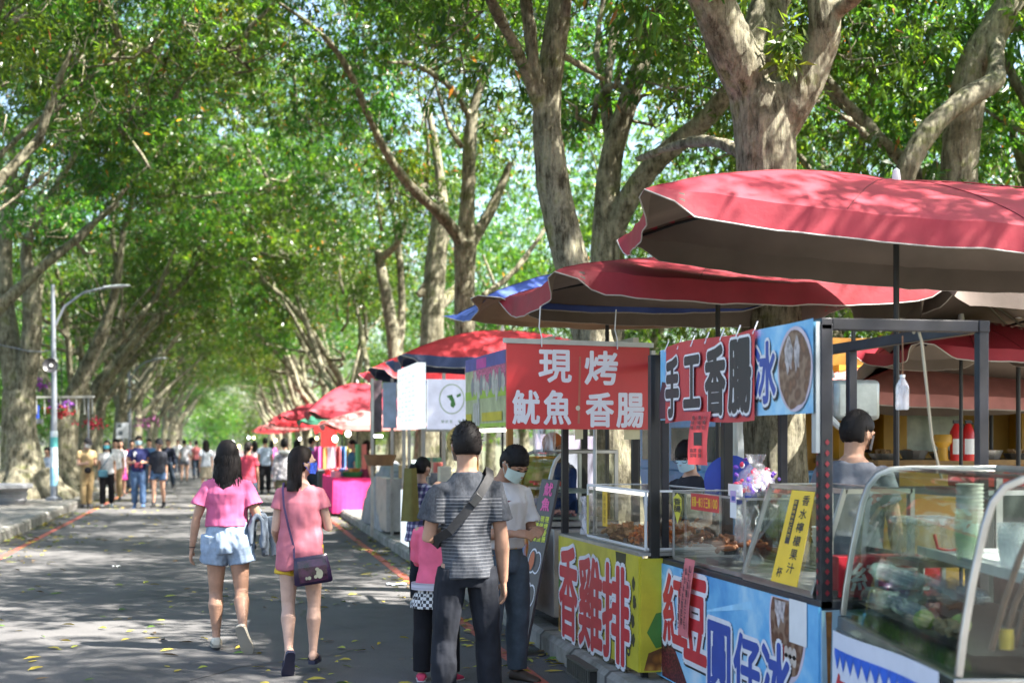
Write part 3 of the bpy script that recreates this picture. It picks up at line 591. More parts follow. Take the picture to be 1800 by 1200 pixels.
# ------------------------------------------------------------------ graphics helpers on a cart plane (local x along, z up, front is -y)
class Face:
    def __init__(s, pl, off=0.): s.pl = pl; s.off = off
    def __call__(s, u, v=775): return s.pl.px(u, v, s.off)
    def rect(s, u0, v0, u1, v1):
        a = s(u0, v0); b = s(u1, v1); return (a[0], b[1], b[0], a[1])
    def box(s, u0, u1, vt, vb):  # pixel columns u0..u1, rows measured at the middle column
        x0 = s(u0)[0]; x1 = s(u1)[0]; um = (u0+u1)/2; return (x0, s(um, vb)[1], x1, s(um, vt)[1])
    def __getitem__(s, k): return s(*k)
def outlined(mb, ch, r, y, mats, offs=(.0, .045), shear=0., shadow=None):
    """mats: (fill, outline[, shadow]) material slots"""
    if shadow is not None: mb.glyph(ch, (r[0]+shadow*.5, r[1]-shadow, r[2]+shadow*.5, r[3]-shadow), y-.0012, mats[2], offs[1], shear=shear)
    mb.glyph(ch, r, y-.0024, mats[1], offs[1], shear=shear); mb.glyph(ch, r, y-.0036, mats[0], offs[0], shear=shear)
def disc(mb, c, rx, rz, y, mat, n=28, wob=0., seed=0, top=9.):
    pts = []
    for j in range(n):
        a = 2*math.pi*j/n; k = 1+wob*mnoise.noise(Vector((math.cos(a)*2+seed, math.sin(a)*2, 0))); pts.append((c[0]+rx*k*math.cos(a), y, min(top, c[1]+rz*k*math.sin(a))))
    mb.add(pts, [tuple(range(n))], mat)
def poly(mb, pts, y, mat): mb.add([(a, y, b) for a, b in pts], [tuple(range(len(pts)))], mat)
def rectf(mb, r, y, mat): poly(mb, [(r[0], r[1]), (r[2], r[1]), (r[2], r[3]), (r[0], r[3])], y, mat)
SIGNRED = M('sign red vinyl', (.50, .022, .03), .42, var=.12, sc=2, dirt=.14, bump=.12, bsc=4); INKW = M('ink white', (.72, .72, .76), .5, var=.08, dirt=.15); INKK = M('ink black', (.016, .016, .022), .5)
INKR = M('ink red', (.52, .03, .04), .5, var=.1); INKB = M('ink blue', (.03, .07, .34), .5, var=.1); PAPERR = M('red paper', (.72, .09, .10), .7, var=.06, trans=.15); PAPERP = M('pink paper', (.70, .20, .22), .7, var=.08, trans=.15)
PAPERY = M('yellow paper', (.78, .50, .03), .55, var=.08); INKP = M('ink dull purple', (.10, .04, .10), .5)
def sky_vinyl():
    m, t, b = nt('sky blue vinyl'); n = noise_node(t, 2.1, 5, .6); r = ramp(t, n.outputs[0], [(.3, (.06, .28, .62)), (.48, (.16, .46, .76)), (.62, (.40, .66, .84)), (.8, (.70, .80, .88))])
    L(t, r.outputs[0], b.inputs['Base Color']); b.inputs['Roughness'].default_value = .35; MATS['skyvinyl'] = m
    def speck(name, a, c, sc, bb=None):
        m, t, b = nt(name); v = t.nodes.new('ShaderNodeTexVoronoi'); v.inputs['Scale'].default_value = sc; tc = t.nodes.new('ShaderNodeTexCoord'); L(t, tc.outputs['Object'], v.inputs['Vector'])
        r = ramp(t, v.outputs['Distance'], [(.1, a), (.45, c), (.7, bb or c)]); L(t, r.outputs[0], b.inputs['Base Color']); b.inputs['Roughness'].default_value = .4; MATS[name] = m
    speck('red bean print', (.30, .06, .06), (.10, .012, .02), 62, (.03, .005, .008))
    speck('bowl print', (.20, .09, .05), (.10, .04, .022), 17, (.24, .15, .10)); speck('chicken print', (.45, .24, .05), (.26, .10, .02), 16, (.12, .05, .015)); speck('poster print', (.5, .35, .08), (.45, .12, .03), 9, (.06, .2, .4))
    m, t, b = nt('yellow vinyl'); n = noise_node(t, 3, 6, .65); r = ramp(t, n.outputs[0], [(.3, (.40, .36, .025)), (.6, (.56, .50, .035)), (.85, (.30, .30, .03))]); L(t, r.outputs[0], b.inputs['Base Color']); b.inputs['Roughness'].default_value = .4; MATS['yellowvinyl'] = m
    m, t, b = nt('rusty pale blue'); tc = t.nodes.new('ShaderNodeTexCoord'); n = noise_node(t, 5, 5, .6, stretch=(3, 3, .5)); r = ramp(t, n.outputs[0], [(.35, (.30, .44, .52)), (.62, (.34, .46, .52)), (.74, (.22, .10, .03))]); L(t, r.outputs[0], b.inputs['Base Color']); MATS['rustblue'] = m
sky_vinyl()
# ------------------------------------------------------------------ cart with the blue ice front
PB = Plane((2.70, 8.73), (2.70, 6.19), .145); FB = Face(PB); LB = PB.L
cb = thing('food_cart', 'sky blue shaved ice and sausage cart with a black steel frame', 'food cart', (2.70, 8.73, .145), PB.rot(), 'food carts along the right kerb')
DB = .86; ZT = 2.05; ZC = .765
for nm, x, y in (('f', .03, .03), ('n', LB-.03, .03), ('b', .03, DB-.03), ('c', LB-.03, DB-.03), ('d', LB*.42, DB-.03)):
    p = MB(); p.bar((x, y, .0), (x, y, ZT), .06 if nm == 'n' else .05, mat=0); o = p.build('post', [DARKM, INKR], cb, bevel=.004)
g = MB()
for y in (.03, DB-.03): g.bar((.0, y, ZT), (LB, y, ZT), .055)
for x in (.03, LB-.03): g.bar((x, .06, ZT), (x, DB-.06, ZT), .055)
g.bar((.06, DB-.03, .9), (LB-.06, DB-.03, .9), .03); g.build('top_frame', DARKM, cb, bevel=.004)
g = MB(); g.bar((LB-.03, -.012, 1.45), (LB-.03, -.012, 2.06), .05, .02); g.build('bracket', ZINC, cb)
g = MB()   # perforated strip with red lozenges on the near post
for i in range(15):
    z = .80+i*.05; poly(g, [(LB-.044, z), (LB-.032, z-.015), (LB-.020, z), (LB-.032, z+.015)], -.0045, 0)
    g.add([(LB+.0045, .018, z), (LB+.0045, .03, z-.015), (LB+.0045, .042, z), (LB+.0045, .03, z+.015)], [(0, 1, 2, 3)], 0)
g.build('lozenge_strip', M('lozenge red', (.24, .015, .025), .5), cb, smooth=0)
g = MB(); g.box(-.01, -.005, ZC-.04, LB, DB, ZC); g.build('counter', M('dark counter', (.03, .03, .035), .4, var=.3), cb, bevel=.004)
# front panel with all that is printed on it
g = MB(); g.box(0, -.012, .02, LB, .012, ZC-.03, 0)
Y = -.0122
for k in range(18): # pale rays
    a = math.pi*(.05+k*.11); c = FB(1228, 1075); q = .9
    poly(g, [c, (c[0]+q*math.cos(a-.025), c[1]+q*math.sin(a-.025)), (c[0]+q*math.cos(a+.025), c[1]+q*math.sin(a+.025))], Y-.0004, 8) if c[1]+q*math.sin(a) < .72 and c[1]+q*math.sin(a) > .04 else None
c0 = FB(1164, 1110); c1 = FB(1166, 1196); c2 = FB(1205, 1196); c3 = FB(1182, 1118)
poly(g, [c0, (c1[0]+.02, .03), (c2[0]+.1, .03), (c2[0]+.02, c2[1]+.03), c3], Y-.001, 4)
c = FB(1388, 1098); disc(g, c, .235, .285, Y-.0008, 9, top=ZC-.035, n=60); disc(g, c, .215, .262, Y-.0014, 5, wob=.06, top=ZC-.04, n=60)
for k in range(9): disc(g, (c[0]-.06+.05*(k % 4), c[1]-.13-.035*(k//4)), .026, .03, Y-.0018, 6 if k % 4 else 2)
disc(g, (c[0]-.09, c[1]+.10), .07, .1, Y-.0018, 10, wob=.5, top=ZC-.05)
outlined(g, '紅', FB.box(1171, 1212, 1012, 1132), Y-.002, (2, 1, 7), (.03, .10), shadow=.012)
outlined(g, '豆', FB.box(1208, 1246, 1020, 1160), Y-.002, (2, 1, 7), (.035, .10), shadow=.014)
outlined(g, '圓', FB.box(1250, 1288, 1098, 1226), Y-.002, (3, 1, 7), (.035, .10), shadow=.012)
outlined(g, '仔', FB.box(1296, 1340, 1118, 1238), Y-.002, (3, 1, 7), (.035, .10), shadow=.012)
outlined(g, '冰', FB.box(1346, 1394, 1132, 1252), Y-.002, (3, 1, 7), (.04, .10), shadow=.012)
rectf(g, FB.box(1393, 1424, 1055, 1132), Y-.005, 11)
g.build('front_panel', [MATS['skyvinyl'], INKW, INKR, INKB, MATS['red bean print'], MATS['bowl print'], M('taro ball', (.5, .42, .36)), INKK, M('pale ray', (.30, .60, .84)), M('bowl rim', (.55, .48, .56)), M('ice print', (.40, .36, .36), var=.5, sc=30), WHITEP], cb, smooth=0)
g = MB(); g.box(LB-.012, .0, .02, LB+.012, DB, ZC-.045, 0)
poly2 = [(LB+.0125, .018, ZC-.05), (LB+.0125, .05, ZC-.05), (LB+.0125, .040, .35), (LB+.0125, .036, .1), (LB+.0125, .028, .35)]; g.add(poly2, [(0, 4, 3, 2, 1)], 1)
g.build('end_panel', [M('pale blue enamel', (.32, .47, .56), .5, var=.12, dirt=.2), M('rust', (.24, .10, .025), .8, var=.4, sc=20)], cb, smooth=0)
# long banner under the roof beam
g = MB(); x0, x1 = FB(1169)[0], FB(1442)[0]; zt, zb = 2.075, 1.635
g.grid(lambda a, b: (x0+(x1-x0)*a, -.03+.006*math.sin(a*23), zb+(zt-zb)*b), 40, 4, 0)
xs = FB(1184)[0]; poly(g, [(x0+.005, zb+.01), (xs+.05, zb+.01), (xs+.05, zb+.22), (x0+.06, zb+.24), (x0+.005, zb+.14)], -.0385, 5)
c = FB(1410, 657); disc(g, (c[0], 1.85), .215, .205, -.0385, 3); disc(g, (c[0], 1.85), .195, .188, -.0392, 4, wob=.08); disc(g, (c[0]-.07, 1.93), .05, .085, -.0398, 6, wob=.5); disc(g, (c[0]+.03, 1.93), .035, .08, -.0398, 6, wob=.5)
outlined(g, '冰', (FB(1340)[0], 1.70, FB(1376)[0], 2.0), -.037, (2, 1, 7), (.03, .085), shadow=.014)
g.build('sign_banner', [MATS['skyvinyl'], INKW, INKB, M('bowl rim', (.55, .48, .56)), MATS['bowl print'], M('dark bean', (.07, .015, .03)), M('ice print', (.40, .36, .36), var=.5, sc=30), INKK], cb, smooth=0)
g = MB(); x0, x1 = FB(1182)[0], FB(1343)[0]; zt2 = 2.085; zb2 = 1.615
g.grid(lambda a, b: (x0+(x1-x0)*a, -.046+.006*math.sin(a*17+b), zb2+.01*math.sin(a*6)+(zt2-zb2)*b), 40, 4, 0)
for ch, (u0, u1, z0, z1) in zip('手工香腸', ((1186, 1208, 1.66, 2.0), (1218, 1246, 1.71, 1.99), (1257, 1291, 1.66, 2.02), (1299, 1337, 1.665, 2.03))):
    outlined(g, ch, (FB(u0)[0], z0, FB(u1)[0], z1), -.053, (2, 1, 3), (.045, .085), shadow=.008)
for a in np.linspace(.01, .99, 7): g.tube([(x0+(x1-x0)*a, -.055, zt2-.03), (x0+(x1-x0)*a+.005, -.03, zt2+.035)], .004, 5, 1)
g.build('red_banner', [M('red banner cloth', (.50, .045, .05), .6, var=.12, sc=3, bump=.15, bsc=9), INKW, INKK, INKP], cb, smooth=0)
for x in (.5, LB-.5):
    for y in (.15, DB-.15):
        w = MB(); w.tube([(x-.02, y, .065), (x+.02, y, .065)], .065, 14); w.bar((x, y, .06), (x, y, .3), .03); w.build('wheel', BLACKM, cb)
# ------------------------------------------------------------------ what stands and hangs on the blue cart
def onB(name, label, cat, x, y, z, group=None, rz=0.):
    q = Vector((x, y, 0)); q.rotate(Matrix.Rotation(PB.rot(), 3, 'Z')); return thing(name, label, cat, (2.70+q.x, 8.73+q.y, .145+z), PB.rot()+rz, group)
def glass_box(t, w, d, h, fr=.012, gm=None, ft=None, shelf=None, slant=0.):
    gm = gm or GLS; ft = ft or STEELD
    f = MB(); C = [(0, 0), (w, 0), (w, d), (0, d)]
    for i, (x, y) in enumerate(C):
        yt = y+(slant if y == 0 else 0); f.bar((x, y, 0), (x, yt, h), fr)
    for z in (fr/2, h-fr/2):
        y0 = slant if z > h/2 else 0
        f.bar((0, y0, z), (w, y0, z), fr); f.bar((0, d, z), (w, d, z), fr); f.bar((0, y0, z), (0, d, z), fr); f.bar((w, y0, z), (w, d, z), fr)
    f.build('case_frame', ft, t, smooth=0)
    g = MB(); e = .004
    g.add([(e, 0, fr), (w-e, 0, fr), (w-e, slant, h-fr), (e, slant, h-fr)], [(0, 1, 2, 3)]); g.build('front_pane', gm, t, smooth=0)
    g = MB(); g.add([(e, slant, h-.003), (w-e, slant, h-.003), (w-e, d-e, h-.003), (e, d-e, h-.003)], [(0, 1, 2, 3)]); g.build('top_pane', gm, t, smooth=0)
    for x in (.003, w-.003):
        g = MB(); g.add([(x, 0, fr), (x, d-e, fr), (x, d-e, h-fr), (x, slant, h-fr)], [(0, 1, 2, 3)]); g.build('side_pane', gm, t, smooth=0)
    b = MB(); b.box(-.002, -.002, -.012, w+.002, d+.002, -.001); b.build('tray', STEELD, t)
GX0, GX1 = FB(1176)[0], FB(1300)[0]
gc = onB('glass_case', 'low glass sausage case on the blue cart, farther of its two', 'display case', GX0, .03, ZC+.014); glass_box(gc, GX1-GX0, .46, .42)
g = MB(); r = FB.box(1209, 1257, 869, 898); r = (r[0]-GX0, r[1]-ZC-.014, r[2]-GX0, r[3]-ZC-.014)
g.box(r[0], -.010, r[1], r[2], -.007, r[3], 0); g.text('香腸一條35三條100', (r[0]+.015, r[1]+.02, r[2]-.015, r[3]-.02), -.0105, 1, .02)
g.build('price_strip', [SIGNRED, PAPERY], gc, smooth=0)
g = MB(); r = FB.box(1178, 1192, 866, 920); z0 = r[1]-ZC-.014; z1 = r[3]-ZC-.014; x0 = r[0]-GX0; x1 = r[2]-GX0; xm = (x0+x1)/2
poly(g, [(x0, z0+.09), (xm, z0), (x1, z0+.09), (x1, z1-.03), (xm, z1), (x0, z1-.03)], -.0085, 0); g.text('香腸', (x0+.012, z0+.07, x1-.012, z1-.03), -.010, 1, .03, vertical=True)
g.build('shield_sticker', [M('sticker yellow', (.6, .55, .05)), INKK], gc, smooth=0)
g = MB(); rnd = random.Random(3)
for i in range(46):
    c = Vector((rnd.uniform(.03, .82), rnd.uniform(.06, .38), .045+.05*rnd.random()+.07*max(0, 1-abs(rnd.random()-.4)))); a = rnd.uniform(-.6, .6); d = Vector((math.cos(a)*.055, math.sin(a)*.055, rnd.uniform(-.01, .015)))
    g.tube([c-d*1.1, c-d*.9, c, c+d*.9+Vector((0, 0, .004)), c+d*1.1], [.004, .014, .0165, .014, .004], 7)
tag(g.build('grilled_sausages', M('sausage', (.30, .10, .035), .35, var=.45, sc=22), None), 'heap of grilled brown sausages inside the low glass case', 'sausages', kind='stuff')
so = bpy.data.objects['grilled_sausages']; so.location = gc.location; so.rotation_euler = gc.rotation_euler
bag = onB('plastic_bag', 'hazy clear plastic bag draped over the sausages in the low glass case', 'plastic bag', GX0+.62, .26, ZC+.16)
g = MB(); g.grid(lambda a, b: ((a-.5)*.42*(1-.5*b)+.03*mnoise.noise(Vector((a*5, b*4, 0))), .05*math.sin(a*9)+.06*mnoise.noise(Vector((a*4, b*4, 3))), -.12+b*.33+.03*mnoise.noise(Vector((a*6, 0, 9)))), 24, 16); g.build('bag_film', film('bag film', (.75, .75, .8), .38), bag)
# slanted case with the yellow juice strip
SX0, SX1 = FB(1306)[0], LB-.09
sc_ = onB('glass_case', 'slanted glass drinks case with the long yellow juice strip on its pane', 'display case', SX0, .0, ZC+.014); glass_box(sc_, SX1-SX0, .5, .50, .022, slant=.16, ft=STEEL)
g = MB(); F15 = Face(PB, .145)
BL = Vector((FB(1357)[0]-SX0, -.004, .02)); BR = Vector((FB(1403)[0]-SX0, -.004, .02)); TL = Vector((F15(1395)[0]-SX0, .140, .475)); ex2 = BR-BL; W_ = ex2.length; ex2.normalize(); ez2 = TL-BL; H_ = ez2.length; ez2.normalize(); O = BL
nn = ex2.cross(ez2).normalized(); g.prism([(0, 0), (W_, 0), (W_*.86, H_), (0, H_)], O+nn*.004, ex2, ez2, .003, 0)
for i, ch in enumerate('香水檸檬果汁'): g.glyph(ch, (W_*.50, H_*(.90-.145*i)-.026, W_*.76, H_*(.90-.145*i)+.026), -.0055, 1, .02, O=O, ex=ex2, ez=ez2)
g.prism([(W_*.20, H_*.42), (W_*.36, H_*.42), (W_*.36, H_*.90), (W_*.20, H_*.90)], O+nn*.006, ex2, ez2, .0015, 1)
for i, ch in enumerate('富含維他命C天然'): g.glyph(ch, (W_*.225, H_*(.87-.052*i)-.009, W_*.335, H_*(.87-.052*i)+.009), -.0075, 0, .0, O=O, ex=ex2, ez=ez2)
g.glyph('杯', (W_*.16, H_*.06, W_*.36, H_*.06+.05), -.0055, 1, .02, O=O, ex=ex2, ez=ez2)
g.build('juice_strip', [PAPERY, INKK], sc_, smooth=0)
def cup_stack(t, n, r=.045, h=.11, m=None):
    g = MB(); z = 0
    for i in range(n): g.lathe([(r*.75, z), (r, z+h), (r*1.06, z+h), (r*1.06, z+h+.006), (r*.9, z+h+.006)], n=16); z += .022
    g.build('cups', m or M('clear cup plastic', (.7, .72, .75), .15, var=.05, trans=.5), t)
cs = onB('cup_stack', 'stack of white lids lying inside the slanted drinks case', 'cups', SX0+.34, .3, ZC+.2, rz=0); cup_stack(cs, 3, .05, .05, WHITEP)
rb = onB('sign_crate', 'red crate lettered with white characters beside the near post of the blue cart', 'crate', SX1-.12, .12, ZC+.005)
g = MB(); g.box(0, 0, 0, .14, .52, .19, 0)
for i, ch in enumerate('紅豆'):
    g.glyph(ch, (.06+i*.22, .03, .24+i*.22, .16), .0, 1, .02, O=(.142, 0, 0), ex=(0, 1, 0), ez=(0, 0, 1))
    g.glyph(ch, (.01+i*.065, .03, .07+i*.065, .16), .003, 1, .02)
g.build('crate_body', [M('crate red', (.45, .02, .035), .4, var=.1), INKW], rb, smooth=0, bevel=0)
tb = onB('storage_box', 'clear plastic food box with a red handle behind the near post', 'plastic box', LB-.02, .36, ZC+.20)
g = MB(); g.box(0, 0, 0, .30, .26, .16); g.build('box_body', film('box plastic', (.7, .7, .72), .35), tb, smooth=0, bevel=.02)
g = MB(); g.tube([(.305, .06, .12), (.315, .07, .06), (.315, .13, .045), (.315, .19, .06), (.305, .2, .12)], .007, 6); g.build('handle', INKR, tb)
g = MB(); g.box(-.01, -.01, .16, .31, .27, .19); g.build('lid', film('lid plastic', (.75, .75, .78), .6), tb, smooth=0, bevel=.01)
g2 = onB('box_stand', 'low steel stand under the clear food box', 'stand', LB-.03, .34, ZC+.001); q = MB(); q.box(0, 0, .17, .32, .3, .196); [q.bar((a, b, 0), (a, b, .17), .02) for a in (.02, .30) for b in (.02, .28)]; q.build('stand_frame', STEELD, g2)
def bottle(t, h=.24, r=.035, m=None, cap=None):
    g = MB(); g.lathe([(r*.9, 0), (r, .01), (r, h*.62), (r*.85, h*.72), (r*.38, h*.88), (r*.36, h*.95)], n=16); g.build('bottle_body', m or film('bottle plastic', (.75, .78, .82), .3), t)
    g = MB(); g.lathe([(r*.42, h*.93), (r*.42, h), (.001, h+.001)], n=14); g.build('cap', cap or WHITEP, t)
bt = onB('candy_basket', 'purple and red wrapped sweets in a clear bag on the low glass case', 'sweets', GX1-.28, .20, ZC+.436)
g = MB(); rnd = random.Random(8)
for i in range(110):
    c = Vector((rnd.gauss(0, .075), rnd.gauss(0, .05), .02+abs(rnd.gauss(0, .065)))); g.ell(c, (.017, .008, .012), 7, 4, rnd.choice([0, 0, 1, 2]), Matrix.Rotation(rnd.uniform(0, 3), 3, 'X') @ Matrix.Rotation(rnd.uniform(0, 3), 3, 'Z'))
o = g.build('sweets', [M('foil purple', (.12, .04, .35), .3), M('foil red', (.5, .03, .08), .3), M('foil white', (.7, .68, .72), .3)], bt, smooth=0); o['kind'] = 'stuff'
g = MB(); g.lathe([(.11, -.0), (.16, .05), (.13, .12), (.05, .18), (.08, .23)], n=18, sy=.7); g.build('clear_wrap', film('wrap', (.8, .8, .85), .22), bt)
g = MB(); g.box(-.09, -.13, -.002, .13, -.127, .065, 0); g.build('label_card', WHITEP, bt, smooth=0)
pn = onB('price_notice', 'small white and purple notice taped to the low glass case', 'notice', FB(1284)[0], .02, FB(1284, 910)[1])
g = MB(); rectf(g, (-.05, 0, .05, .16), -.004, 0); rectf(g, (-.045, .085, .045, .15), -.005, 1); rectf(g, (-.02, .095, .03, .12), -.006, 2); g.build('notice_card', [WHITEP, M('lilac print', (.45, .32, .55)), INKB], pn, smooth=0)
def note(name, label, x, ztop, h, w0, w1, mat, cols, lean=0., y=-.06, fs=.03, box=None):
    t = onB(name, label, 'paper notice', x, y, ztop); g = MB()
    g.grid(lambda a, b: ((a-.5)*(w0*(1-b)+w1*b)+lean*b, -.012*math.sin(b*3)-.006*a, -h*b), 6, 10, 0)
    for ci, (s, xo, z0, z1, off) in enumerate(cols):
        n = len(s)
        for i, ch in enumerate(s):
            zc = -(z0+(z1-z0)*(i+.5)/n); f = -zc/h; hw = fs/2; hh = abs(z1-z0)/n*.42; xx = xo+lean*f
            g.glyph(ch, (xx-hw, zc-hh, xx+hw, zc+hh), -.020-.012*math.sin(f*3)+.004, 1, off)
    if box: x0, z0, x1, z1 = box; rectf(g, (x0+lean*.5, -z1, x1+lean*.5, -z0), -.0195, 1)
    g.build('sheet', [mat, INKK], t, smooth=0); return t
note('paper_notice', 'bright red paper notice hanging below the sausage banner', FB(1252)[0], FB(1252, 724)[1], .30, .34, .36, PAPERR, [('大腸包', .11, .02, .10, .02), ('黑豬肉', .02, .02, .10, .02), ('黑胡椒', -.09, .02, .10, .02), ('高粱', -.06, .205, .26, .02), ('原味', .0, .205, .26, .02), ('香腸', .08, .205, .26, .02)], lean=-.07, box=(-.06, .115, .085, .19), fs=.055)
g = MB()
note('paper_notice', 'pink paper notice with dense black columns taped over the blue front', FB(1224)[0], FB(1224, 982)[1], .47, .20, .21, PAPERP, [('紅豆湯圓冰三十元', .06, .03, .42, .02), ('綜合冰任選四樣', .0, .05, .40, .02), ('花生豆花綠豆薏仁', -.06, .03, .43, .02)], lean=-.13, y=-.035, fs=.03)
tl = onB('tube_light', 'glowing white fluorescent tube under the roof of the blue cart', 'tube light', LB-.2, DB+.9, 1.86, rz=.9)
g = MB(); g.tube([(-.28, 0, 0), (.28, 0, 0)], .018, 10); g.build('tube', M('tube glow', (.9, .9, .95), emit=((1, .98, 1), 1.2)), tl)
g = MB(); g.box(-.32, -.025, .02, .32, .025, .055); g.box(-.32, -.02, -.02, -.285, .02, .02); g.box(.285, -.02, -.02, .32, .02, .02); g.build('housing', WHITEP, tl)
hb = thing('hanging_bottle', 'clear plastic bottle hanging on a brown string from the roof beam of the blue cart', 'bottle', P(1586, 720, 6.9))
bottle(hb, .17, .032, film('bottle plastic hanging', (.8, .8, .86), .55)); g = MB(); g.tube([(0, 0, .17), (.002, 0, .25), (0, 0, P(1586, 590, 6.9).z-P(1586, 720, 6.9).z)], .004, 5); g.build('string', M('brown string', (.16, .07, .03)), hb)
rp = thing('rope', 'pale rope running down from the roof beam past the fire extinguishers', 'rope', P(1612, 572, 6.75)); b0 = P(1612, 572, 6.75)
g = MB(); g.tube([P(u, v, d)-b0 for u, v, d in ((1606, 585, 6.72), (1612, 571, 6.75), (1620, 600, 6.8), (1630, 690, 6.9), (1638, 770, 7.0), (1655, 840, 7.1))], .0075, 6); g.build('rope_strand', M('rope fibre', (.42, .38, .3)), rp)
fan = thing('hand_fan', 'round blue plastic fan leaning behind the sweets', 'fan', P(1284, 845, 9.2)); g = MB(); g.lathe([(.0, -.004), (.17, -.004), (.17, .004), (.0, .004)], n=24); g.X = None
o = g.build('fan_disc', M('fan blue', (.02, .05, .40), .4), fan); o.rotation_euler = (R(80), 0, R(-20))
# ------------------------------------------------------------------ yellow chicken cart
PC = Plane((2.51, 10.66), (2.55, 8.63), .145); FC = Face(PC); LC = PC.L; DC = .62; ZC2 = .80
cc = thing('food_cart', 'yellow fried chicken cutlet cart with red brush lettering', 'food cart', (2.51, 10.66, .145), PC.rot(), 'food carts along the right kerb')
for x, y, h in ((.03, .03, 2.05), (LC-.03, .10, 2.05), (.03, DC-.03, 2.05), (LC-.03, DC-.03, 2.05)):
    p = MB(); p.bar((x, y, .05 if y > .1 else ZC2-.04), (x, y, h), .062 if x > 1 else .05); p.build('post', BLACKM, cc, bevel=.004)
g = MB()
g.bar((0, DC-.03, 2.06), (LC, DC-.03, 2.06), .045)
g.build('top_frame', BLACKM, cc)
g = MB(); g.box(0, -.012, .05, LC, .012, ZC2-.02, 0); Y = -.0125
zz = FC
c = FC(988, 1070); poly(g, [(.005, .06), (.62, .06), (.55, .22), (.30, .34), (.12, .52), (.005, .48)], Y-.0005, 4)
poly(g, [(.005, .25), (.06, .3), (.05, .5), (.005, .45)], Y-.0008, 5)
xk = LC-.50; poly(g, [(xk, ZC2-.025), (xk+.24, ZC2-.025), (xk+.20, ZC2-.22), (xk+.05, ZC2-.24), (xk+.02, ZC2-.12)], Y-.0008, 3)
for k in range(7):
    c = (LC-.36+.055*(k % 3)+.04*(k > 4), .58-.085*k); disc(g, c, .042, .034, Y-.0009, 3); disc(g, c, .02, .014, Y-.0013, 0)
for k in range(4): disc(g, (LC-.10+.02*math.sin(k*2), .60-.12*k), .034, .045, Y-.0009, 3, wob=.5, seed=k)
for ch, (u0, u1, vt, vb) in zip('香雞排', ((988, 1018, 963, 1118), (1022, 1062, 982, 1138), (1064, 1110, 996, 1160))):
    outlined(g, ch, FC.box(u0, u1, vt, vb), Y-.002, (2, 1, 3), (.03, .075), shadow=.014)
g.build('front_panel', [MATS['yellowvinyl'], INKW, INKR, M('ink olive black', (.05, .045, .02)), MATS['chicken print'], M('print leaf', (.06, .2, .03))], cc, smooth=0)
g = MB(); g.box(LC-.012, .0, .05, LC+.012, DC, ZC2-.035, 0); X0 = LC+.0128
pl = [(X0, .04, .30), (X0, .10, .20), (X0, .20, .22), (X0, .30, .36), (X0, .22, .44), (X0, .10, .42)]; g.add(pl, [tuple(range(6))], 2)
g.add([(X0, .02, .06), (X0, .34, .06), (X0, .30, .17), (X0, .16, .21), (X0, .05, .17)], [tuple(range(5))], 1)
g.glyph('炸', (.24, .5, .5, .66), .0, 3, .06, O=(X0+.001, 0, 0), ex=(0, 1, 0)); g.build('end_panel', [MATS['yellowvinyl'], MATS['chicken print'], M('print leaf', (.06, .2, .03)), INKR], cc, smooth=0)
g = MB(); g.box(-.005, -.008, ZC2-.02, LC, DC, ZC2); g.build('counter', STEELD, cc)
for x in (.28, LC-.62): 
    for y in (.12, DC-.12):
        w = MB(); w.tube([(x, y-.02, .075), (x, y+.02, .075)], .075, 18); w.tube([(x, y-.022, .075), (x, y+.022, .075)], .03, 10); w.build('wheel', M('rubber', (.03, .03, .03), .8, dirt=.4), cc)
for x in (.16, LC-.1):
    g = MB(); g.bar((x, .06, .0), (x, .06, .08), .04); g.build('foot', BLACKM, cc)
bx0, bx1 = FC(1022)[0], LC-.04
def onC(name, label, cat, x, y, z, group=None, rz=0.):
    q = Vector((x, y, 0)); q.rotate(Matrix.Rotation(PC.rot(), 3, 'Z')); return thing(name, label, cat, (2.51+q.x, 10.66+q.y, .145+z), PC.rot()+rz, group)
fc = onC('glass_case', 'fogged acrylic case full of fried food on the yellow cart', 'display case', bx0, .05, ZC2+.014); glass_box(fc, bx1-bx0, .5, .38, .014, GLS2, WHITEP)
g = MB(); g.box(.03, .05, .335, bx1-bx0-.03, .09, .365); g.build('light_bar', M('light bar glow', (.9, .9, .9), emit=((1, .96, .9), .35)), fc)
g = MB(); rr = (.42, .10, .53, .34); g.box(rr[0], -.012, rr[1], rr[2], -.009, rr[3], 0); g.text('酥炸現做', (rr[0]+.03, rr[1]+.02, rr[2]-.03, rr[3]-.02), -.0135, 1, 0, vertical=True); g.build('yellow_strip', [PAPERY, M('ink ochre', (.35, .2, .02))], fc, smooth=0)
g = MB(); g.box(.0, -.010, .02, .05, -.008, .3); g.build('corner_tape', M('tape yellow', (.5, .42, .08), .5), fc, smooth=0)
for nm, lab, x0, x1, m, sz, n in (('fried_chicken', 'heap of pale golden fried chicken in the fogged case', .05, .95, M('batter', (.40, .20, .07), .7, var=.4, sc=30), (.05, .035, .02), 90), ('sweet_potato_fries', 'heap of bright orange fried pieces at the near end of the fogged case', .75, bx1-bx0-.05, M('orange batter', (.75, .22, .03), .6, var=.3, sc=30), (.03, .016, .014), 260)):
    g = MB(); rnd = random.Random(n)
    for i in range(n):
        a = rnd.random(); x = x0+(x1-x0)*a; hh = (.16 if n > 100 else .10)*math.sin(math.pi*min(1, .15+.85*a)) if n < 100 else .19*(.3+.7*a)
        g.obox((x, rnd.uniform(.05, .42), .01+rnd.random()*hh), tuple(q*rnd.uniform(.7, 1.4) for q in sz), Matrix.Rotation(rnd.uniform(0, 3), 3, 'X') @ Matrix.Rotation(rnd.uniform(0, 3), 3, 'Y') @ Matrix.Rotation(rnd.uniform(0, 3), 3, 'Z'))
    o = g.build(nm, m, None, smooth=0); o.location = fc.location; o.rotation_euler = fc.rotation_euler; tag(o, lab, 'fried food', kind='stuff')
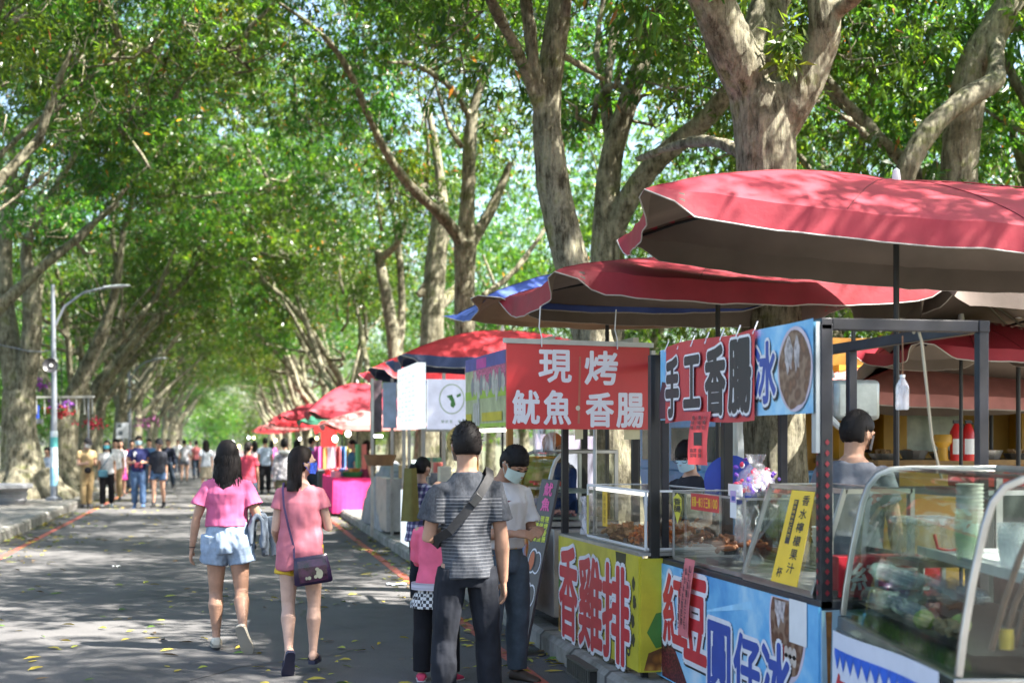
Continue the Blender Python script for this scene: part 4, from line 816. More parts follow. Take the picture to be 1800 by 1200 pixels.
pb = onC('plastic_bag', 'clump of thin clear bags hanging at the far end of the yellow cart counter', 'plastic bag', bx0-.12, .06, ZC2+.02)
g = MB(); g.grid(lambda a, b: ((a-.5)*(.22-.12*b), .03*math.sin(a*12)+.03*mnoise.noise(Vector((a*4, b*4, 3))), b*.28), 18, 10); g.build('bag_film', film('bag film', (.75, .75, .8), .5), pb)
# red hanging sign of the yellow cart
a0 = P(890, 775, 9.95); a1 = P(1141, 775, 10.45); a0.z = a1.z = 0; PS = Plane((a0.x, a0.y), (a1.x, a1.y), 0); LS = PS.L; FS = Face(PS)
hs = thing('hanging_sign', 'red hanging sign with big white characters for grilled squid and sausage', 'sign', (a0.x, a0.y, 0), PS.rot())
g = MB(); zb, zt = 1.735, 2.335; g.box(0, -.006, zb, LS, .006, zt, 0)
for ch, (u0, u1, vt, vb) in zip('現烤魷魚香腸', ((947, 1003, 616, 671), (1028, 1084, 618, 675), (901, 947, 687, 744), (956, 1002, 687, 745), (1030, 1077, 691, 749), (1084, 1130, 692, 750))):
    g.glyph(ch, FS.box(u0, u1, vt, vb), -.0075, 1, .03)
c = FS(1015, 717); disc(g, c, .018, .018, -.0078, 2); x = FS(1017)[0]; poly(g, [(x-.012, zb+.04), (x+.006, zb+.04), (x+.012, zb+.30), (x+.016, zt-.08), (x, zt-.08), (x-.004, zb+.30)], -.0073, 3)
g.build('sign_board', [SIGNRED, M('sign lettering grey white', (.66, .66, .74), .5, var=.06), M('sign dot', (.6, .55, .45)), M('old tape', (.40, .12, .08))], hs, smooth=0)
g = MB(); g.bar((-.02, 0, zt+.018), (LS+.03, 0, zt+.018), .03, .035); g.build('top_rail', ZINC, hs)
g = MB(); g.bar((LS+.025, -.01, zt-.29), (LS+.025, -.01, zt-.02), .035, .02); g.build('end_bracket', ZINC, hs)
for u in (950, 1083):
    x = FS(u)[0]; g = MB(); g.tube([(x, -.02, zt-.02), (x, -.02, zt+.05), (x-.01, 0, zt+.12), (x, 0, zt+.27)], .005, 6); g.build('hook', M('white wire', (.6, .6, .6)), hs)
for u, w in ((1012, 14), (1098, 28)):
    x0, z1 = FS(u, 757); x1 = FS(u+w)[0]; g = MB(); g.add([(x0, .01, zb-.075), (x1, .01, zb-.07), (x1, .01, zb+.0), (x0, .01, zb+.0)], [(0, 1, 2, 3)]); g.build('price_tag', M('cream card', (.55, .50, .30)), hs, smooth=0)
g = MB(); g.tube([(FS(1075)[0], .25, .95), (FS(1075)[0], .25, 2.3)], .014, 8); g.build('hanger_pole', ZINC, hs)
# ------------------------------------------------------------------ nearest cart: curved glass juice case
PROF = [(0, 0), (.015, .12), (.045, .30), (.085, .48), (.11, .555), (.15, .605), (.21, .63), (.30, .635)]
def curved_case(t, Ln, depth, z0, hs=1., rail=.035, rm=None, gm=None, divs=(), base=.06, ps=1.):
    prof = [(y*ps, z*hs) for y, z in PROF]+[(depth, .635*hs)]; fine = []
    for i in range(len(prof)-1):
        for j in range(3): f = j/3; fine.append((prof[i][0]*(1-f)+prof[i+1][0]*f, prof[i][1]*(1-f)+prof[i+1][1]*f))
    fine.append(prof[-1]); rm = rm or STEEL
    for x in (0., Ln)+tuple(divs):
        g = MB(); rs = []
        for i, (y, z) in enumerate(fine):
            a = fine[max(i-1, 0)]; b = fine[min(i+1, len(fine)-1)]; dy, dz = b[0]-a[0], b[1]-a[1]; l = math.hypot(dy, dz); ny, nz = -dz/l*rail*.5, dy/l*rail*.5
            rs.append([(x-rail/2, y+ny, z0+z+nz), (x+rail/2, y+ny, z0+z+nz), (x+rail/2, y-ny, z0+z-nz), (x-rail/2, y-ny, z0+z-nz)])
        g.rings(rs); g.build('rail', rm, t, smooth=50, bevel=.004)
    g = MB(); g.grid(lambda a, b: (rail/2+(Ln-rail)*a, fine[int(round(b*(len(fine)-1)))][0], z0+fine[int(round(b*(len(fine)-1)))][1]), 2, len(fine)-1); g.build('curved_pane', gm or GLS, t, smooth=60)
    for x in (.002, Ln-.002):
        g = MB(); g.add([(x, y, z0+z) for y, z in fine]+[(x, depth, z0)], [tuple(range(len(fine)+1))]); g.build('end_pane', glass('clear end pane', (.80, .88, .84), .025), t, smooth=0)
    g = MB(); g.box(-.02, -.02, z0-base, Ln+.02, depth+.02, z0-.004); g.build('base_ledge', rm, t, bevel=.005)
    g = MB(); g.bar((0, depth, z0), (0, depth, z0+.635*hs), .03); g.bar((Ln, depth, z0), (Ln, depth, z0+.635*hs), .03); g.bar((0, depth, z0+.635*hs), (Ln, depth, z0+.635*hs), .03); g.bar((0, .31*ps, z0+.63*hs), (Ln, .31*ps, z0+.63*hs), .018)
    g.build('rear_frame', rm, t)
PA = Plane((2.79, 6.15), (2.45, 4.47), .145); FA = Face(PA); LA = PA.L; ZA = .70; DA = .72
def onA(name, label, cat, x, y, z, group=None, rz=0.):
    q = Vector((x, y, 0)); q.rotate(Matrix.Rotation(PA.rot(), 3, 'Z')); return thing(name, label, cat, (2.79+q.x, 6.15+q.y, .145+z), PA.rot()+rz, group)
ca = thing('food_cart', 'nearest stainless steel juice cart with a curved glass front and white banner', 'food cart', (2.79, 6.15, .145), PA.rot(), 'food carts along the right kerb')
curved_case(ca, LA, DA, ZA, hs=1.07, rail=.026, ps=1.05, gm=glass('case glass greenish', (.66, .77, .71), .15))
g = MB(); g.box(.01, .012, .06, LA-.01, DA, ZA-.055); g.build('cart_body', M('cart body white steel', (.50, .52, .54), .4, .2, var=.1, dirt=.25), ca, bevel=.006)
g = MB(); g.box(-.01, -.03, ZA-.10, LA+.01, .02, ZA-.055); g.build('front_ledge', STEEL, ca, bevel=.006)
for x in (-.0, LA):
    g = MB(); g.bar((x, .0, 0), (x, .0, ZA-.1), .045); g.build('leg', STEEL, ca)
g = MB(); g.grid(lambda a, b: (.04+(LA-.08)*a, .06+(DA-.1)*b, ZA+.066), 6, 4); g.build('tray_rim', M('tray dark', (.07, .07, .065), .4, .3, dirt=.3), ca, smooth=0)
g = MB(); g.box(.02, DA-.03, ZA, LA-.62, DA-.015, ZA+.29); g.build('added_shade_panel', M('added shade panel dark', (.10, .105, .10), .35, .4, var=.4), ca, smooth=0)  # added dark panel standing in for the shade inside the case
g = MB(); rnd = random.Random(4)   # green plastic grass showing under the tray
for i in range(900):
    x = rnd.uniform(.12, LA-.1); y = rnd.uniform(.02, .10); h = rnd.uniform(.02, .055); a = rnd.gauss(0, .012)
    g.add([(x-.004, y, ZA), (x+.004, y, ZA), (x+a, y-.006, ZA+h)], [(0, 1, 2)], rnd.choice([0, 0, 1]))
g.build('plastic_grass', [M('plastic grass', (.14, .28, .03), .5, var=.3), M('plastic grass light', (.30, .42, .06), .4)], ca, smooth=0)
g = MB(); g.box(.03, .34, ZA+.30, LA-.03, DA-.02, ZA+.312); g.box(.03, .335, ZA+.285, LA-.03, .345, ZA+.325); g.build('shelf', M('shelf frosted', (.42, .44, .44), .3), ca, smooth=0)
g = MB(); g.box(LA+.012, .03, .1, LA+.016, DA-.03, ZA-.10, 0)
for k, (y, z, r) in enumerate([(.14, .50, .045), (.27, .49, .022), (.34, .50, .025), (.44, .49, .03)]):
    pts = [(LA+.0175, y+r*math.cos(j*.42), z+r*1.3*math.sin(j*.42)) for j in range(15)]; g.add(pts, [tuple(range(15))], 1+k % 2)
g.build('end_panel', [M('end panel white', (.52, .56, .62), .4, var=.08), M('fruit print', (.16, .10, .09)), M('fruit print pink', (.28, .06, .12))], ca, smooth=0)
# white banner with blue pennants
bl = onA('hanging_banner', 'white cloth banner with blue pennant edge and red characters on the nearest cart', 'banner', 0, -.045, 0)
xa, xb = FA(1489)[0], FA(1688)[0]; g = MB(); tz = lambda a: .645+.075*a
def bpos(a, z, lift=0.): return Vector((xa+(xb-xa)*a, -.012*math.sin(a*7+z*3)-lift-.02*(1-z), tz(a)-z))
g.grid(lambda a, b: bpos(a, .52*b), 30, 12, 0)
for i in range(12):
    a0 = .04+i*.075; a1 = a0+.072; am = (a0+a1)/2
    for q0, q1, q2 in ((a0, a1, am),): g.add([bpos(q0, .075, .003), bpos(q0, .10, .003), bpos(q2, .165, .003), bpos(q1, .10, .003), bpos(q1, .075, .003)], [(0, 1, 2, 3, 4)], 1)
for i, ch in enumerate('各式果汁'):
    a0 = .0+i*.25; p0 = bpos(a0+.03, .44, .006); ex = Vector((1, 0, .06)); g.glyph(ch, (0, 0, .30*.95, .25), .0, 2, .04, O=p0, ex=ex, ez=(0, 0, 1))
g.build('banner_cloth', [M('banner white', (.66, .68, .78), .6, var=.05, bump=.1, bsc=6), M('pennant blue', (.02, .12, .62), .5), INKR], bl, smooth=0)
# things inside the curved case
PETM = film('pet bottle', (.36, .44, .46), .30)
for k in range(24):
    x = .18+.11*(k % 6)+.02*math.sin(k*3); y = .13+.13*(k//6 % 3); z = ZA+.105+.062*(k//9)
    b = onA('plastic_bottle', 'empty clear bottle lying in the heap inside the curved case', 'bottle', x, y, z, 'empty bottles heaped in the curved case'); g = MB()
    g.tube([(-.10, 0, 0), (-.095, 0, 0), (-.07, 0, 0), (-.065, 0, 0), (-.03, 0, 0), (-.026, 0, 0), (.03, 0, 0), (.06, 0, 0), (.10, 0, 0), (.115, 0, 0)], [.034, .039, .039, .035, .039, .035, .039, .034, .014, .014], 12)
    b.rotation_euler[2] += random.Random(k).uniform(-1.1, 1.1); b.scale = (.86,)*3; g.build('bottle_shell', PETM, b)
def cupstack(name, label, x, y, z, n, m, r=.047):
    t = onA(name, label, 'cups', x, y, z); g = MB()
    for i in range(n): g.lathe([(r*.8, i*.017), (r*1.0, .1+i*.017), (r*1.06, .1+i*.017), (r*1.06, .106+i*.017), (r*.9, .106+i*.017)], n=16)
    g.build('cups', m, t); return t
cupstack('cup_stack', 'tall stack of white paper cups with a red flower print inside the curved case', .52, .42, ZA+.314, 13, M('paper cup', (.66, .64, .6), .5, var=.25, sc=24), .055)
cupstack('cup_stack', 'stack of translucent green tinted cups beside the white paper cups', .66, .36, ZA+.314, 7, film('green cups', (.5, .62, .45), .3))
cupstack('cup_stack', 'low stack of clear cups toward the near end of the shelf', 1.05, .42, ZA+.314, 5, film('clear cups', (.7, .75, .75), .45), .06)
for k, (x, y, lab, c) in enumerate([(.96, .10, 'whole green guava at the front of the curved case', (.22, .34, .05)), (1.10, .20, 'pale green guava behind the ginger roots', (.30, .40, .10))]):
    t = onA('guava', lab, 'fruit', x, y, ZA+.10); g = MB(); g.ell((0, 0, 0), (.045, .042, .04)); g.build('fruit_flesh', M('guava %d' % k, c, .4, var=.2), t)
for k, (x, y) in enumerate([(1.16, .09), (1.26, .13), (1.35, .10)]):
    t = onA('ginger_root', ['knobbly tan ginger root lying nearest the guava', 'knobbly tan ginger root in the middle of the three', 'knobbly tan ginger root against the near rail'][k], 'ginger', x, y, ZA+.09, 'ginger roots in the curved case'); g = MB(); rnd = random.Random(k)
    for j in range(5): a = Vector((rnd.uniform(-.05, .05), rnd.uniform(-.02, .02), 0)); g.tube([a, a+Vector((rnd.uniform(-.05, .05), rnd.uniform(-.03, .03), .02)), a+Vector((rnd.uniform(-.07, .07), 0, .035))], [.014, .018, .010], 7)
    g.build('root', M('ginger', (.42, .29, .17), .7, var=.3, sc=15), t)
for k in range(4):
    t = onA('sugarcane_stalk', 'brown sugarcane stalk leaning in the near end of the curved case', 'sugarcane', LA-.08-.03*k, .14+.05*k, ZA+.08, 'sugarcane stalks in the curved case'); g = MB(); g.tube([(0, 0, 0), (.01, .04, .16), (.02, .09+.02*k, .32), (.03, .15+.02*k, .46)], .012, 8); g.build('stalk', M('sugarcane', (.10, .05, .03), .5, var=.4, sc=20), t)
for k, (x, y, c) in enumerate([(LA-.10, .20, (.5, .33, .03)), (LA-.17, .22, (.12, .12, .13)), (LA-.06, .28, (.6, .6, .6))]):
    t = onA('spice_jar', ['small jar with a yellow lid in the near end of the case', 'small dark jar between the yellow lidded and the white one', 'small white jar in the near end of the case'][k], 'jar', x, y, ZA+.08); g = MB(); g.lathe([(.025, 0), (.026, .05), (.02, .055)], n=14); g.build('jar_body', M('jar %d' % k, c, .3), t); g = MB(); g.lathe([(.024, .052), (.024, .07), (.001, .071)], n=14); g.build('lid', M('lid %d' % k, c, .3), t)
t = onA('water_jug', 'white translucent plastic jug standing in the near end of the case', 'jug', LA-.1, .48, ZA+.08); g = MB(); g.lathe([(.06, 0), (.065, .03), (.065, .17), (.03, .21), (.03, .23)], n=18); g.build('jug_body', film('jug', (.7, .75, .85), .75), t)
# ------------------------------------------------------------------ stall beyond the yellow cart: squid stall with a curved case and picture banner
PE = Plane((2.42, 14.3), (2.50, 11.05), .145); FE = Face(PE)
ce = thing('food_cart', 'dark grilled squid cart with a small curved glass case and a picture banner', 'food cart', (2.42, 14.3, .145), PE.rot(), 'food carts along the right kerb')
g = MB(); g.box(1.7, .05, .1, PE.L, .8, .80); g.build('cart_body', STEELD, ce, bevel=.005)
g = MB(); g.box(0, .05, .1, 1.68, .8, .85); g.build('wood_counter', M('orange wood', (.28, .13, .035), .6, var=.3, stretch=(1, 1, 6)), ce, bevel=.005)
for x, y, m in ((.05, .05, M('orange post', (.42, .20, .04), .6)), (1.64, .05, M('orange post', (.42, .20, .04), .6)), (3.2, .75, BLACKM), (.05, .75, BLACKM), (1.64, .75, BLACKM)):
    g = MB(); g.bar((x, y, .1), (x, y, 2.3), .055); g.build('post', m, ce)
g = MB(); g.bar((0, .05, 2.32), (3.2, .05, 2.32), .05); g.bar((0, .75, 2.32), (3.2, .75, 2.32), .05); g.build('top_frame', STEELD, ce)
x0, x1 = FE(822)[0], FE(893)[0]; g = MB(); B0, B1 = 1.64, 2.33
def pe(a, b): return (x0+(x1-x0)*a, -.02, B0+(B1-B0)*b)
def pr(a0, b0, a1, b1, m, l): g.add([(*pe(a, b)[:1], -.02-l*.0015, pe(a, b)[2]) for a, b in ((a0, b0), (a1, b0), (a1, b1), (a0, b1))], [(0, 1, 2, 3)], m)
pr(0, 0, 1, 1, 0, 0); pr(0, .82, 1, 1, 1, 1); pr(.3, .83, .55, .97, 2, 2); pr(.22, .52, 1, .82, 3, 2); pr(0, .40, 1, .52, 4, 2); pr(.0, .0, 1, .05, 4, 2)
for k in range(11): disc(g, (x0+(x1-x0)*(.2+.075*k), 0, B0+.40+.04*math.sin(k*2.2))[0::2], .075, .10+.03*math.sin(k), -.0245, 5 if k % 3 else 6, wob=.3, seed=k)
for k in range(3): pr(.22+.06*k, .02, .27+.06*k, .35, 5, 4)
pr(.45, .08, .93, .20, 7, 5); pr(.02, .08, .18, .2, 7, 5)
spk = M('pink print', (.50, .10, .22), .5, var=.9, sc=42); g.build('picture_banner', [M('banner pale green', (.42, .45, .25), .5, var=.3), M('banner violet blue', (.09, .08, .34), .5, var=.2), M('banner magenta', (.55, .06, .32)), spk, M('banner lime', (.36, .52, .06)), M('banner mushroom grey', (.5, .48, .44), .5, var=.3, sc=20), M('banner grey', (.25, .24, .26)), M('banner yellow', (.55, .45, .03))], ce, smooth=0)
g = MB(); g.box(x0+.6, -.01, B0-.05, x1-.2, .05, B0-.015); g.build('light_bar', M('warm light bar', (.9, .9, .8), emit=((1, .97, .8), .6)), ce)
t = thing('glass_case', 'small curved glass display of skewers on the squid cart', 'display case', (2.47, 12.35, .145), PE.rot()); curved_case(t, 1.12, .62, .86, hs=.88, rail=.03, rm=STEEL, base=.05)
g = MB(); g.box(.05, .2, 1.08, 1.07, .58, 1.09); g.build('shelf', STEELD, t, smooth=0)
for k in range(3):
    q = thing('skewer_tray', ['steel tray of orange skewers on the lower deck', 'steel tray of red skewers on the glass shelf', 'steel tray of pink skewers at the near end'][k], 'tray', (2.6+.02*k, 12.1-.36*k, .145+(.87 if k != 1 else 1.1)), PE.rot()); g = MB(); g.box(-.14, -.1, 0, .14, .16, .02, 0)
    rnd = random.Random(k)
    for j in range(24): g.obox((rnd.uniform(-.12, .12), rnd.uniform(-.08, .14), .035+rnd.random()*.03), (.05, .02, .02), Matrix.Rotation(rnd.uniform(0, 3), 3, 'Z'), 1)
    g.build('tray', [STEEL, M('skewer %d' % k, [(.5, .18, .04), (.5, .05, .03), (.5, .2, .2)][k], .5, var=.3)], q, smooth=0)
lb = thing('menu_board', 'tall dark menu board leaning against the squid cart with painted food ovals', 'menu board', (2.13, 11.02, .01))
nb0 = Vector((2.17, 10.98, .0)); nb1 = Vector((2.235, 10.69, .0)); ex = (nb1-nb0).normalized(); ez = Vector((.28, .06, 1.34)).normalized(); g = MB(); w = (nb1-nb0).length; O = nb0-Vector((2.13, 11.02, 0)); hh = 1.37
g.prism([(0, 0), (w, 0), (w, hh), (0, hh)], O, ex, ez, .02, 0); nn = ex.cross(ez)
def bq(pts, m, l): g.add([O+ex*x+ez*z+nn*(.001+l*.0015) for x, z in pts], [tuple(range(len(pts)))], m)
for k in range(3):
    c = (w*.5, .20+.26*k)
    for r, m, l in ((1, 1, 0), (.86, 0, 1)): bq([(c[0]-w*.10+w*.27*r*math.cos(j*.35), c[1]+.10*r*math.sin(j*.35)) for j in range(18)], m, l); bq([(c[0]+w*.18+w*.24*r*math.cos(j*.35), c[1]-.01+.09*r*math.sin(j*.35)) for j in range(18)], m, l)
    bq([(c[0]-w*.13+w*.15*math.cos(j*.5), c[1]+.075*math.sin(j*.5)) for j in range(13)], 2, 2)
for i, ch in enumerate('魷魚'): g.glyph(ch, (w*.30, 1.24-.12*i, w*.80, 1.34-.12*i), -.003, 3, .04, O=O, ex=ex, ez=ez)
for j in range(3):
    for i, ch in enumerate('現烤香腸'): g.glyph(ch, (w*(.70-.28*j), 1.03-.052*i, w*(.93-.28*j), 1.075-.052*i), -.003, 4, .03, O=O, ex=ex, ez=ez)
g.build('board', [M('board black', (.05, .045, .05), .5, var=.2), INKW, M('painted orange', (.55, .14, .05)), M('board pink', (.7, .1, .3)), M('board lime', (.6, .65, .05))], lb, smooth=0)
pp = thing('food_poster', 'orange and blue food photo poster on the front of the squid cart', 'poster', (2.36, 11.6, .2)); g = MB(); g.box(-.01, -.42, .05, .01, .42, .72); g.build('poster_sheet', MATS['poster print'], pp, smooth=0)
tarp = thing('tarp_screen', 'lilac grey tarpaulin screen behind the vendor in the orange cap', 'tarp', P(995, 875, 14.2)); o0 = P(995, 875, 14.2)
g = MB(); a0 = P(940, 880, 14.0)-o0; a1 = P(1048, 880, 14.6)-o0; hh = P(940, 762, 14.0).z-P(940, 880, 14.0).z
g.grid(lambda a, b: a0.lerp(a1, a)+Vector((.03*math.sin(a*11), .03*math.sin(a*11), -.9+(hh+.9)*b)), 20, 4); g.build('tarp_sheet', M('lilac tarp', (.20, .18, .25), .7, var=.12, sc=3), tarp)
bgs = thing('plastic_bag', 'bunch of white plastic bags hanging behind the hanging red sign', 'plastic bag', P(958, 800, 12.6)); g = MB(); g.grid(lambda a, b: ((a-.5)*.22, .05*math.sin(a*14)+.04*mnoise.noise(Vector((a*4, b*3, 1))), b*.26), 14, 8); g.build('bag_film', film('white bag', (.8, .8, .82), .8), bgs)
clo = thing('hanging_cloth', 'ochre yellow cloth hanging beside the man in the white shirt', 'cloth', P(937, 850, 12.4)); g = MB(); g.grid(lambda a, b: ((a-.5)*.24+.06*b, .05*math.sin(a*9+b*2), -.12+b*.36), 12, 6); g.build('cloth_sheet', cloth('ochre', (.36, .25, .05)), clo)
# ------------------------------------------------------------------ white lit stall
PF = Plane((2.5, 20.75), (2.5, 18.6), .145)
cf = thing('food_cart', 'stainless drinks stall with white lit panels and a round green cow logo', 'food cart', (2.5, 20.75, .145), PF.rot(), 'food carts along the right kerb'); LF = PF.L
LITW = M('lit white panel', (.44, .52, .54), .4, emit=((.86, .95, 1), .16)); LITS = M('lit sign lilac white', (.62, .63, .74), .4, emit=((.8, .8, 1), .05))
for x, y in ((.03, .03), (LF-.03, .03), (.03, .62), (LF-.03, .62)):
    g = MB(); g.bar((x, y, 0), (x, y, 2.5), .05); g.build('post', STEEL, cf)
g = MB(); g.box(0, -.06, 1.67, LF, .06, 2.54, 0); 
for c_ in range(5):
    for r_ in range(11):
        if (c_*7+r_*5) % 6: rectf(g, (.16+.38*c_, 1.78+.065*r_, .16+.38*c_+.10+.05*((r_*3+c_) % 4), 1.80+.065*r_), -.061, 1)
g.build('lightbox', [LITW, M('pale teal print', (.42, .56, .58), .5, emit=((.6, .9, .95), .08))], cf)
g = MB(); g.box(LF-.05, .08, 1.66, LF+.05, .70, 2.32, 0); xs = LF+.051
def ept(y, z, l=0): return (xs+l*.002, y, z)
g.add([ept(.40+.17*math.cos(j*.25), 2.06+.20*math.sin(j*.25), 1) for j in range(26)], [tuple(range(26))], 3); g.add([ept(.40+.155*math.cos(j*.25), 2.06+.185*math.sin(j*.25), 2) for j in range(26)], [tuple(range(26))], 1)
for pts in ([(.40, 2.12), (.43, 2.06), (.45, 1.99), (.42, 1.94), (.38, 1.97), (.39, 2.03), (.36, 2.06)], [(.33, 2.10), (.41, 2.12), (.40, 2.09), (.35, 2.07)], [(.46, 2.11), (.52, 2.14), (.52, 2.10), (.47, 2.08)]): g.add([ept(y, z, 3) for y, z in pts], [tuple(range(len(pts)))], 2)
for k, ch in enumerate('鮮奶茶 手作豆'): 
    if ch != ' ': g.glyph(ch, (.26+.055*k, 1.74, .30+.055*k, 1.785), .0, 2, 0, O=(xs+.002, 0, 0), ex=(0, 1, 0), ez=(0, 0, 1))
g.build('logo_sign', [LITS, LITS, M('logo green', (.06, .20, .05)), M('logo ring', (.40, .48, .34))], cf, smooth=0)
g = MB(); g.box(LF-.06, .06, 1.63, LF+.06, .72, 1.66); g.build('sign_tray', STEEL, cf)
g = MB(); g.box(.05, -.02, .03, LF-.05, .0, .80); g.build('lit_panel', LITW, cf)
g = MB(); g.box(.0, .0, .06, LF, .66, .84); g.build('cart_body', STEEL, cf, bevel=.006)
g = MB(); g.box(.0, .0, .86, LF, .66, .90); g.build('counter', STEEL, cf)
g = MB(); g.bar((LF-.5, -.03, .85), (LF-.5, -.03, 1.25), .05); g.build('light_strip', M('cyan strip', (.8, .9, .9), emit=((.75, 1, .95), .5)), cf)
wb = thing('wooden_tub', 'round brown wooden tub on the counter of the white lit stall', 'tub', P(668, 818, 22.0)); g = MB(); g.lathe([(.20, 0), (.26, .17), (.25, .17), (.2, .04)], n=20); g.build('tub_body', M('tub wood', (.22, .11, .05), .6, var=.3), wb)
# second stall with hung sign boxes
cg = thing('food_cart', 'stall behind the white lit one with dark and pale blue hung sign boxes', 'food cart', (2.7, 23.4, .145), 0, 'food carts along the right kerb')
for nm, u0, u1, vt, vb, d, m in (('sign_box', 652, 672, 668, 760, 22.6, M('sign photo brown', (.14, .10, .12), .4, var=.6, sc=5)), ('sign_box', 674, 698, 672, 752, 22.3, M('sign pale blue', (.34, .42, .58), .4, var=.2))):
    a = P(u0, vb, d)-cg.location; b = P(u1, vt, d)-cg.location; g = MB(); g.prism([(0, 0), ((b-a).x, 0), ((b-a).x, (b-a).z), (0, (b-a).z)], a, (1, 0, 0), (0, 0, 1), .12); g.build(nm, m, cg, smooth=0)
g = MB(); a = P(655, 765, 22.6)-cg.location; g.box(a.x, a.y, a.z-.03, a.x+.16, a.y+.1, a.z+.01); g.build('downlight', M('downlight', (1, 1, 1), emit=((.95, 1, .95), 1.5)), cg)
for u in (655, 690, 720):
    a = P(u, 900, 22.5)-cg.location; g = MB(); g.bar((a.x, a.y+.06, 0), (a.x, a.y+.06, 2.5), .045); g.build('post', STEEL, cg)
g = MB(); g.box(-.2, -.6, .05, 1.4, 1.0, .9); g.build('cart_body', STEELD, cg)
# grey tarpaulin covered cart
ct_ = thing('covered_cart', 'cart hidden under a slumping grey tarpaulin at the kerb', 'cart', (2.85, 25.4, .145)); mbt = MB()
for y, h, w in ((-1.7, .95, .32), (-1.0, 1.06, .34), (-.2, 1.10, .35), (.6, .95, .34), (1.3, .66, .34)): mbt.tube([(.0, y, 0), (.0, y, h*.4), (.05, y, h*.8), (.08, y, h)], [w*1.12, w*1.02, w*.86, w*.55], 14)
mbt.rings([[(-.36, y, 0), (.4, y, 0), (.36, y, .6*k), (.26, y, 1.1*k), (-.18, y, 1.1*k), (-.32, y, .6*k)] for y, k in ((-1.9, .85), (-.5, .98), (.7, .85), (1.6, .5))])
link('tarpaulin', fuse(mbt, .045, 4, fold=.07, fscale=(4, 3.5, 1.6), seed=3, name='tarpaulin'), M('grey tarpaulin', (.24, .25, .27), .5, var=.3, sc=3, bump=.6, bsc=7, dirt=.3), ct_)
# pink cloth table and far stalls
def table_stall(label, x, y, w, l, h, cm, goods, seed, name='stall_table', group='cloth covered stall tables'):
    t = thing(name, label, 'table', (x, y, .02), 0, group); rnd = random.Random(seed); g = MB()
    def skirt(a, b): 
        q = a*2*(w+l); 
        if q < w: p = (q-w/2, -l/2)
        elif q < w+l: p = (w/2, q-w-l/2)
        elif q < 2*w+l: p = (w/2-(q-w-l), l/2)
        else: p = (-w/2, l/2-(q-2*w-l))
        f = 1+.04*math.sin(a*60)*(1-b)+.05*(1-b); return (p[0]*f, p[1]*f, .05+(h-.05)*b)
    g.grid(skirt, 96, 5); g.box(-w/2, -l/2, h, w/2, l/2, h+.02); g.build('tablecloth', cm, t, smooth=0)
    g = MB()
    for i in range(goods): s = rnd.uniform(.05, .16); g.obox((rnd.uniform(-w*.45, w*.45), rnd.uniform(-l*.45, l*.45), h+.02+s*.5+rnd.random()*.05), (s, s*rnd.uniform(.6, 1.6), s), Matrix.Rotation(rnd.uniform(0, 3), 3, 'Z'), rnd.randint(0, 5))
    tag(g.build('merchandise', [M('goods red', (.5, .04, .05)), M('goods green', (.05, .28, .08)), M('goods white', (.65, .65, .65)), M('goods blue', (.08, .16, .42)), M('goods orange', (.55, .25, .05)), M('goods pink', (.6, .2, .3))], t, smooth=0), kind='stuff'); return t
HOTP = cloth('hot pink', (.78, .045, .20), bump=.1)
table_stall('hot pink cloth table heaped with colourful goods at the kerb', 2.75, 33.2, .95, 3.6, .80, HOTP, 40, 1)
gb = thing('green_basin', 'green plastic basin on the hot pink table', 'basin', P(622, 838, 31.8)); g = MB(); g.lathe([(.22, 0), (.28, .12), (.27, .12), (.21, .02)], n=20); g.build('basin_bowl', M('basin green', (.02, .22, .07), .4), gb)
ft = [(2.9, 40, (.20, .22, .25)), (2.9, 46, (.30, .08, .08)), (3.0, 53, (.10, .2, .14)), (2.9, 61, (.3, .3, .32)), (3.0, 70, (.35, .1, .12)), (2.9, 80, (.1, .15, .3)), (3.0, 92, (.3, .25, .1))]
for k, (x, y, c) in enumerate(ft): table_stall('far stall table under the row of red umbrellas', x, y, 1.0, 3.2, .82, cloth('stall %d' % k, c), 24, 20+k, group='far stall tables')
# more umbrellas down the kerb
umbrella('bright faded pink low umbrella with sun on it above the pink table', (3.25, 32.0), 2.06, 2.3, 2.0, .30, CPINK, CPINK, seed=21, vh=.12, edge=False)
umbrella('large domed red umbrella beyond the hung sign boxes', (3.3, 37.0), 2.46, 2.5, 2.4, .70, CREDU, UNDER, seed=25, vh=.2, edge=False)
umbrella('dark green umbrella beyond the large domed red one', (3.5, 44.5), 2.3, 2.6, 2.2, .28, CGREEN, CGREEN, seed=29, vh=.12, edge=False)
for k, (x, y, z, m) in enumerate([(3.1, 50, 2.55, CREDU), (3.0, 58, 2.4, CREDB), (3.2, 65, 2.65, CREDU), (3.0, 73, 2.4, CPINK), (3.1, 82, 2.4, CREDB), (3.0, 92, 2.4, CREDU), (3.1, 104, 2.4, CREDB)]):
    umbrella('red umbrella of the far stalls where the road narrows', (x, y), z, 2.6, 2.4, .42, m, UNDER, seed=30+k, vh=.14, edge=False, group='red umbrellas of the far stalls')
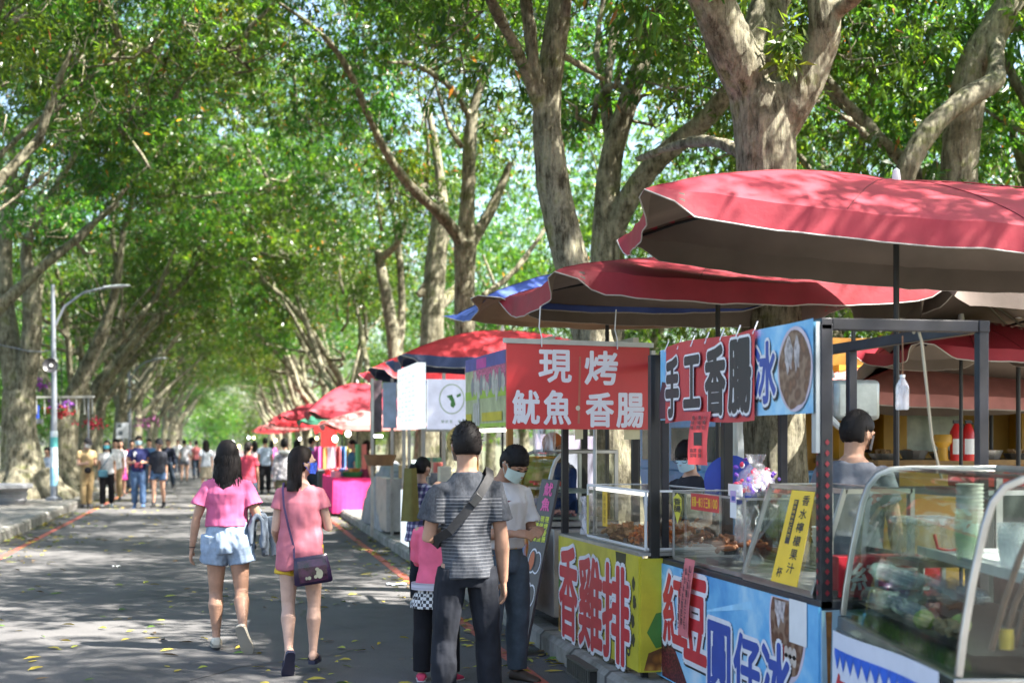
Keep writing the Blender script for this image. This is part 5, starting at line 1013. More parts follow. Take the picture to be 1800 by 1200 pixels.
# lit bulbs over the far stalls
for k, (u, v, d, r, c) in enumerate([(612, 762, 31, .085, (1, .93, .72)), (589, 771, 31, .085, (1, .93, .72)), (527, 771, 42, .05, (1, 1, 1)), (557, 770, 42, .06, (1, .85, .35)), (484, 774, 52, .08, (1, .8, .35)), (437, 769, 62, .07, (.8, .9, 1)), (446, 769, 62, .07, (1, .85, .4)), (409, 777, 70, .09, (1, 1, 1)), (420, 784, 70, .1, (1, .9, .4))]):
    p = P(u, v, d); t = thing('hanging_bulb', ['bare round bulb glowing cream, right of the pair over the pink table', 'bare round bulb glowing cream, left of the pair over the pink table', 'tiny glowing white bulb over the black haired shopper', 'amber bulb beside the tiny white one', 'amber glowing bulb over the patterned jacket', 'bluish white glowing bulb under the far umbrellas', 'yellowish bulb touching the bluish one under the far umbrellas', 'white glowing bulb above the ponytailed red shirt', 'yellow glowing bulb beside the white one above the ponytail'][k], 'light bulb', p, 0, 'lit bulbs over the far stalls')
    r *= .72; g = MB(); g.ell((0, 0, 0), (r, r, r*1.15)); g.build('bulb', M('bulb glow %d' % k, c, emit=(c, 2.2)), t); g = MB(); g.tube([(0, 0, r), (0, 0, r+.35)], .008, 5); g.build('cord', BLACKM, t)
rs = thing('red_shirt', 'red shirt hung for sale above the pink table', 'shirt', P(578, 785, 34)); g = MB(); g.prism([(-.18, 0), (.18, 0), (.18, .38), (.32, .30), (.36, .42), (.16, .62), (-.16, .62), (-.36, .42), (-.32, .30), (-.18, .38)], (0, 0, 0), (1, 0, 0), (0, 0, 1), .05); g.build('shirt_cloth', cloth('scarlet', (.6, .03, .03)), rs)
for k, (u, c) in enumerate([(560, (.45, .1, .3)), (597, (.5, .12, .12)), (606, (.1, .25, .5)), (615, (.55, .5, .2))]):
    t = thing('hanging_garment', ['purple garment hung left of the red shirt', 'dark red garment hung under the cream bulbs', 'blue garment hung between the red and yellow ones', 'yellow garment hung nearest the grey tarpaulin'][k], 'garment', P(u, 822, 33.5)); g = MB(); g.grid(lambda a, b: ((a-.5)*.18, .05*math.sin(a*9), b*.5), 10, 3); g.build('garment_cloth', cloth('garment %d' % k, c), t)
# ------------------------------------------------------------------ behind the carts: truck, yellow kiosk, second umbrellas
tk = thing('parked_truck', 'white and blue truck parked behind the trunks with dark side windows', 'truck', (5.6, 15, .14)); g = MB(); g.box(0, .0, .35, 1.9, 4.4, 1.15, 0); g.build('lower_body', M('truck blue', (.10, .27, .52), .4), tk, bevel=.03)
g = MB(); g.box(.02, .3, 1.15, 1.88, 4.3, 2.05); g.build('upper_body', M('truck white', (.50, .54, .56), .4, dirt=.15), tk, bevel=.05)
for y0, y1 in ((.45, 1.35), (1.55, 2.6), (2.8, 3.9)):
    g = MB(); g.box(-.012, y0, 1.15, .02, y1, 1.78, 0); g.build('window_frame', M('truck blue', (.10, .27, .52), .4), tk); w = MB(); w.box(-.018, y0+.1, 1.26, .0, y1-.1, 1.68); w.build('window', M('dark window', (.05, .06, .065), .12), tk)
for y in (.9, 3.5):
    g = MB(); g.tube([(-.02, y, .32), (.22, y, .32)], .32, 18); g.build('wheel', M('rubber', (.03, .03, .03), .8), tk)
YK = M('kiosk yellow', (.50, .27, .02), .5, var=.2, sc=3, dirt=.2); yk = thing('yellow_kiosk', 'yellow painted kiosk with a pale green window behind the nearest carts', 'kiosk', (6.1, 12.6, .14)); kz = yk.location
g = MB(); g.box(0, 0, 0, 4.6, 1.5, 1.28); g.build('counter_body', YK, yk, bevel=.02)
g = MB(); g.box(-.05, -.05, 1.281, 4.65, 1.5, 1.33); g.build('counter_top', M('kiosk top', (.16, .09, .02), .6, var=.4), yk)
for x in (.12, .62, 2.2):
    g = MB(); g.box(x, 1.2, 1.33, x+.26, 1.45, 2.3); g.build('pillar', YK, yk)
g = MB(); g.box(.9, 1.3, 1.4, 1.55, 1.34, 2.1); g.build('window', M('kiosk glass', (.30, .40, .36), .15, var=.3), yk)
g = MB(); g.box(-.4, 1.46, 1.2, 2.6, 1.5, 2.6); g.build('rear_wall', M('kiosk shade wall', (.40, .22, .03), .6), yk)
for k, (u, lab) in enumerate([(1681, 'red fire extinguisher on the kiosk counter, left of the two'), (1702, 'red fire extinguisher on the kiosk counter, right of the two')]):
    p = P(u, 795, 13.0); p.z = .14+1.331; t = thing('fire_extinguisher', lab, 'fire extinguisher', p, 0, 'fire extinguishers on the kiosk'); g = MB(); g.lathe([(.055, 0), (.058, .02), (.058, .26), (.03, .32), (.02, .34)], n=16); g.build('cylinder', M('extinguisher red', (.55, .02, .02), .3), t)
    g = MB(); g.box(-.03, -.012, .34, .03, .012, .37); g.tube([(.0, 0, .36), (.07, 0, .33), (.075, 0, .12)], .01, 6); g.build('valve', BLACKM, t); g = MB(); g.grid(lambda a, b: (.0595*math.cos(-2.6+a*2.0), .0595*math.sin(-2.6+a*2.0), .06+.14*b), 10, 1); g.build('label_band', WHITEP, t)
p = P(1657, 800, 13.0); p.z = .14+1.331; t = thing('yellow_stand', 'flared yellow metal burner stand beside the fire extinguishers', 'burner', p); g = MB(); g.lathe([(.06, 0), (.05, .02), (.045, .12), (.07, .15), (.085, .17), (.085, .22), (.075, .24), (.06, .22)], n=18); g.build('stand_body', YK, t)
p = P(1592, 812, 9.8); t = thing('red_tray', 'bright red plastic tray behind the grey shirted vendor', 'tray', p); g = MB(); g.box(-.13, -.1, -.06, .13, .2, .04); g.build('tray_body', M('tray red', (.7, .03, .02), .35), t, bevel=.01)
st_ = thing('serving_table', 'steel serving table behind the curved glass case', 'table', (5.15, 8.0, .14)); g = MB(); g.box(-.9, -.35, 1.18, 1.2, .5, 1.22); g.build('tabletop', STEELD, st_)
g = MB(); g.grid(lambda a, b: (-.92+2.14*a, -.36+.02*math.sin(a*40)*(1-b), .02+1.17*b), 80, 4); g.build('added_shade_skirt', cloth('dark green grey shade skirt', (.035, .045, .042)), st_)  # added dark sheet that darkens what shows through the curved case
for x in (-.85, 1.15):
    for y in (-.3, .45):
        g = MB(); g.bar((x, y, 0), (x, y, 1.18), .04); g.build('leg', STEELD, st_)
p.z = .14+1.222; t.location = (4.55, 8.0, .14+1.29)
t = thing('steel_pot', 'short steel pot beside the bright red tray', 'pot', (5.05, 7.9, .14+1.222)); g = MB(); g.lathe([(.10, 0), (.10, .10), (.105, .105), (.09, .1), (.09, .02)], n=20); g.build('pot_body', STEEL, t)
t = thing('red_tray', 'dark red tray between the bright tray and the steel pot', 'tray', (4.82, 8.25, .14+1.222)); g = MB(); g.box(-.12, -.1, 0, .12, .1, .09); g.build('tray_body', M('tray dark red', (.30, .02, .03), .4), t, bevel=.01)
for k in range(12):
    p = Vector((6.2+.37*k, 12.75+.1*(k % 3), .14+1.331)); t = thing('wire_basket', 'small wire basket on the yellow kiosk counter', 'basket', p, 0, 'wire baskets on the kiosk counter'); g = MB(); g.lathe([(.10, 0), (.14, .06+.03*(k % 2))], n=12, mat=0); rnd = random.Random(k)
    for j in range(8): g.obox((rnd.uniform(-.09, .09), rnd.uniform(-.06, .06), .05+rnd.random()*.04), (.06, .03, .03), Matrix.Rotation(rnd.uniform(0, 3), 3, 'Z'), 1)
    g.build('basket_body', [STEELD, M('snack brown', (.25, .14, .05), var=.4)], t, smooth=0)
rv = thing('rice_dispenser', 'white steel machine with hoses hanging behind the blue cart', 'machine', P(1500, 702, 8.9)); g = MB(); g.box(-.17, -.12, -.13, .13, .12, .12, 0); g.build('machine_body', M('machine grey', (.42, .45, .42), .35, .3, var=.3, dirt=.4), rv, bevel=.03)
g = MB(); g.tube([(-.22, -.1, -.10), (-.16, -.14, -.17), (-.02, -.14, -.16)], .022, 8); g.build('hose', M('hose white', (.5, .5, .47), .5), rv); g = MB(); g.tube([(-.15, 0, .13), (-.2, .0, .28), (-.16, 0, .45)], .03, 8, flat=.7); g.build('hose', M('hose white', (.5, .5, .47), .5), rv)
g = MB(); g.bar((.0, 0, .12), (.0, 0, .45), .02); g.build('hanger', BLACKM, rv)
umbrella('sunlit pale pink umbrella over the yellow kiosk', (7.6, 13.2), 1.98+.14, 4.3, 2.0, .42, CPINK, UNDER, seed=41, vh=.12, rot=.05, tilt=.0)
umbrella('small red umbrella peeking between the roof beam and the yellow kiosk', (6.0, 10.9), 2.30+.14, 1.3, 1.2, .2, CREDU, UNDER, seed=43, vh=.10, pole_r=.016)
# teal tarp scrap
t = thing('teal_tarp', 'scrap of glossy teal tarpaulin above the pale pink umbrella', 'tarp', P(1683, 656, 14.5)); g = MB(); g.grid(lambda a, b: ((a-.5)*.5, .1*math.sin(a*5), (b-.5)*.3*(1-.6*a)), 10, 6); g.build('tarp_sheet', M('teal tarp', (.02, .32, .30), .3, var=.6, sc=9, trans=.4), t)
# ------------------------------------------------------------------ left side furniture
POLE = M('galvanised pole', (.24, .26, .30), .45, .5, var=.1)
p = P(95, 775, 35); p.z = .192
def lamp(label, p, h, arm, speaker=False):
    t = thing('street_lamp', label, 'street lamp', p, 0, 'grey street lamps of the left pavement'); g = MB(); g.tube([(0, 0, 0), (0, 0, h*.5), (-.03, 0, h)], [.09, .068, .05], 14); g.lathe([(.2, 0), (.2, .06), (.12, .1)], n=14); g.build('pole', POLE, t)
    g = MB(); g.tube([(-.0, 0, h*.80), (.25, -.02, h*.90), (.7, -.05, h*.965), (1.1, -.08, h*.985), (arm, -.1, h)], .032, 8); g.build('arm', POLE, t)
    g = MB(); g.tube([(arm-.45, -.09, h*.992), (arm-.3, -.1, h*.995), (arm, -.1, h*1.0), (arm+.2, -.1, h*1.002)], [.035, .075, .085, .03], 12, flat=.5); g.build('lamp_head', M('lamp head white', (.42, .45, .5), .35), t); return t
l1 = lamp('nearer street lamp with a curved arm and a horn speaker on its pole', p, 5.3, 1.62)
q = P(228, 775, 64); q.z = .192; lamp('farther street lamp whose grey pole stands behind the walkers', q, 5.2, 1.5)
hs_ = thing('horn_speaker', 'dark horn loudspeaker clamped to the nearer street lamp', 'loudspeaker', (p.x-.05, p.y-.14, P(90, 645, 35).z)); g = MB(); g.X = Matrix.Rotation(R(80), 4, 'X'); g.lathe([(.06, -.25), (.06, -.12), (.07, .0), (.11, .12), (.185, .17), (.178, .175), (.10, .13), (.03, .02)], n=22); g.X = None; g.build('horn', M('horn black', (.03, .03, .035), .35), hs_)
g = MB(); g.X = Matrix.Rotation(R(80), 4, 'X'); g.lathe([(.0, .08), (.05, .09), (.03, .15), (.0, .16)], n=12); g.X = None; g.build('driver_cap', WHITEP, hs_)
t = thing('pole_poster', 'pale blue and white poster wrapped round the foot of the nearer lamp', 'poster', (p.x, p.y, .3)); g = MB(); g.lathe([(.094, .25), (.088, 1.6)], n=16, mat=0); g.lathe([(.095, .25), (.093, .7)], n=16, mat=1); g.lathe([(.0905, 1.2), (.089, 1.45)], n=16, mat=2); g.build('poster_sheet', [M('poster white', (.6, .68, .74)), M('poster blue', (.22, .45, .60)), M('poster teal', (.1, .42, .42))], t)
t = thing('cable', 'thin grey cable slung between the first left trunk and the lamp pole', 'cable', P(40, 615, 35.5)); o0 = t.location; g = MB(); g.tube([P(u, v, d)-o0 for u, v, d in ((-30, 600, 36), (20, 610, 35.8), (50, 617, 35.5), (75, 618, 35.2), (92, 614, 35))], .012, 5); g.build('cable_strand', POLE, t)
p = P(20, 860, 33); p.z = .192; t = thing('stone_table', 'round grey stone table on a drum foot on the left pavement', 'stone table', (p.x-.35, p.y, .192)); g = MB(); g.lathe([(.80, .36), (.83, .38), (.83, .45), (.80, .47)], n=28); g.build('tabletop', M('stone grey', (.34, .34, .36), .8, var=.15, bump=.3), t); g = MB(); g.X = Matrix.Translation((.35, 0, 0)); g.lathe([(.30, 0), (.36, .1), (.33, .13), (.37, .24), (.34, .27), (.38, .36)], n=24); g.X = None; g.build('drum_foot', M('stone grey', (.34, .34, .36), .8), t)
p = P(75, 850, 41); p.z = .192; t = thing('bench', 'blue plastic bench behind the lamp where two people sit', 'bench', p, .1); g = MB(); g.box(-.9, -.2, .40, .9, .22, .45); g.build('seat', M('bench blue', (.05, .16, .45), .4), t); g = MB(); g.box(-.9, .2, .5, .9, .24, .85); g.build('backrest', M('bench blue', (.05, .16, .45), .4), t)
for x in (-.8, .8): g = MB(); g.box(x-.04, -.18, 0, x+.04, .2, .40); g.build('leg', POLE, t)
p = P(105, 735, 38); t = thing('plant_rack', 'white metal railing of a raised plant rack between the two left trunks', 'plant rack', p); o0 = t.location; g = MB(); d = 38
g.bar(P(45, 698, d)-o0, P(166, 697, d)-o0, .05)
for k in range(9): u = 50+k*14; g.bar(P(u, 698, d)-o0, P(u+1, 728, d)-o0, .022)
g.build('railing', M('rail white', (.6, .6, .58), .5), t); g = MB(); a = P(38, 735, 38.2)-o0; b = P(66, 712, 38.2)-o0; g.box(a.x, a.y, a.z, b.x, a.y+.3, b.z); g.build('blue_crate', M('crate blue', (.02, .08, .55), .4), t)
g = MB(); a = P(36, 744, 38.2)-o0; b = P(72, 736, 38.2)-o0; g.box(a.x, a.y, a.z, b.x, a.y+.4, b.z); g.bar((a.x+.2, a.y+.2, -o0.z+.192-.0), (a.x+.2, a.y+.2, a.z), .06); g.bar((b.x+1.2, a.y+.2, -o0.z+.192), (b.x+1.2, a.y+.2, P(45, 698, d).z-o0.z), .05); g.build('rack_shelf', POLE, t)
for k, (u, v, d, c, lab) in enumerate([(107, 724, 37.2, (.55, .03, .05), 'round red flower basket hanging right beside the lamp pole'), (160, 744, 39, (.55, .03, .08), 'wide red flower basket hanging before the second left trunk'), (62, 676, 37.5, (.30, .06, .40), 'purple flower spray above the white plant rack'), (108, 712, 38.5, (.25, .05, .4), 'purple flower spray behind the lamp pole'), (258, 742, 60, (.45, .15, .35), 'pink flower basket far down the left row')]):
    t = thing('flower_basket', lab, 'flowers', P(u, v, d), 0, 'flower baskets on the left trees'); g = MB(); rnd = random.Random(k); s = 1.6 if k == 4 else 1
    for i in range(90): c0 = Vector((rnd.gauss(0, .16), rnd.gauss(0, .1), rnd.gauss(0, .07)))*s; g.obox(c0, (.06*s, .05*s, .02), Matrix.Rotation(rnd.uniform(0, 3), 3, 'X') @ Matrix.Rotation(rnd.uniform(0, 3), 3, 'Y'), 0 if rnd.random() < .8 else 1)
    g.build('blossoms', [M('petals %d' % k, c, .6, trans=.3), M('basket leaf', (.06, .16, .03))], t, smooth=0); g = MB(); g.tube([(0, 0, 0), (.02, 0, .6*s), (0, 0, 1.6)], .008, 4); g.build('wire', BLACKM, t)
p = P(215, 775, 52); p.z = .192; t = thing('box_sign', 'grey box sign on a post with a dark square window beyond the walkers', 'sign', p); g = MB(); h = P(215, 755, 52).z-.192; g.box(-.22, -.08, h-.32, .22, .08, h+.26, 0); g.box(-.12, -.085, h-.2, .02, -.079, h-.05, 1); g.box(-.13, -.085, h+.08, -.02, -.079, h+.17, 1); g.build('sign_box', [M('box sign grey', (.42, .45, .50), .5), M('box sign dark', (.06, .08, .1))], t, bevel=.0)
g = MB(); g.bar((0, 0, 0), (0, 0, h-.3), .08); g.build('post', POLE, t)
ltr = thing('litter_sheet', 'crumpled pale blue paper on the road by the right red line', 'litter', G(697, 1027, .008)); g = MB(); g.grid(lambda a, b: ((a-.5)*.22, (b-.5)*.14, .01+.02*mnoise.noise(Vector((a*5, b*5, 0)))), 8, 6); g.build('sheet', M('litter blue', (.55, .65, .72)), ltr)
ltr = thing('litter_sheet', 'small scrap of white paper in the middle of the road', 'litter', G(205, 996, .008)); g = MB(); g.grid(lambda a, b: ((a-.5)*.10, (b-.5)*.10, .015+.03*mnoise.noise(Vector((a*5, b*5, 4)))), 6, 6); g.build('sheet', M('litter white', (.7, .7, .7)), ltr)

t = thing('straw_hat', 'round yellow straw hat hanging under the picture banner by the striped man', 'hat', P(815, 776, 15.5)); g = MB(); g.X = Matrix.Rotation(R(80), 4, 'X'); g.lathe([(.19, 0), (.10, .015), (.095, .08), (.05, .10), (.0, .1)], n=24); g.X = None; g.build('hat_straw', M('straw', (.40, .30, .10), .8, var=.3, sc=30), t)
g = MB(); g.tube([(0, 0, 0), (0, .02, .25)], .004, 4); g.build('hook', BLACKM, t)
for k in range(8):
    p = Vector((2.62+.02*(k % 2), 13.9-.17*k, .145+.851)); t = thing('water_bottle', 'pale blue water bottle in the row on the wooden counter of the squid cart', 'bottle', p, 0, 'water bottles on the wooden counter'); bottle(t, .25, .036, film('blue bottle', (.45, .60, .75), .55), M('bottle cap blue', (.05, .15, .5), .4))
for k, (x, y, z, sx, sy, sz, c, lab) in enumerate([(2.9, 19.2, .901, .16, .2, .26, (.55, .5, .4), 'cream carton on the counter of the white lit stall'), (2.85, 19.8, .901, .2, .2, .16, (.10, .10, .12), 'dark machine box on the counter of the white lit stall'), (2.95, 20.3, .901, .14, .14, .3, (.5, .12, .10), 'red canister box on the counter of the white lit stall'),
    (2.9, 22.9, .901, .3, .24, .22, (.45, .30, .12), 'brown carton on the stall with the hung sign boxes'), (3.3, 22.86, .901, .2, .2, .34, (.12, .25, .16), 'green carton on the stall with the hung sign boxes')]):
    t = thing('carton', lab, 'carton', (x, y, .145+z), .2*k); g = MB(); g.box(-sx/2, -sy/2, 0, sx/2, sy/2, sz); g.build('carton_body', M('carton %d' % k, c, .7, dirt=.2), t, bevel=.01); g = MB(); g.box(-sx/2-.002, -.025, sz*.0+.002, sx/2+.002, .025, sz+.002); g.build('tape', M('carton tape', (.35, .28, .18), .4), t)
for k, (u, v, d, c) in enumerate([(541, 800, 36, (.05, .12, .35)), (569, 802, 35, (.55, .3, .1)), (584, 800, 34.5, (.5, .5, .55)), (551, 806, 36, (.3, .06, .3)), (628, 800, 31.5, (.1, .3, .15)), (640, 802, 30, (.55, .15, .12))]):
    t = thing('hanging_garment', ['navy garment farthest left on the stall rail', 'orange garment beside the red shirt', 'silver grey garment under the left cream bulb', 'plum garment next to the navy one', 'green garment above the green basin', 'brick red garment nearest the wooden tub'][k], 'garment', P(u, v+22, d), .3*k); g = MB(); g.grid(lambda a, b: ((a-.5)*.24*(1.1-.3*b), .05*math.sin(a*8+k), b*.52), 10, 4); g.build('garment_cloth', cloth('rail garment %d' % k, c), t)
# ------------------------------------------------------------------ people. Local frame: +y is where the chest faces, +x the person's right
SKIN = [M('skin %d' % i, c, .55, var=.16, sc=11, bump=.12, bsc=45, spec=.35) for i, c in enumerate([(.46, .27, .19), (.40, .225, .15), (.33, .175, .11), (.52, .33, .25)])]
HAIRK = M('hair black', (.008, .0065, .0065), .6, var=.5, sc=40, stretch=(1, 1, .15), spec=.18); HAIRB = M('hair dark brown', (.016, .010, .008), .6, var=.5, sc=40, stretch=(1, 1, .15), spec=.18)
MASKB = M('mask pale blue', (.42, .60, .70), .7, var=.06); MASKW = M('mask white', (.66, .68, .68), .7, var=.05); MASKT = M('mask teal', (.10, .45, .55), .7); MASKK = M('mask black', (.02, .02, .025), .7); MASKR = M('mask royal blue', (.04, .10, .55), .6, var=.6, sc=50)
def U3(v): return Vector(v).normalized()
def rx(a): return Matrix.Rotation(a, 3, 'X')
def rz_(a): return Matrix.Rotation(a, 3, 'Z')
class Pose:
    """joint positions from direction vectors; all lengths are shares of the standing height h"""
    def __init__(s, h, legs, arms, lean=0., side=0., head=(0, 0), build=1., hands=((0, 0), (0, 0)), female=True, feet=None):
        s.h = h; s.b = build; s.f = female; sw = (.092 if female else .106)*(.5+.5*build)
        s.T = rx(-lean) @ Matrix.Rotation(side, 3, 'Y'); s.hipc = Vector((0, 0, 0)); s.hip = []; s.knee = []; s.ank = []; s.toe = []
        for i, (th, sh, ft) in enumerate(legs):
            sx = -1 if i == 0 else 1; a = Vector((sx*.052*h, 0, 0)); k = a+U3(th)*.245*h; n = k+U3(sh)*.232*h; s.hip.append(a); s.knee.append(k); s.ank.append(n); s.toe.append(U3(ft))
        zmin = min(n.z-(.040*h*max(.3, abs(U3(t).y*0+ (1-abs(U3(t).z)))) if True else 0)-max(0, -U3(t).z)*.12*h for n, t in zip(s.ank, s.toe)); s.lift = -zmin
        L3 = Vector((0, 0, s.lift)); s.hip = [p+L3 for p in s.hip]; s.knee = [p+L3 for p in s.knee]; s.ank = [p+L3 for p in s.ank]; s.hipc = L3
        s.sh = []; s.el = []; s.wr = []; s.hd = []
        for i, (u, f) in enumerate(arms):
            sx = -1 if i == 0 else 1; a = s.t((sx*sw, -.004, .274)); e = a+U3(u)*.172*h; w = e+U3(f)*.150*h; s.sh.append(a); s.el.append(e); s.wr.append(w); s.hd.append(U3(f))
        s.hands = hands; s.sw = sw; s.neck = s.t((0, -.008, .325)); s.H = s.T @ rz_(head[0]) @ rx(-head[1]); s.hc = s.neck+s.H @ (Vector((0, .014, .095))*h)
    def t(s, p): return s.hipc+s.T @ (Vector(p)*s.h)
    def hp(s, p): return s.hc+s.H @ (Vector(p)*s.h)       # head frame, shares of h from the head centre
def ering(c, X, Y, a, b, n=16, back=1.): return [c+X*(a*math.cos(2*math.pi*j/n))+Y*(b*(back if math.sin(2*math.pi*j/n) < 0 else 1)*math.sin(2*math.pi*j/n)) for j in range(n)]
def head_ell(p, r, c=(0, 0, 0), n=20, m=14, jaw=True):
    rs = []
    for i in range(m+1):
        ph = max(min(math.pi*(i/m-.5), 1.52), -1.52); rg = []
        for j in range(n):
            a = 2*math.pi*j/n; x, y, z = math.cos(ph)*math.cos(a), math.cos(ph)*math.sin(a), math.sin(ph)
            if jaw and z < 0: x *= 1-.30*(-z)**1.4; y = y*(1-.10*(-z)) if y > 0 else y*(1-.42*(-z)**1.2)
            if jaw and y > 0: y *= .95
            rg.append(p.hp((c[0]+r[0]*x, c[1]+r[1]*y, c[2]+r[2]*z)))
        rs.append(rg)
    return rs
def torso_rings(p, prof, ex=0., n=20):
    """prof: (z, half width, half depth, y offset) shares of h"""
    X = p.T @ Vector((1, 0, 0)); Y = p.T @ Vector((0, 1, 0)); return [ering(p.t((0, y, z)), X, Y, (a*p.b+ex)*p.h, (d*p.b+ex)*p.h, n) for z, a, d, y in prof]
TF = [(-.045, .070, .058, 0), (.0, .096, .070, -.008), (.05, .090, .064, -.004), (.115, .070, .052, .004), (.18, .078, .058, .006), (.235, .086, .064, .008), (.268, .088, .054, .002), (.292, .074, .046, -.002), (.312, .052, .038, -.006), (.335, .036, .034, -.006)]
TM = [(-.045, .070, .058, 0), (.0, .088, .066, -.006), (.05, .086, .062, -.002), (.115, .082, .058, .003), (.18, .092, .062, .004), (.235, .100, .066, .004), (.270, .102, .056, -.002), (.296, .086, .050, -.004), (.318, .060, .042, -.008), (.340, .038, .038, -.008)]
def hand(mb, p, i, big=1.):
    h = p.h; d = p.hd[i]; w = p.wr[i]; curl, turn = p.hands[i][:2]; sx = -1 if i == 0 else 1
    if len(p.hands[i]) > 2: d = U3(p.hands[i][2])
    inn = Vector((-sx, 0, 0)); inn = (inn-d*inn.dot(d)); inn = inn.normalized() if inn.length > .2 else Vector((0, -1, 0)); side = d.cross(inn)*sx; Rm = Matrix.Rotation(turn, 3, d); inn = Rm @ inn; side = Rm @ side
    if side.y < 0 and abs(turn) < .01 and d.z < -.5: side = -side
    pl = .052*h*big; pc = [(-.004, .014, .011), (.012, .017, .010), (.034, .023, .010), (.052, .023, .009)]
    mb.rings([ering(w+d*z*h*big, side, inn, a*h*big, b*h*big, 10) for z, a, b in pc])
    for k in range(4):
        o = w+d*pl*.92+side*((1.5-k)*.0118*h*big); ln = (.043, .048, .045, .036)[k]*h*big*(.95); dd = (d+side*(1.5-k)*.07).normalized(); pts = [o-d*.01*h, o]; a = 0
        for q in range(3): a += curl*(.55, .6, .5)[q]+.10; dd2 = (dd*math.cos(a)+inn*math.sin(a)).normalized(); pts.append(pts[-1]+dd2*ln*(.44, .32, .26)[q])
        mb.tube(pts, [.0058*h*big]*2+[.0054*h*big, .005*h*big, .0036*h*big], 7)
    o = w+d*.014*h*big+side*.014*h*big; dd = (d*.62+side*.62+inn*.35).normalized(); mb.tube([o-side*.008*h, o+dd*.012*h*big, o+dd*.026*h*big, o+(dd*.030+d*.014+inn*curl*.006)*h*big], [.0085*h, .0075*h, .0062*h, .0042*h], 7)
def body(p, vox, name='body'):
    h = p.h; mb = MB(); mb.rings(torso_rings(p, [(z, a*(.9 if z < .1 else 1), d*(.9 if z < .1 else 1), y) for z, a, d, y in (TF if p.f else TM)])); f = .94 if p.f else 1.08; b = p.b**.7
    nb = p.t((0, -.006, .315)); mb.tube([nb, p.neck+(p.hc-p.neck)*.2, p.hp((0, -.012, -.02))], [.037*h*f, .032*h*f, .034*h*f], 12)
    mb.rings(head_ell(p, (.0465, .059, .070)))
    mb.tube([p.hp((0, .050, .012)), p.hp((0, .060, -.008)), p.hp((0, .066, -.019)), p.hp((0, .056, -.026))], [.006*h, .008*h, .0105*h, .007*h], 8)
    for s in (-1, 1): mb.ell(p.hp((s*.0475, -.004, -.004)), (.006*h, .013*h, .019*h), 10, 6, M3=p.H @ Matrix.Rotation(s*.25, 3, 'Z')); mb.tube([p.hp((s*.030, .050, .010)), p.hp((s*.012, .056, .012))], .006*h, 6)
    mb.ell(p.hp((0, .048, -.040)), (.016*h, .010*h, .008*h), 10, 6)
    for i in range(2):
        a, e, w = p.sh[i], p.el[i], p.wr[i]; up = (e-a); fo = (w-e)
        mb.ell(a, (.027*h*f*b,)*3, 12, 8); mb.tube([a, a+up*.3, a+up*.7, e, e+fo*.22, e+fo*.6, w, w+fo*.03], [.027*h*f*b, .028*h*f*b, .026*h*f*b, .0225*h*f, .0245*h*f, .020*h*f, .0152*h*f, .014*h*f], 12); hand(mb, p, i, 1 if p.f else 1.08)
        a, k, n = p.hip[i], p.knee[i], p.ank[i]; t = k-a; c = n-k; bk = Vector((0, -1, 0)); bk = (bk-c.normalized()*bk.dot(c.normalized())).normalized()
        mb.tube([a+Vector((0, 0, .02*h)), a+t*.15, a+t*.5, a+t*.82, k, k+c*.12, k+c*.33+bk*.010*h, k+c*.6+bk*.004*h, k+c*.88, n], [.040*h*b, .048*h*b, .045*h*b, .037*h*b, .033*h*b, .0315*h*b, .0365*h*b, .028*h*b, .0205*h, .0205*h], 14)
        foot(mb, p, i, 0.)
    return fuse(mb, vox, 3, name=name)
def foot_frame(p, i):
    d = p.toe[i]; c = (p.knee[i]-p.ank[i]).normalized(); u = (c-d*c.dot(d)).normalized(); s = d.cross(u); return p.ank[i], d, u, s
def foot(mb, p, i, ex=0., sole=None, top=1.):
    n, d, u, s = foot_frame(p, i); h = p.h; rs = []
    for y, w, hh in ((-.034, .014, .026), (-.026, .019, .040), (-.005, .021, .046), (.03, .022, .040), (.06, .026, .027), (.085, .027, .020), (.104, .022, .014), (.114, .012, .009)):
        hh = hh*top+ex; w += ex; b = n+d*(y*(1+ex*4))*h-u*(.040+ex)*h; rs.append([b+s*(w*math.cos(2*math.pi*j/12))*h+u*(max(0, (.5+.5*math.sin(2*math.pi*j/12)))*(hh+ex))*h for j in range(12)])
    mb.rings(rs)
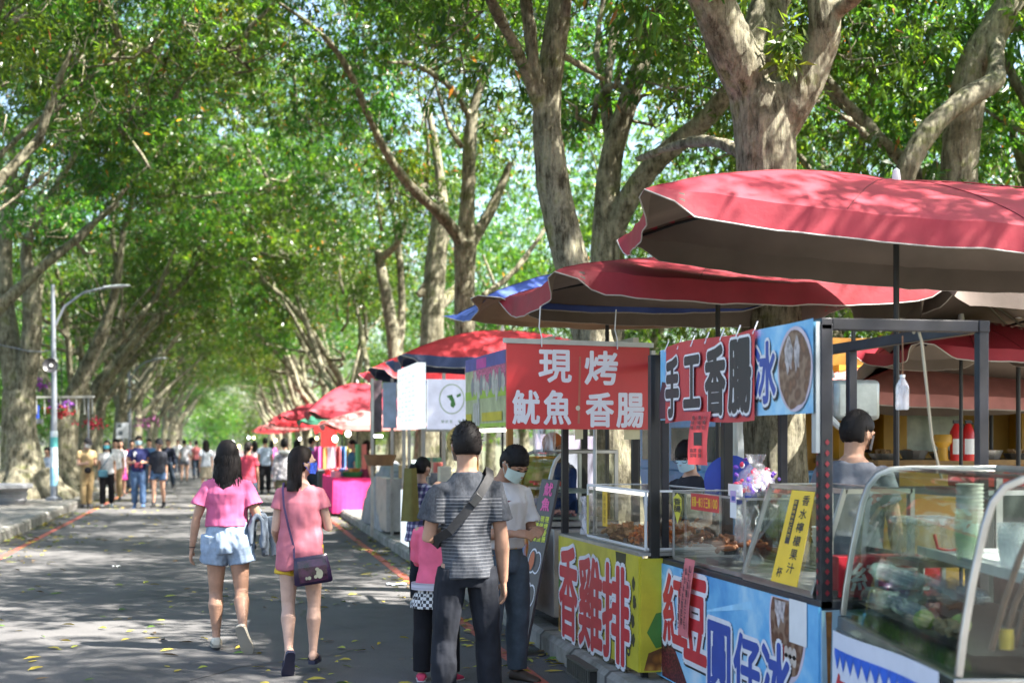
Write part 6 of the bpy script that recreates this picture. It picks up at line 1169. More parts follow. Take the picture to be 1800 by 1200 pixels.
def shoes(p, t, mat, vox, sole=None, kind='shoe', top=1.):
    for i in range(2):
        mb = MB(); n, d, u, s = foot_frame(p, i); h = p.h
        if kind == 'slide':
            g = MB(); b = n-u*.048*h
            sh = [(-.036, .012), (-.026, .021), (0, .023), (.03, .024), (.06, .029), (.09, .030), (.108, .024), (.118, .012)]
            g.rings([[b+d*y*h+s*w*h-u*.008*h, b+d*y*h+s*w*h+u*.010*h, b+d*y*h-s*w*h+u*.010*h, b+d*y*h-s*w*h-u*.008*h] for y, w in sh]); so = g.build('slide', mat, t, smooth=40)
            g = MB(); rs = []
            for y in (.035, .05, .075, .09): rs.append([b+d*y*h+s*(.030*math.cos(a))*h+u*(.004+.042*(1-(y-.03)*6)*math.sin(a))*h for a in np.linspace(0, math.pi, 12)]+[b+d*y*h+s*(.024*math.cos(a))*h+u*(.034*(1-(y-.03)*6)*math.sin(a))*h for a in np.linspace(math.pi, 0, 12)])
            g.rings(rs); g.build('strap', mat, so); continue
        foot(mb, p, i, .004, top=top)
        if kind == 'boot': mb.tube([n-u*.02*h, n+(p.knee[i]-n).normalized()*.035*h], [.030*h, .029*h], 12)
        o = link('shoe', fuse(mb, max(vox, .006), 2, name='shoe'), mat, t)
        if sole:
            g = MB(); b = n-u*.046*h; sh = [(-.037, .010), (-.030, .020), (-.01, .024), (.03, .025), (.065, .030), (.092, .030), (.112, .023), (.121, .010)]
            g.rings([[b+d*y*h+s*w*h-u*.004*h, b+d*y*h+s*w*h+u*.008*h, b+d*y*h-s*w*h+u*.008*h, b+d*y*h-s*w*h-u*.004*h] for y, w in sh]); g.build('sole', sole, o, smooth=40)
def shirt(p, t, mat, vox, hem=-.03, loose=.012, sleeve=.55, fl=.012, long=False, name='shirt', fold=.015, neckz=.322, hemw=.0, seed=0, slw=.012, mats=None, post=None):
    prof = TF if p.f else TM; h = p.h; mb = MB(); pr = []
    for z, a, d, y in prof:
        if z < hem-.001 or z > neckz: continue
        k = 1 if z > .2 else 1.; pr.append([z, a, d, y])
    def at(z):
        for (z0, a0, d0, y0), (z1, a1, d1, y1) in zip(prof, prof[1:]):
            if z0 <= z <= z1: f = (z-z0)/(z1-z0); return [z, a0+(a1-a0)*f, d0+(d1-d0)*f, y0+(y1-y0)*f]
        return [z]+list((prof[0] if z < prof[0][0] else prof[-1])[1:])
    pr = [at(hem)]+[q for q in pr if q[0] > hem+.01]+[at(neckz)]
    aw = max(q[1] for q in pr if q[0] > .15)*(.93 if p.f else .9); dd = max(q[2] for q in pr)*.97
    for q in pr:
        if q[0] < .2: q[1] = max(q[1], aw*(1-.12*math.sin(max(0, (.2-q[0]))*6))); q[2] = max(q[2], dd*.96)
    hip = max(prof, key=lambda q: q[1] if q[0] < .06 else 0)
    for q in pr:
        if q[0] < .0: q[1] = max(q[1], hip[1]); q[2] = max(q[2], hip[2]); q[3] = hip[3]
    n = len(pr); rs = []
    X = p.T @ Vector((1, 0, 0)); Y = p.T @ Vector((0, 1, 0))
    for q in pr:
        e = loose*(1 if q[0] < .25 else .55)+hemw*max(0, (.12-q[0]))*3; rs.append(ering(p.t((0, q[3], q[0])), X, Y, (q[1]*p.b+e)*h, (q[2]*p.b+e)*h, 24))
    mb.rings(rs); sl = 1. if long else sleeve; f = (.94 if p.f else 1.08)*(1.08 if long else 1.)
    for i in range(2):
        a, e, w = p.sh[i], p.el[i], p.wr[i]; up = e-a; inn = p.t((0, -.004, .258)); mb.ell(a+(inn-a)*.12, (.0345*h*f*p.b**.7,)*3, 12, 8)
        mb.tube([a+(inn-a)*.35, a, a+up*sl*.5, a+up*sl], [.034*h*f, .0345*h*f*p.b**.5, (.033+slw*.55)*h*f, (.033+slw*.9)*h*f], 14)
        if long: mb.tube([e-up*.05, e, e+(w-e)*.5, e+(w-e)*.96], [.034*h, .034*h, .030*h, .026*h], 14)
    me = fuse(mb, vox, 3, fold=fold, fscale=(8, 7, 6), seed=seed, post=post, name=name); return link(name, me, mats or mat, t)
def bottoms(p, t, mat, vox, length='shorts', loose=.010, name=None, waist=.085, fold=.006, seed=3, flare=.0, mats=None):
    h = p.h; mb = MB(); b = p.b; X = p.T @ Vector((1, 0, 0)); Y = p.T @ Vector((0, 1, 0)); prof = TF if p.f else TM
    hw = .096 if p.f else .088
    if length == 'skirt' or length == 'skirtlong':
        z1 = -.13 if length == 'skirt' else -.24; mb.rings([ering(p.t((0, -.004, z)), X, Y, a*h, d*h, 28) for z, a, d in ((z1, (hw+.03+flare)*b, .085+flare), (z1*.5, (hw+.018+flare*.5)*b, .080+flare*.5), (0, (hw+.010)*b, .076), (.05, .094*b, .068), (waist, .080*b, .060))]); me = fuse(mb, vox, 2, fold=fold, fscale=(22, 22, 2), seed=seed); return link(name or 'skirt', me, mats or mat, t)
    mb.rings([ering(p.t((0, -.006, z)), X, Y, (a*b+loose*.6)*h, (d*b+loose*.6)*h, 20) for z, a, d in ((-.06, hw*.72, .058), (-.03, hw*.98, .066), (.0, hw, .066), (.04, hw*.95, .061), (waist, hw*(.84 if waist > .07 else .97), .056 if waist > .07 else .062))])
    for i in range(2):
        a, k, n = p.hip[i], p.knee[i], p.ank[i]; th = k-a; c = n-k
        if length == 'shorts': o_ = Vector(((-1 if i == 0 else 1)*.010*h, 0, 0)); mb.tube([a+Vector((0, 0, .03*h)), a+th*.15+o_*.5, a+th*.30+o_, a+th*.45+o_*1.6], [.058*h*b+loose*.7*h, .058*h*b+loose*.7*h, min(.064, .055+flare*.5+loose*.5)*h*b, min(.064, .054+flare+loose*.4)*h*b], 16)
        elif length == 'knee': mb.tube([a+Vector((0, 0, .03*h)), a+th*.2, a+th*.6, a+th*.95], [.060*h*b+loose*h, .060*h*b+loose*h, .055*h+loose*h, .050*h+loose*h], 16)
        else: mb.tube([a+Vector((0, 0, .005*h)), a+th*.15, a+th*.5, a+th*.85, k, k+c*.3+Vector((0, -.007*h, 0)), k+c*.7, k+c*(.97 if length == 'pants' else .90)], [(.050*b+loose*.6)*h, (.056*b+loose*.8)*h, (.049*b+loose)*h, (.041*b+loose)*h, (.038*b+loose)*h, (.038*b+loose*1.1)*h, (.030*b+loose*1.5)*h, (.025*b+loose*1.8+flare)*h], 16)
    return link(name or ('shorts' if length in ('shorts', 'knee') else 'trousers'), fuse(mb, vox, 3, fold=fold, fscale=(14, 14, 7), seed=seed), mats or mat, t)
def hair_short(p, t, mat, vox, low=-.018, name='hair', puff=1.):
    h = p.h; me0 = MB(); rs = head_ell(p, (.0515*puff, .0645*puff, .0755*puff), (0, -.004, .006), 40, 30, jaw=False); inv = p.H.transposed(); out = []
    for r in rs:
        rr = []
        for q in r:
            l = (inv @ (q-p.hc))/h; fr = max(0, l.y)/.06; line = low+.064*min(1, fr*1.15)**.8-(.010 if abs(l.x) > .04 and l.y < .02 else 0)
            if abs(l.x) > .034 and abs(l.y+.002) < .020: line = max(line, .016)
            if l.z < line: q = p.hc+(q-p.hc)*(.80 if l.z < line-.010 else .92)
            elif l.z < line+.02 and l.y < 0: q = p.hc+(q-p.hc)*(.955+.045*(l.z-line)/.02)
            q = q+(q-p.hc)*.035*mnoise.noise(q*38); rr.append(q)
        out.append(rr)
    me0.rings(out); hr = me0.build(name, mat, t, smooth=80)
    rnd = random.Random(int(h*1000)); g = MB()
    for k in range(380 if vox < .012 else 0):  # fine tufts so that the outline is not a clean ball
        v = Vector((rnd.gauss(0, 1), rnd.gauss(-.25, 1), rnd.gauss(.75, .8))).normalized(); l = Vector((v.x*.050, v.y*.063-.004, v.z*.074+.006))
        if l.z < low+.064*min(1, max(0, l.y)/.052)**.8+.012: continue
        q = p.hp(l); n = (q-p.hc).normalized(); dd = (n+Vector((rnd.gauss(0, .7), rnd.gauss(0, .7), rnd.gauss(-.1, .5)))).normalized(); ln = rnd.uniform(.006, .013)*h; g.tube([q-n*.003*h, q+dd*ln*.5, q+dd*ln], [.0016*h, .0013*h, .0003*h], 4)
    if g.v: hr2 = g.build('hair_tufts', mat, hr)
    return hr
def hair_long(p, t, mat, length=.20, n=420, seed=1, spread=1., back=1., side_cover=.5, bob=False, wave=.004, name='hair', rc=0.):
    h = p.h; rnd = random.Random(seed); mb = MB(); mb.rings(head_ell(p, (.0535, .0655, .076), (0, -.006, .006), 24, 18, jaw=False)); inv = p.H.transposed()
    out = []
    for q in mb.v:
        q = Vector(q); l = (inv @ (q-p.hc))/h; line = -.05+.10*min(1, max(0, l.y+.012)/.05)
        out.append(tuple(q if l.z > line else p.hc+(q-p.hc)*.85))
    mb.v = out
    if length > .1: # inner body of the hair so that no neck shows through
        X = p.H @ Vector((1, 0, 0)); Y = p.H @ Vector((0, 1, 0)); mb.rings([ering(p.hp((0, -.030-.006*k, -.01-.9*length*k/4)), X, Y, (.048-.004*k*(not bob))*h*spread, .030*h, 14) for k in range(5)])
    cap = mb.build(name, mat, t, smooth=80); g = MB()
    for k in range(n):
        az = rnd.uniform(-1, 1); a = -math.pi/2+az*(math.pi*.5+side_cover+(rc if az > 0 else 0))      # azimuth round the back, reaching the temples
        pts = []; rr = []; w = rnd.gauss(0, 1)*(2.6 if k % 7 == 0 else 1)
        s0 = Vector((math.cos(a)*.054*spread, math.sin(a)*.067-.006, 0))
        for q in np.linspace(1.35*rnd.uniform(.5, 1), 0, 5): pts.append((math.cos(a)*math.cos(q)*.0545, math.sin(a)*math.cos(q)*.0665-.006, math.sin(q)*.077+.006))
        L0 = length*rnd.uniform(.82, 1.08)*(1-.12*abs(az)); m = 7
        for q in range(1, m+1):
            f = q/m; pts.append((math.cos(a)*(.0545+(.012*spread-.006)*math.sin(f*2))+w*.003*f+wave*math.sin(f*7+w), math.sin(a)*(.0665-.012*f)-.006-.010*f*back+wave*math.cos(f*6+w*2), .006-L0*f))
        P3 = [p.hp(q) for q in pts]; sc = rnd.uniform(.0022, .0042)*h*(.4 if k % 7 == 0 else 1); g.tube(P3, [sc*.5]+[sc]*(len(pts)-3)+[sc*.7, sc*.15], 5, flat=.5)
    g.build('hair_strands', mat, cap, smooth=80); return cap
def mask(p, t, mat):
    h = p.h; g = MB()
    def f(a, b, k=1.):
        th = (a-.5)*2.5; z = -.058+.064*b; c = math.cos(th); pin = 1-.25*abs(a-.5)*2; z = -.026+(z+.026)*pin
        return p.hp((.0515*math.sin(th)*k*(1-.15*(1-b)), (.063*c+.013*math.exp(-(th*2.4)**2)*(1-.6*abs(b-.55)*2))*k*(1-.1*(1-b)), z))
    g.grid(lambda a, b: f(a, b), 16, 8); o = g.build('face_mask', mat, t, smooth=80)
    for s in (0, 1):
        g = MB(); g.tube([f(s, .9), p.hp(((-1 if s == 0 else 1)*.051, .012, .004)), p.hp(((-1 if s == 0 else 1)*.052, -.016, .0)), p.hp(((-1 if s == 0 else 1)*.050, .0, -.022)), f(s, .1)], .0011*h, 4); g.build('ear_loop', mat, o)
    return o
def eyes(p, t, brow=True):
    h = p.h; g = MB()
    for s in (-1, 1): g.ell(p.hp((s*.0205, .0555, .006)), (.0085*h, .004*h, .0042*h), 10, 6, M3=p.H); g.tube([p.hp((s*.010, .060, .018)), p.hp((s*.021, .059, .021)), p.hp((s*.032, .052, .016))], [.0018*h, .0024*h, .001*h], 5)
    return g.build('eyes', HAIRK, t)
def spectacles(p, t):
    g = MB(); h = p.h
    for s in (-1, 1): g.tube([p.hp((s*.021+.017*math.cos(a), .066, .005+.013*math.sin(a))) for a in np.linspace(0, 6.283, 14, endpoint=False)], .0014*h, 5, close=True); g.tube([p.hp((s*.038, .064, .008)), p.hp((s*.050, .03, .008)), p.hp((s*.050, -.005, .004))], .0013*h, 4)
    g.tube([p.hp((-.005, .068, .006)), p.hp((.005, .068, .006))], .0014*h, 4); return g.build('spectacles', BLACKM, t)
def cap_hat(p, t, mat, brim=True, low=0.):
    h = p.h; mb = MB(); rs = []
    for i in range(9):
        ph = i/8*1.5; rs.append([p.hp((.057*math.cos(ph)*math.cos(a), .069*math.cos(ph)*math.sin(a)-.003, .016+low+.072*math.sin(ph))) for a in np.linspace(0, 6.283, 24, endpoint=False)])
    mb.rings(rs)
    if brim: mb.grid(lambda a, b: p.hp(((a-.5)*.10*(1-.35*b*b), .055+.055*b*(1-(a-.5)**2*1.6), .020+low-.012*b-.02*(a-.5)**2)), 10, 5); mb.grid(lambda a, b: p.hp(((.5-a)*.10*(1-.35*b*b), .055+.055*b*(1-(a-.5)**2*1.6), .0165+low-.012*b-.02*(a-.5)**2)), 10, 5)
    return mb.build('cap', mat, t, smooth=60)
def strip_between(name, mat, pts, wid, parent, nrm, th=.004):
    """flat strap along pts; nrm(i) gives the outward direction"""
    g = MB(); rs = []
    P_ = [Vector(q) for q in pts]
    for i, q in enumerate(P_):
        a = P_[max(i-1, 0)]; b = P_[min(i+1, len(P_)-1)]; d = (b-a).normalized(); n = Vector(nrm(i)).normalized(); s = d.cross(n).normalized()*wid/2; rs.append([q+s+n*th, q-s+n*th, q-s-n*th*.2, q+s-n*th*.2])
    g.rings(rs); return g.build(name, mat, parent)
STAND = [((-.06, .02, -1), (-.01, -.05, -1), (-.15, 1, -.02)), ((.06, .02, -1), (.01, -.05, -1), (.15, 1, -.02))]
def walk(f, back_lift=.0):  # f>0: right leg forward
    a = [((-.03, -.28*f, -1), (.0, -.55*f if f > 0 else .02, -1), (-.08, 1, -.35 if f > 0 else .05)), ((.03, .28*f, -1), (.0, .02 if f > 0 else .55*f, -1), (.08, 1, .05 if f > 0 else -.35))]; return a
ARMD = ((-.10, .0, -1), (-.05, .14, -1)); ARMDR = ((.10, .0, -1), (.05, .14, -1))
def at(u, feet_v, z=0.): return G(u, feet_v, z)
def person(label, loc, rz, h, legs=None, arms=None, female=True, skin=0, vox=.008, group=None, **k):
    p = Pose(h, legs or STAND, arms or (ARMD, ARMDR), female=female, **k); t = thing('person', label, 'person', loc, rz, group)
    link('body', body(p, vox, 'body'), SKIN[skin], t); return p, t
V1 = .0065
PINK1 = cloth('rose pink jersey', (.52, .115, .235), var=.1, bump=.15); PINK2 = cloth('dusty pink jersey', (.47, .15, .19), var=.16, bump=.15)
def denim(name, c):
    if name in MATS: return MATS[name]
    m, t, b = nt(name); n = noise_node(t, 7, 6, .65); n2 = noise_node(t, 240, 2, .5); c = np.array(c); r = ramp(t, n.outputs[0], [(.3, tuple(c*.72)), (.5, tuple(c)), (.72, tuple(np.minimum(c*1.5, .8)))]); b.inputs['Roughness'].default_value = .9; L(t, r.outputs[0], b.inputs['Base Color']); bp = t.nodes.new('ShaderNodeBump'); bp.inputs['Strength'].default_value = .4; bp.inputs['Distance'].default_value = .004; L(t, n2.outputs[0], bp.inputs['Height']); L(t, bp.outputs[0], b.inputs['Normal']); MATS[name] = m; return m
DLIGHT = denim('pale denim', (.25, .32, .42)); DJACK = denim('jacket denim', (.15, .185, .235)); DBLUE = denim('blue denim', (.07, .13, .25)); DDARK = denim('dark denim', (.025, .04, .065))
# --- woman in the pink T-shirt walking away
L_ = G(384, 1141)
p, t = person('woman in rose pink T-shirt and pale denim shorts with a jacket over her arm', (L_.x+.07, L_.y, 0), R(-6), 1.60, vox=V1, skin=1,
    legs=[((-.03, .10, -1), (.02, -.10, -1), (-.12, 1, -.03)), ((.07, -.02, -1), (.10, -.72, -.8), (.30, .30, -.95))],
    arms=(((-.34, -.06, -1), (-.16, .12, -1)), ((.32, -.10, -.95), (-.10, .80, .10))), head=(-.05, -.02), hands=((.45, 0), (.8, 0)), build=1.06)
shirt(p, t, PINK1, V1, hem=.072, loose=.022, sleeve=.62, slw=.024, seed=2, fold=.017)
bottoms(p, t, DLIGHT, V1, 'shorts', loose=.020, waist=.092, flare=.012, fold=.013)
h = p.h
shoes(p, t, cloth('cream canvas shoe', (.60, .55, .45)), V1, sole=M('sole grey beige', (.30, .27, .22), .8), top=.9)
hair_long(p, t, HAIRK, .185, 520, 2, spread=1.15, side_cover=.55, wave=.007)
w = p.wr[0]; g = MB(); g.tube([w+Vector((.0175*h*math.cos(a), .0175*h*math.sin(a), .01)) for a in np.linspace(0, 6.283, 14, endpoint=False)], .003, 5, close=True); g.build('bracelet', BLACKM, t)
# her jacket, folded over the forearm
jk = thing('denim_jacket', 'grey blue denim jacket folded over the arm of the woman in rose pink', 'jacket', t.location, R(-6)); e, wq = p.el[1], p.wr[1]; mb = MB()
def drape(f, off): q = e.lerp(wq, f); return q+Vector(off)
for f0, ln, wd, ox in ((-.1, .26, .075, .0), (.25, .30, .085, .015), (.6, .34, .08, .03), (.95, .27, .06, .02)):
    c = drape(f0, (ox, 0, .02)); mb.tube([c+Vector((-.005, 0, .012)), c+Vector((.035, .005, -.03)), c+Vector((.045, 0, -ln*.5)), c+Vector((.035, .01, -ln))], [.03, .036, wd*.55, wd*.5], 10, flat=.6); mb.tube([c+Vector((0, 0, .012)), c+Vector((-.04, .0, -.03)), c+Vector((-.06, 0, -ln*.4)), c+Vector((-.055, .0, -ln*.85))], [.03, .036, wd*.55, wd*.45], 10, flat=.6)
link('jacket_cloth', fuse(mb, .009, 3, fold=.016, fscale=(16, 16, 6), seed=5), DJACK, jk)
g = MB(); c = drape(.7, (.09, .03, -.02)); g.tube([c, c+Vector((.03, .02, -.12)), c+Vector((.055, .03, -.26)), c+Vector((.06, .02, -.31))], [.035, .042, .034, .036], 10, flat=.55); g.build('sleeve', DJACK, jk)
# --- woman in the dusty pink top
L_ = G(528, 1180)
p, t = person('woman in a dusty pink top and yellow shorts walking away with a purple shoulder bag', (L_.x, L_.y, 0), R(-4), 1.51, vox=V1, skin=3,
    legs=[((-.02, -.10, -1), (.03, -.46, -1), (-.12, .45, -.80)), ((.05, .07, -1), (-.02, -.07, -1), (.12, 1, -.02))],
    arms=(((-.16, .05, -1), (.02, .75, -.35)), ((.26, .08, -1), (-.25, .75, .30))), head=(-1.22, -.02), hands=((.7, 0), (.7, 0)), build=.95)
shirt(p, t, PINK2, V1, hem=-.082, loose=.024, sleeve=.42, slw=.016, seed=9, fold=.018, neckz=.312)
bottoms(p, t, M('mustard lace', (.62, .40, .03), .8, var=.2, sc=60), V1, 'shorts', loose=.003, flare=.002)
shoes(p, t, M('slide navy rubber', (.018, .02, .05), .55, var=.2), V1, kind='slide')
hair_long(p, t, HAIRB, .135, 520, 5, spread=1.12, side_cover=.28, bob=True, wave=.002, rc=-.55); mask(p, t, MASKR)
h = p.h; g = MB(); nb = p.t((0, 0, .312)); g.add([p.t((x, -.058+abs(x)*.2, z)) for x, z in ((-.040, .318), (0, .272), (.040, .318), (.022, .325), (0, .328), (-.022, .325))], [(0, 1, 2, 3, 4, 5)]); nk = g.build('neckline_back', SKIN[3], t)
bg = thing('shoulder_bag', 'glossy dark purple shoulder bag worn by the woman in dusty pink', 'bag', t.location, R(-4)); PURP = M('purple patent', (.026, .014, .042), .25, var=.4, sc=6)
c = p.t((.055, -.105, -.075)); mb = MB(); Rb = Matrix.Rotation(-.13, 3, 'Y') @ Matrix.Rotation(.12, 3, 'Z'); 
rs = []
for z, w, d in ((-.105, .125, .030), (-.09, .135, .040), (0, .128, .046), (.08, .118, .036), (.095, .112, .024)): rs.append([c+Rb @ Vector((max(-w, min(w, w*1.25*math.cos(a))), d*math.sin(a), z)) for a in np.linspace(0, 6.283, 24, endpoint=False)])
mb.rings(rs); bb = mb.build('bag_body', PURP, bg, smooth=50)
g = MB(); rs = [[c+Rb @ Vector((x, y, z)) for x in (-.10, -.05, 0, .05, .10)] for y, z in ((-.047, -.085), (-.051, -.04), (-.050, .02), (-.044, .07))]; g.add([q for r in rs for q in r], [(i*5+j, i*5+j+1, i*5+j+6, i*5+j+5) for i in range(3) for j in range(4)]); g.build('front_pocket', M('purple photo print', (.035, .006, .03), .2, var=.9, sc=14), bb, smooth=0)
g = MB()
for x, z, a, b in ((.045, -.035, .024, .034), (.015, -.052, .012, .013), (-.03, -.055, .013, .013), (-.05, -.055, .008, .012), (.032, .0, .014, .012)): g.add([c+Rb @ Vector((x+a*math.cos(k*.5), -.0535, z+b*math.sin(k*.5))) for k in range(12)], [tuple(range(12))])
g.build('pale_print', M('print cream', (.30, .30, .22), .4), bb, smooth=0)
sp = [c+Rb @ Vector((-.112, 0, .09)), p.t((-.028, -.093, .03)), p.t((-.052, -.087, .12)), p.t((-.074, -.083, .22)), p.t((-.080, -.058, .29)), p.t((-.078, -.01, .325)), p.t((-.07, .05, .29)), p.t((-.04, .088, .2)), p.t((.03, .092, .08)), p.t((.10, .055, -.02)), c+Rb @ Vector((.112, .01, .09))]
strip_between('bag_strap', M('strap plum', (.07, .03, .09), .5), sp, .016, bg, lambda i: (sp[i]-p.t((0, 0, .1))) if i < 10 else (1, 0, 0))
# --- man in the striped grey T-shirt
L_ = P(820, 775, 8.4); L_.z = 0
def stripes():
    m, t, b = nt('striped jersey'); tc = t.nodes.new('ShaderNodeTexCoord'); sx = t.nodes.new('ShaderNodeSeparateXYZ'); L(t, tc.outputs['Object'], sx.inputs[0])
    n = noise_node(t, 90, 3, .7, stretch=(1, 1, .5)); n3 = noise_node(t, 5, 3); w = t.nodes.new('ShaderNodeMath'); w.operation = 'MULTIPLY_ADD'; L(t, n3.outputs[0], w.inputs[0]); w.inputs[1].default_value = .012; L(t, sx.outputs[2], w.inputs[2])
    a = t.nodes.new('ShaderNodeMath'); a.operation = 'MULTIPLY'; a.inputs[1].default_value = 2*math.pi/.0205; L(t, w.outputs[0], a.inputs[0]); s_ = t.nodes.new('ShaderNodeMath'); s_.operation = 'SINE'; L(t, a.outputs[0], s_.inputs[0])
    gt = t.nodes.new('ShaderNodeMath'); gt.operation = 'GREATER_THAN'; gt.inputs[1].default_value = .66; L(t, s_.outputs[0], gt.inputs[0]); yk_ = t.nodes.new('ShaderNodeMath'); yk_.operation = 'LESS_THAN'; yk_.inputs[1].default_value = 1.33; L(t, sx.outputs[2], yk_.inputs[0])
    ax = t.nodes.new('ShaderNodeMath'); ax.operation = 'ABSOLUTE'; L(t, sx.outputs[0], ax.inputs[0]); lt = t.nodes.new('ShaderNodeMath'); lt.operation = 'LESS_THAN'; lt.inputs[1].default_value = .195; L(t, ax.outputs[0], lt.inputs[0])
    m1 = t.nodes.new('ShaderNodeMath'); m1.operation = 'MULTIPLY'; L(t, gt.outputs[0], m1.inputs[0]); L(t, yk_.outputs[0], m1.inputs[1]); m2 = t.nodes.new('ShaderNodeMath'); m2.operation = 'MULTIPLY'; L(t, m1.outputs[0], m2.inputs[0]); L(t, lt.outputs[0], m2.inputs[1])
    fz = t.nodes.new('ShaderNodeMapRange'); fz.inputs[1].default_value = .9; fz.inputs[2].default_value = 1.12; fz.inputs[3].default_value = .45; fz.inputs[4].default_value = 1.; L(t, sx.outputs[2], fz.inputs[0]); m3 = t.nodes.new('ShaderNodeMath'); m3.operation = 'MULTIPLY'; L(t, m2.outputs[0], m3.inputs[0]); L(t, fz.outputs[0], m3.inputs[1])
    r = ramp(t, n.outputs[0], [(.35, (.028, .032, .04)), (.65, (.058, .064, .078))]); mx = t.nodes.new('ShaderNodeMix'); mx.data_type = 'RGBA'; L(t, m3.outputs[0], mx.inputs[0]); L(t, r.outputs[0], mx.inputs[6]); mx.inputs[7].default_value = (.17, .175, .19, 1); L(t, mx.outputs[2], b.inputs['Base Color']); b.inputs['Roughness'].default_value = .9; return m
p, t = person('man in a striped dark grey T-shirt and black trousers with a strap across his back', L_, R(3), 1.735, vox=V1, female=False, skin=1,
    legs=[((-.10, .03, -1), (-.03, -.05, -1), (-.25, 1, -.02)), ((.10, .03, -1), (.03, -.05, -1), (.25, 1, -.02))],
    arms=(((-.20, .06, -1), (.62, .78, .12)), ((.15, .0, -1), (.08, .16, -1))), head=(-.10, .02), hands=((.8, 0), (.55, 0)), build=.82)
shirt(p, t, stripes(), V1, hem=-.028, loose=.015, sleeve=.66, slw=.016, seed=12, fold=.015, neckz=.330)
bottoms(p, t, cloth('black trousers', (.014, .016, .022), var=.3), V1, 'ankle', loose=.012, waist=.03, fold=.007, seed=8)
shoes(p, t, M('shoe black', (.02, .02, .02), .5), .01); hair_short(p, t, HAIRK, V1, low=-.028, puff=1.03); mask(p, t, MASKW)
sb = thing('sling_bag', 'wide black sling bag strap with a buckle across the striped shirt', 'bag', t.location, R(3)); sp = [p.t((-.105, .02, .08)), p.t((-.108, -.035, .105)), p.t((-.075, -.082, .135)), p.t((-.02, -.090, .20)), p.t((.03, -.088, .262)), p.t((.066, -.062, .312)), p.t((.078, -.008, .338)), p.t((.07, .05, .30)), p.t((.02, .09, .2)), p.t((-.06, .085, .1)), p.t((-.105, .02, .08))]
STR = M('strap webbing', (.016, .016, .018), .7, var=.3, sc=60); strip_between('strap', STR, sp, .052, sb, lambda i: sp[i]-p.t((0, 0, .2)), .006)
g = MB(); c = p.t((.010, -.096, .237)); g.obox(c, (.075, .014, .05), Matrix.Rotation(-.85, 3, 'Y')); g.build('buckle', M('buckle', (.03, .03, .03), .35), sb, bevel=.004); g = MB(); g.ell(p.t((-.03, .12, .12)), (.11, .05, .07)); g.build('pouch', STR, sb)
# --- girl in pink with the chequered skirt, behind him
def cheq(name, a, b_, s, stripes_=None):
    m, t, b = nt(name); tc = t.nodes.new('ShaderNodeTexCoord'); c = t.nodes.new('ShaderNodeTexChecker'); c.inputs['Scale'].default_value = s; c.inputs[1].default_value = (*a, 1); c.inputs[2].default_value = (*b_, 1); L(t, tc.outputs['Object'], c.inputs[0]); L(t, c.outputs[0], b.inputs['Base Color']); b.inputs['Roughness'].default_value = .85; return m
L_ = P(766, 775, 9.8); L_.z = 0
p, t = person('girl in a pink top, chequered skirt and black leggings half hidden by the striped man', L_, R(-20), 1.30, vox=.007, legs=[((-.08, .03, -1), (-.02, -.06, -1), (-.2, 1, -.02)), ((.10, .05, -1), (.03, -.06, -1), (.3, 1, -.02))], arms=(((-.12, .3, -1), (.2, .9, .2)), ((.12, .3, -1), (-.2, .9, .2))), head=(-.3, .1))
shirt(p, t, cloth('coral pink', (.70, .13, .22)), .008, hem=.0, loose=.012, long=True); bottoms(p, t, cloth('black legging', (.012, .012, .015)), .008, 'pants', loose=.012, fold=.002, name='leggings', waist=.01)
bottoms(p, t, cheq('chequer', (.62, .62, .62), (.03, .03, .035), 46), .008, 'skirt', flare=.01, waist=.075, name='skirt'); g = MB(); 
for k, c_ in enumerate(((.5, .5, .55), (.12, .12, .2), (.5, .5, .55), (.3, .1, .15))): pass
g.rings([ering(p.t((0, -.004, z)), Vector((1, 0, 0)), Vector((0, 1, 0)), .170, .135, 24) for z in (-.030, -.018, -.006, .006)]); g.build('striped_hem', M('hem stripes', (.42, .40, .46), .8, var=.6, sc=60, stretch=(.01, .01, 1)), t)
shoes(p, t, cloth('pink trainer', (.65, .07, .14)), .009, sole=M('sole white', (.6, .6, .6))); hair_long(p, t, HAIRK, .16, 150, 7)
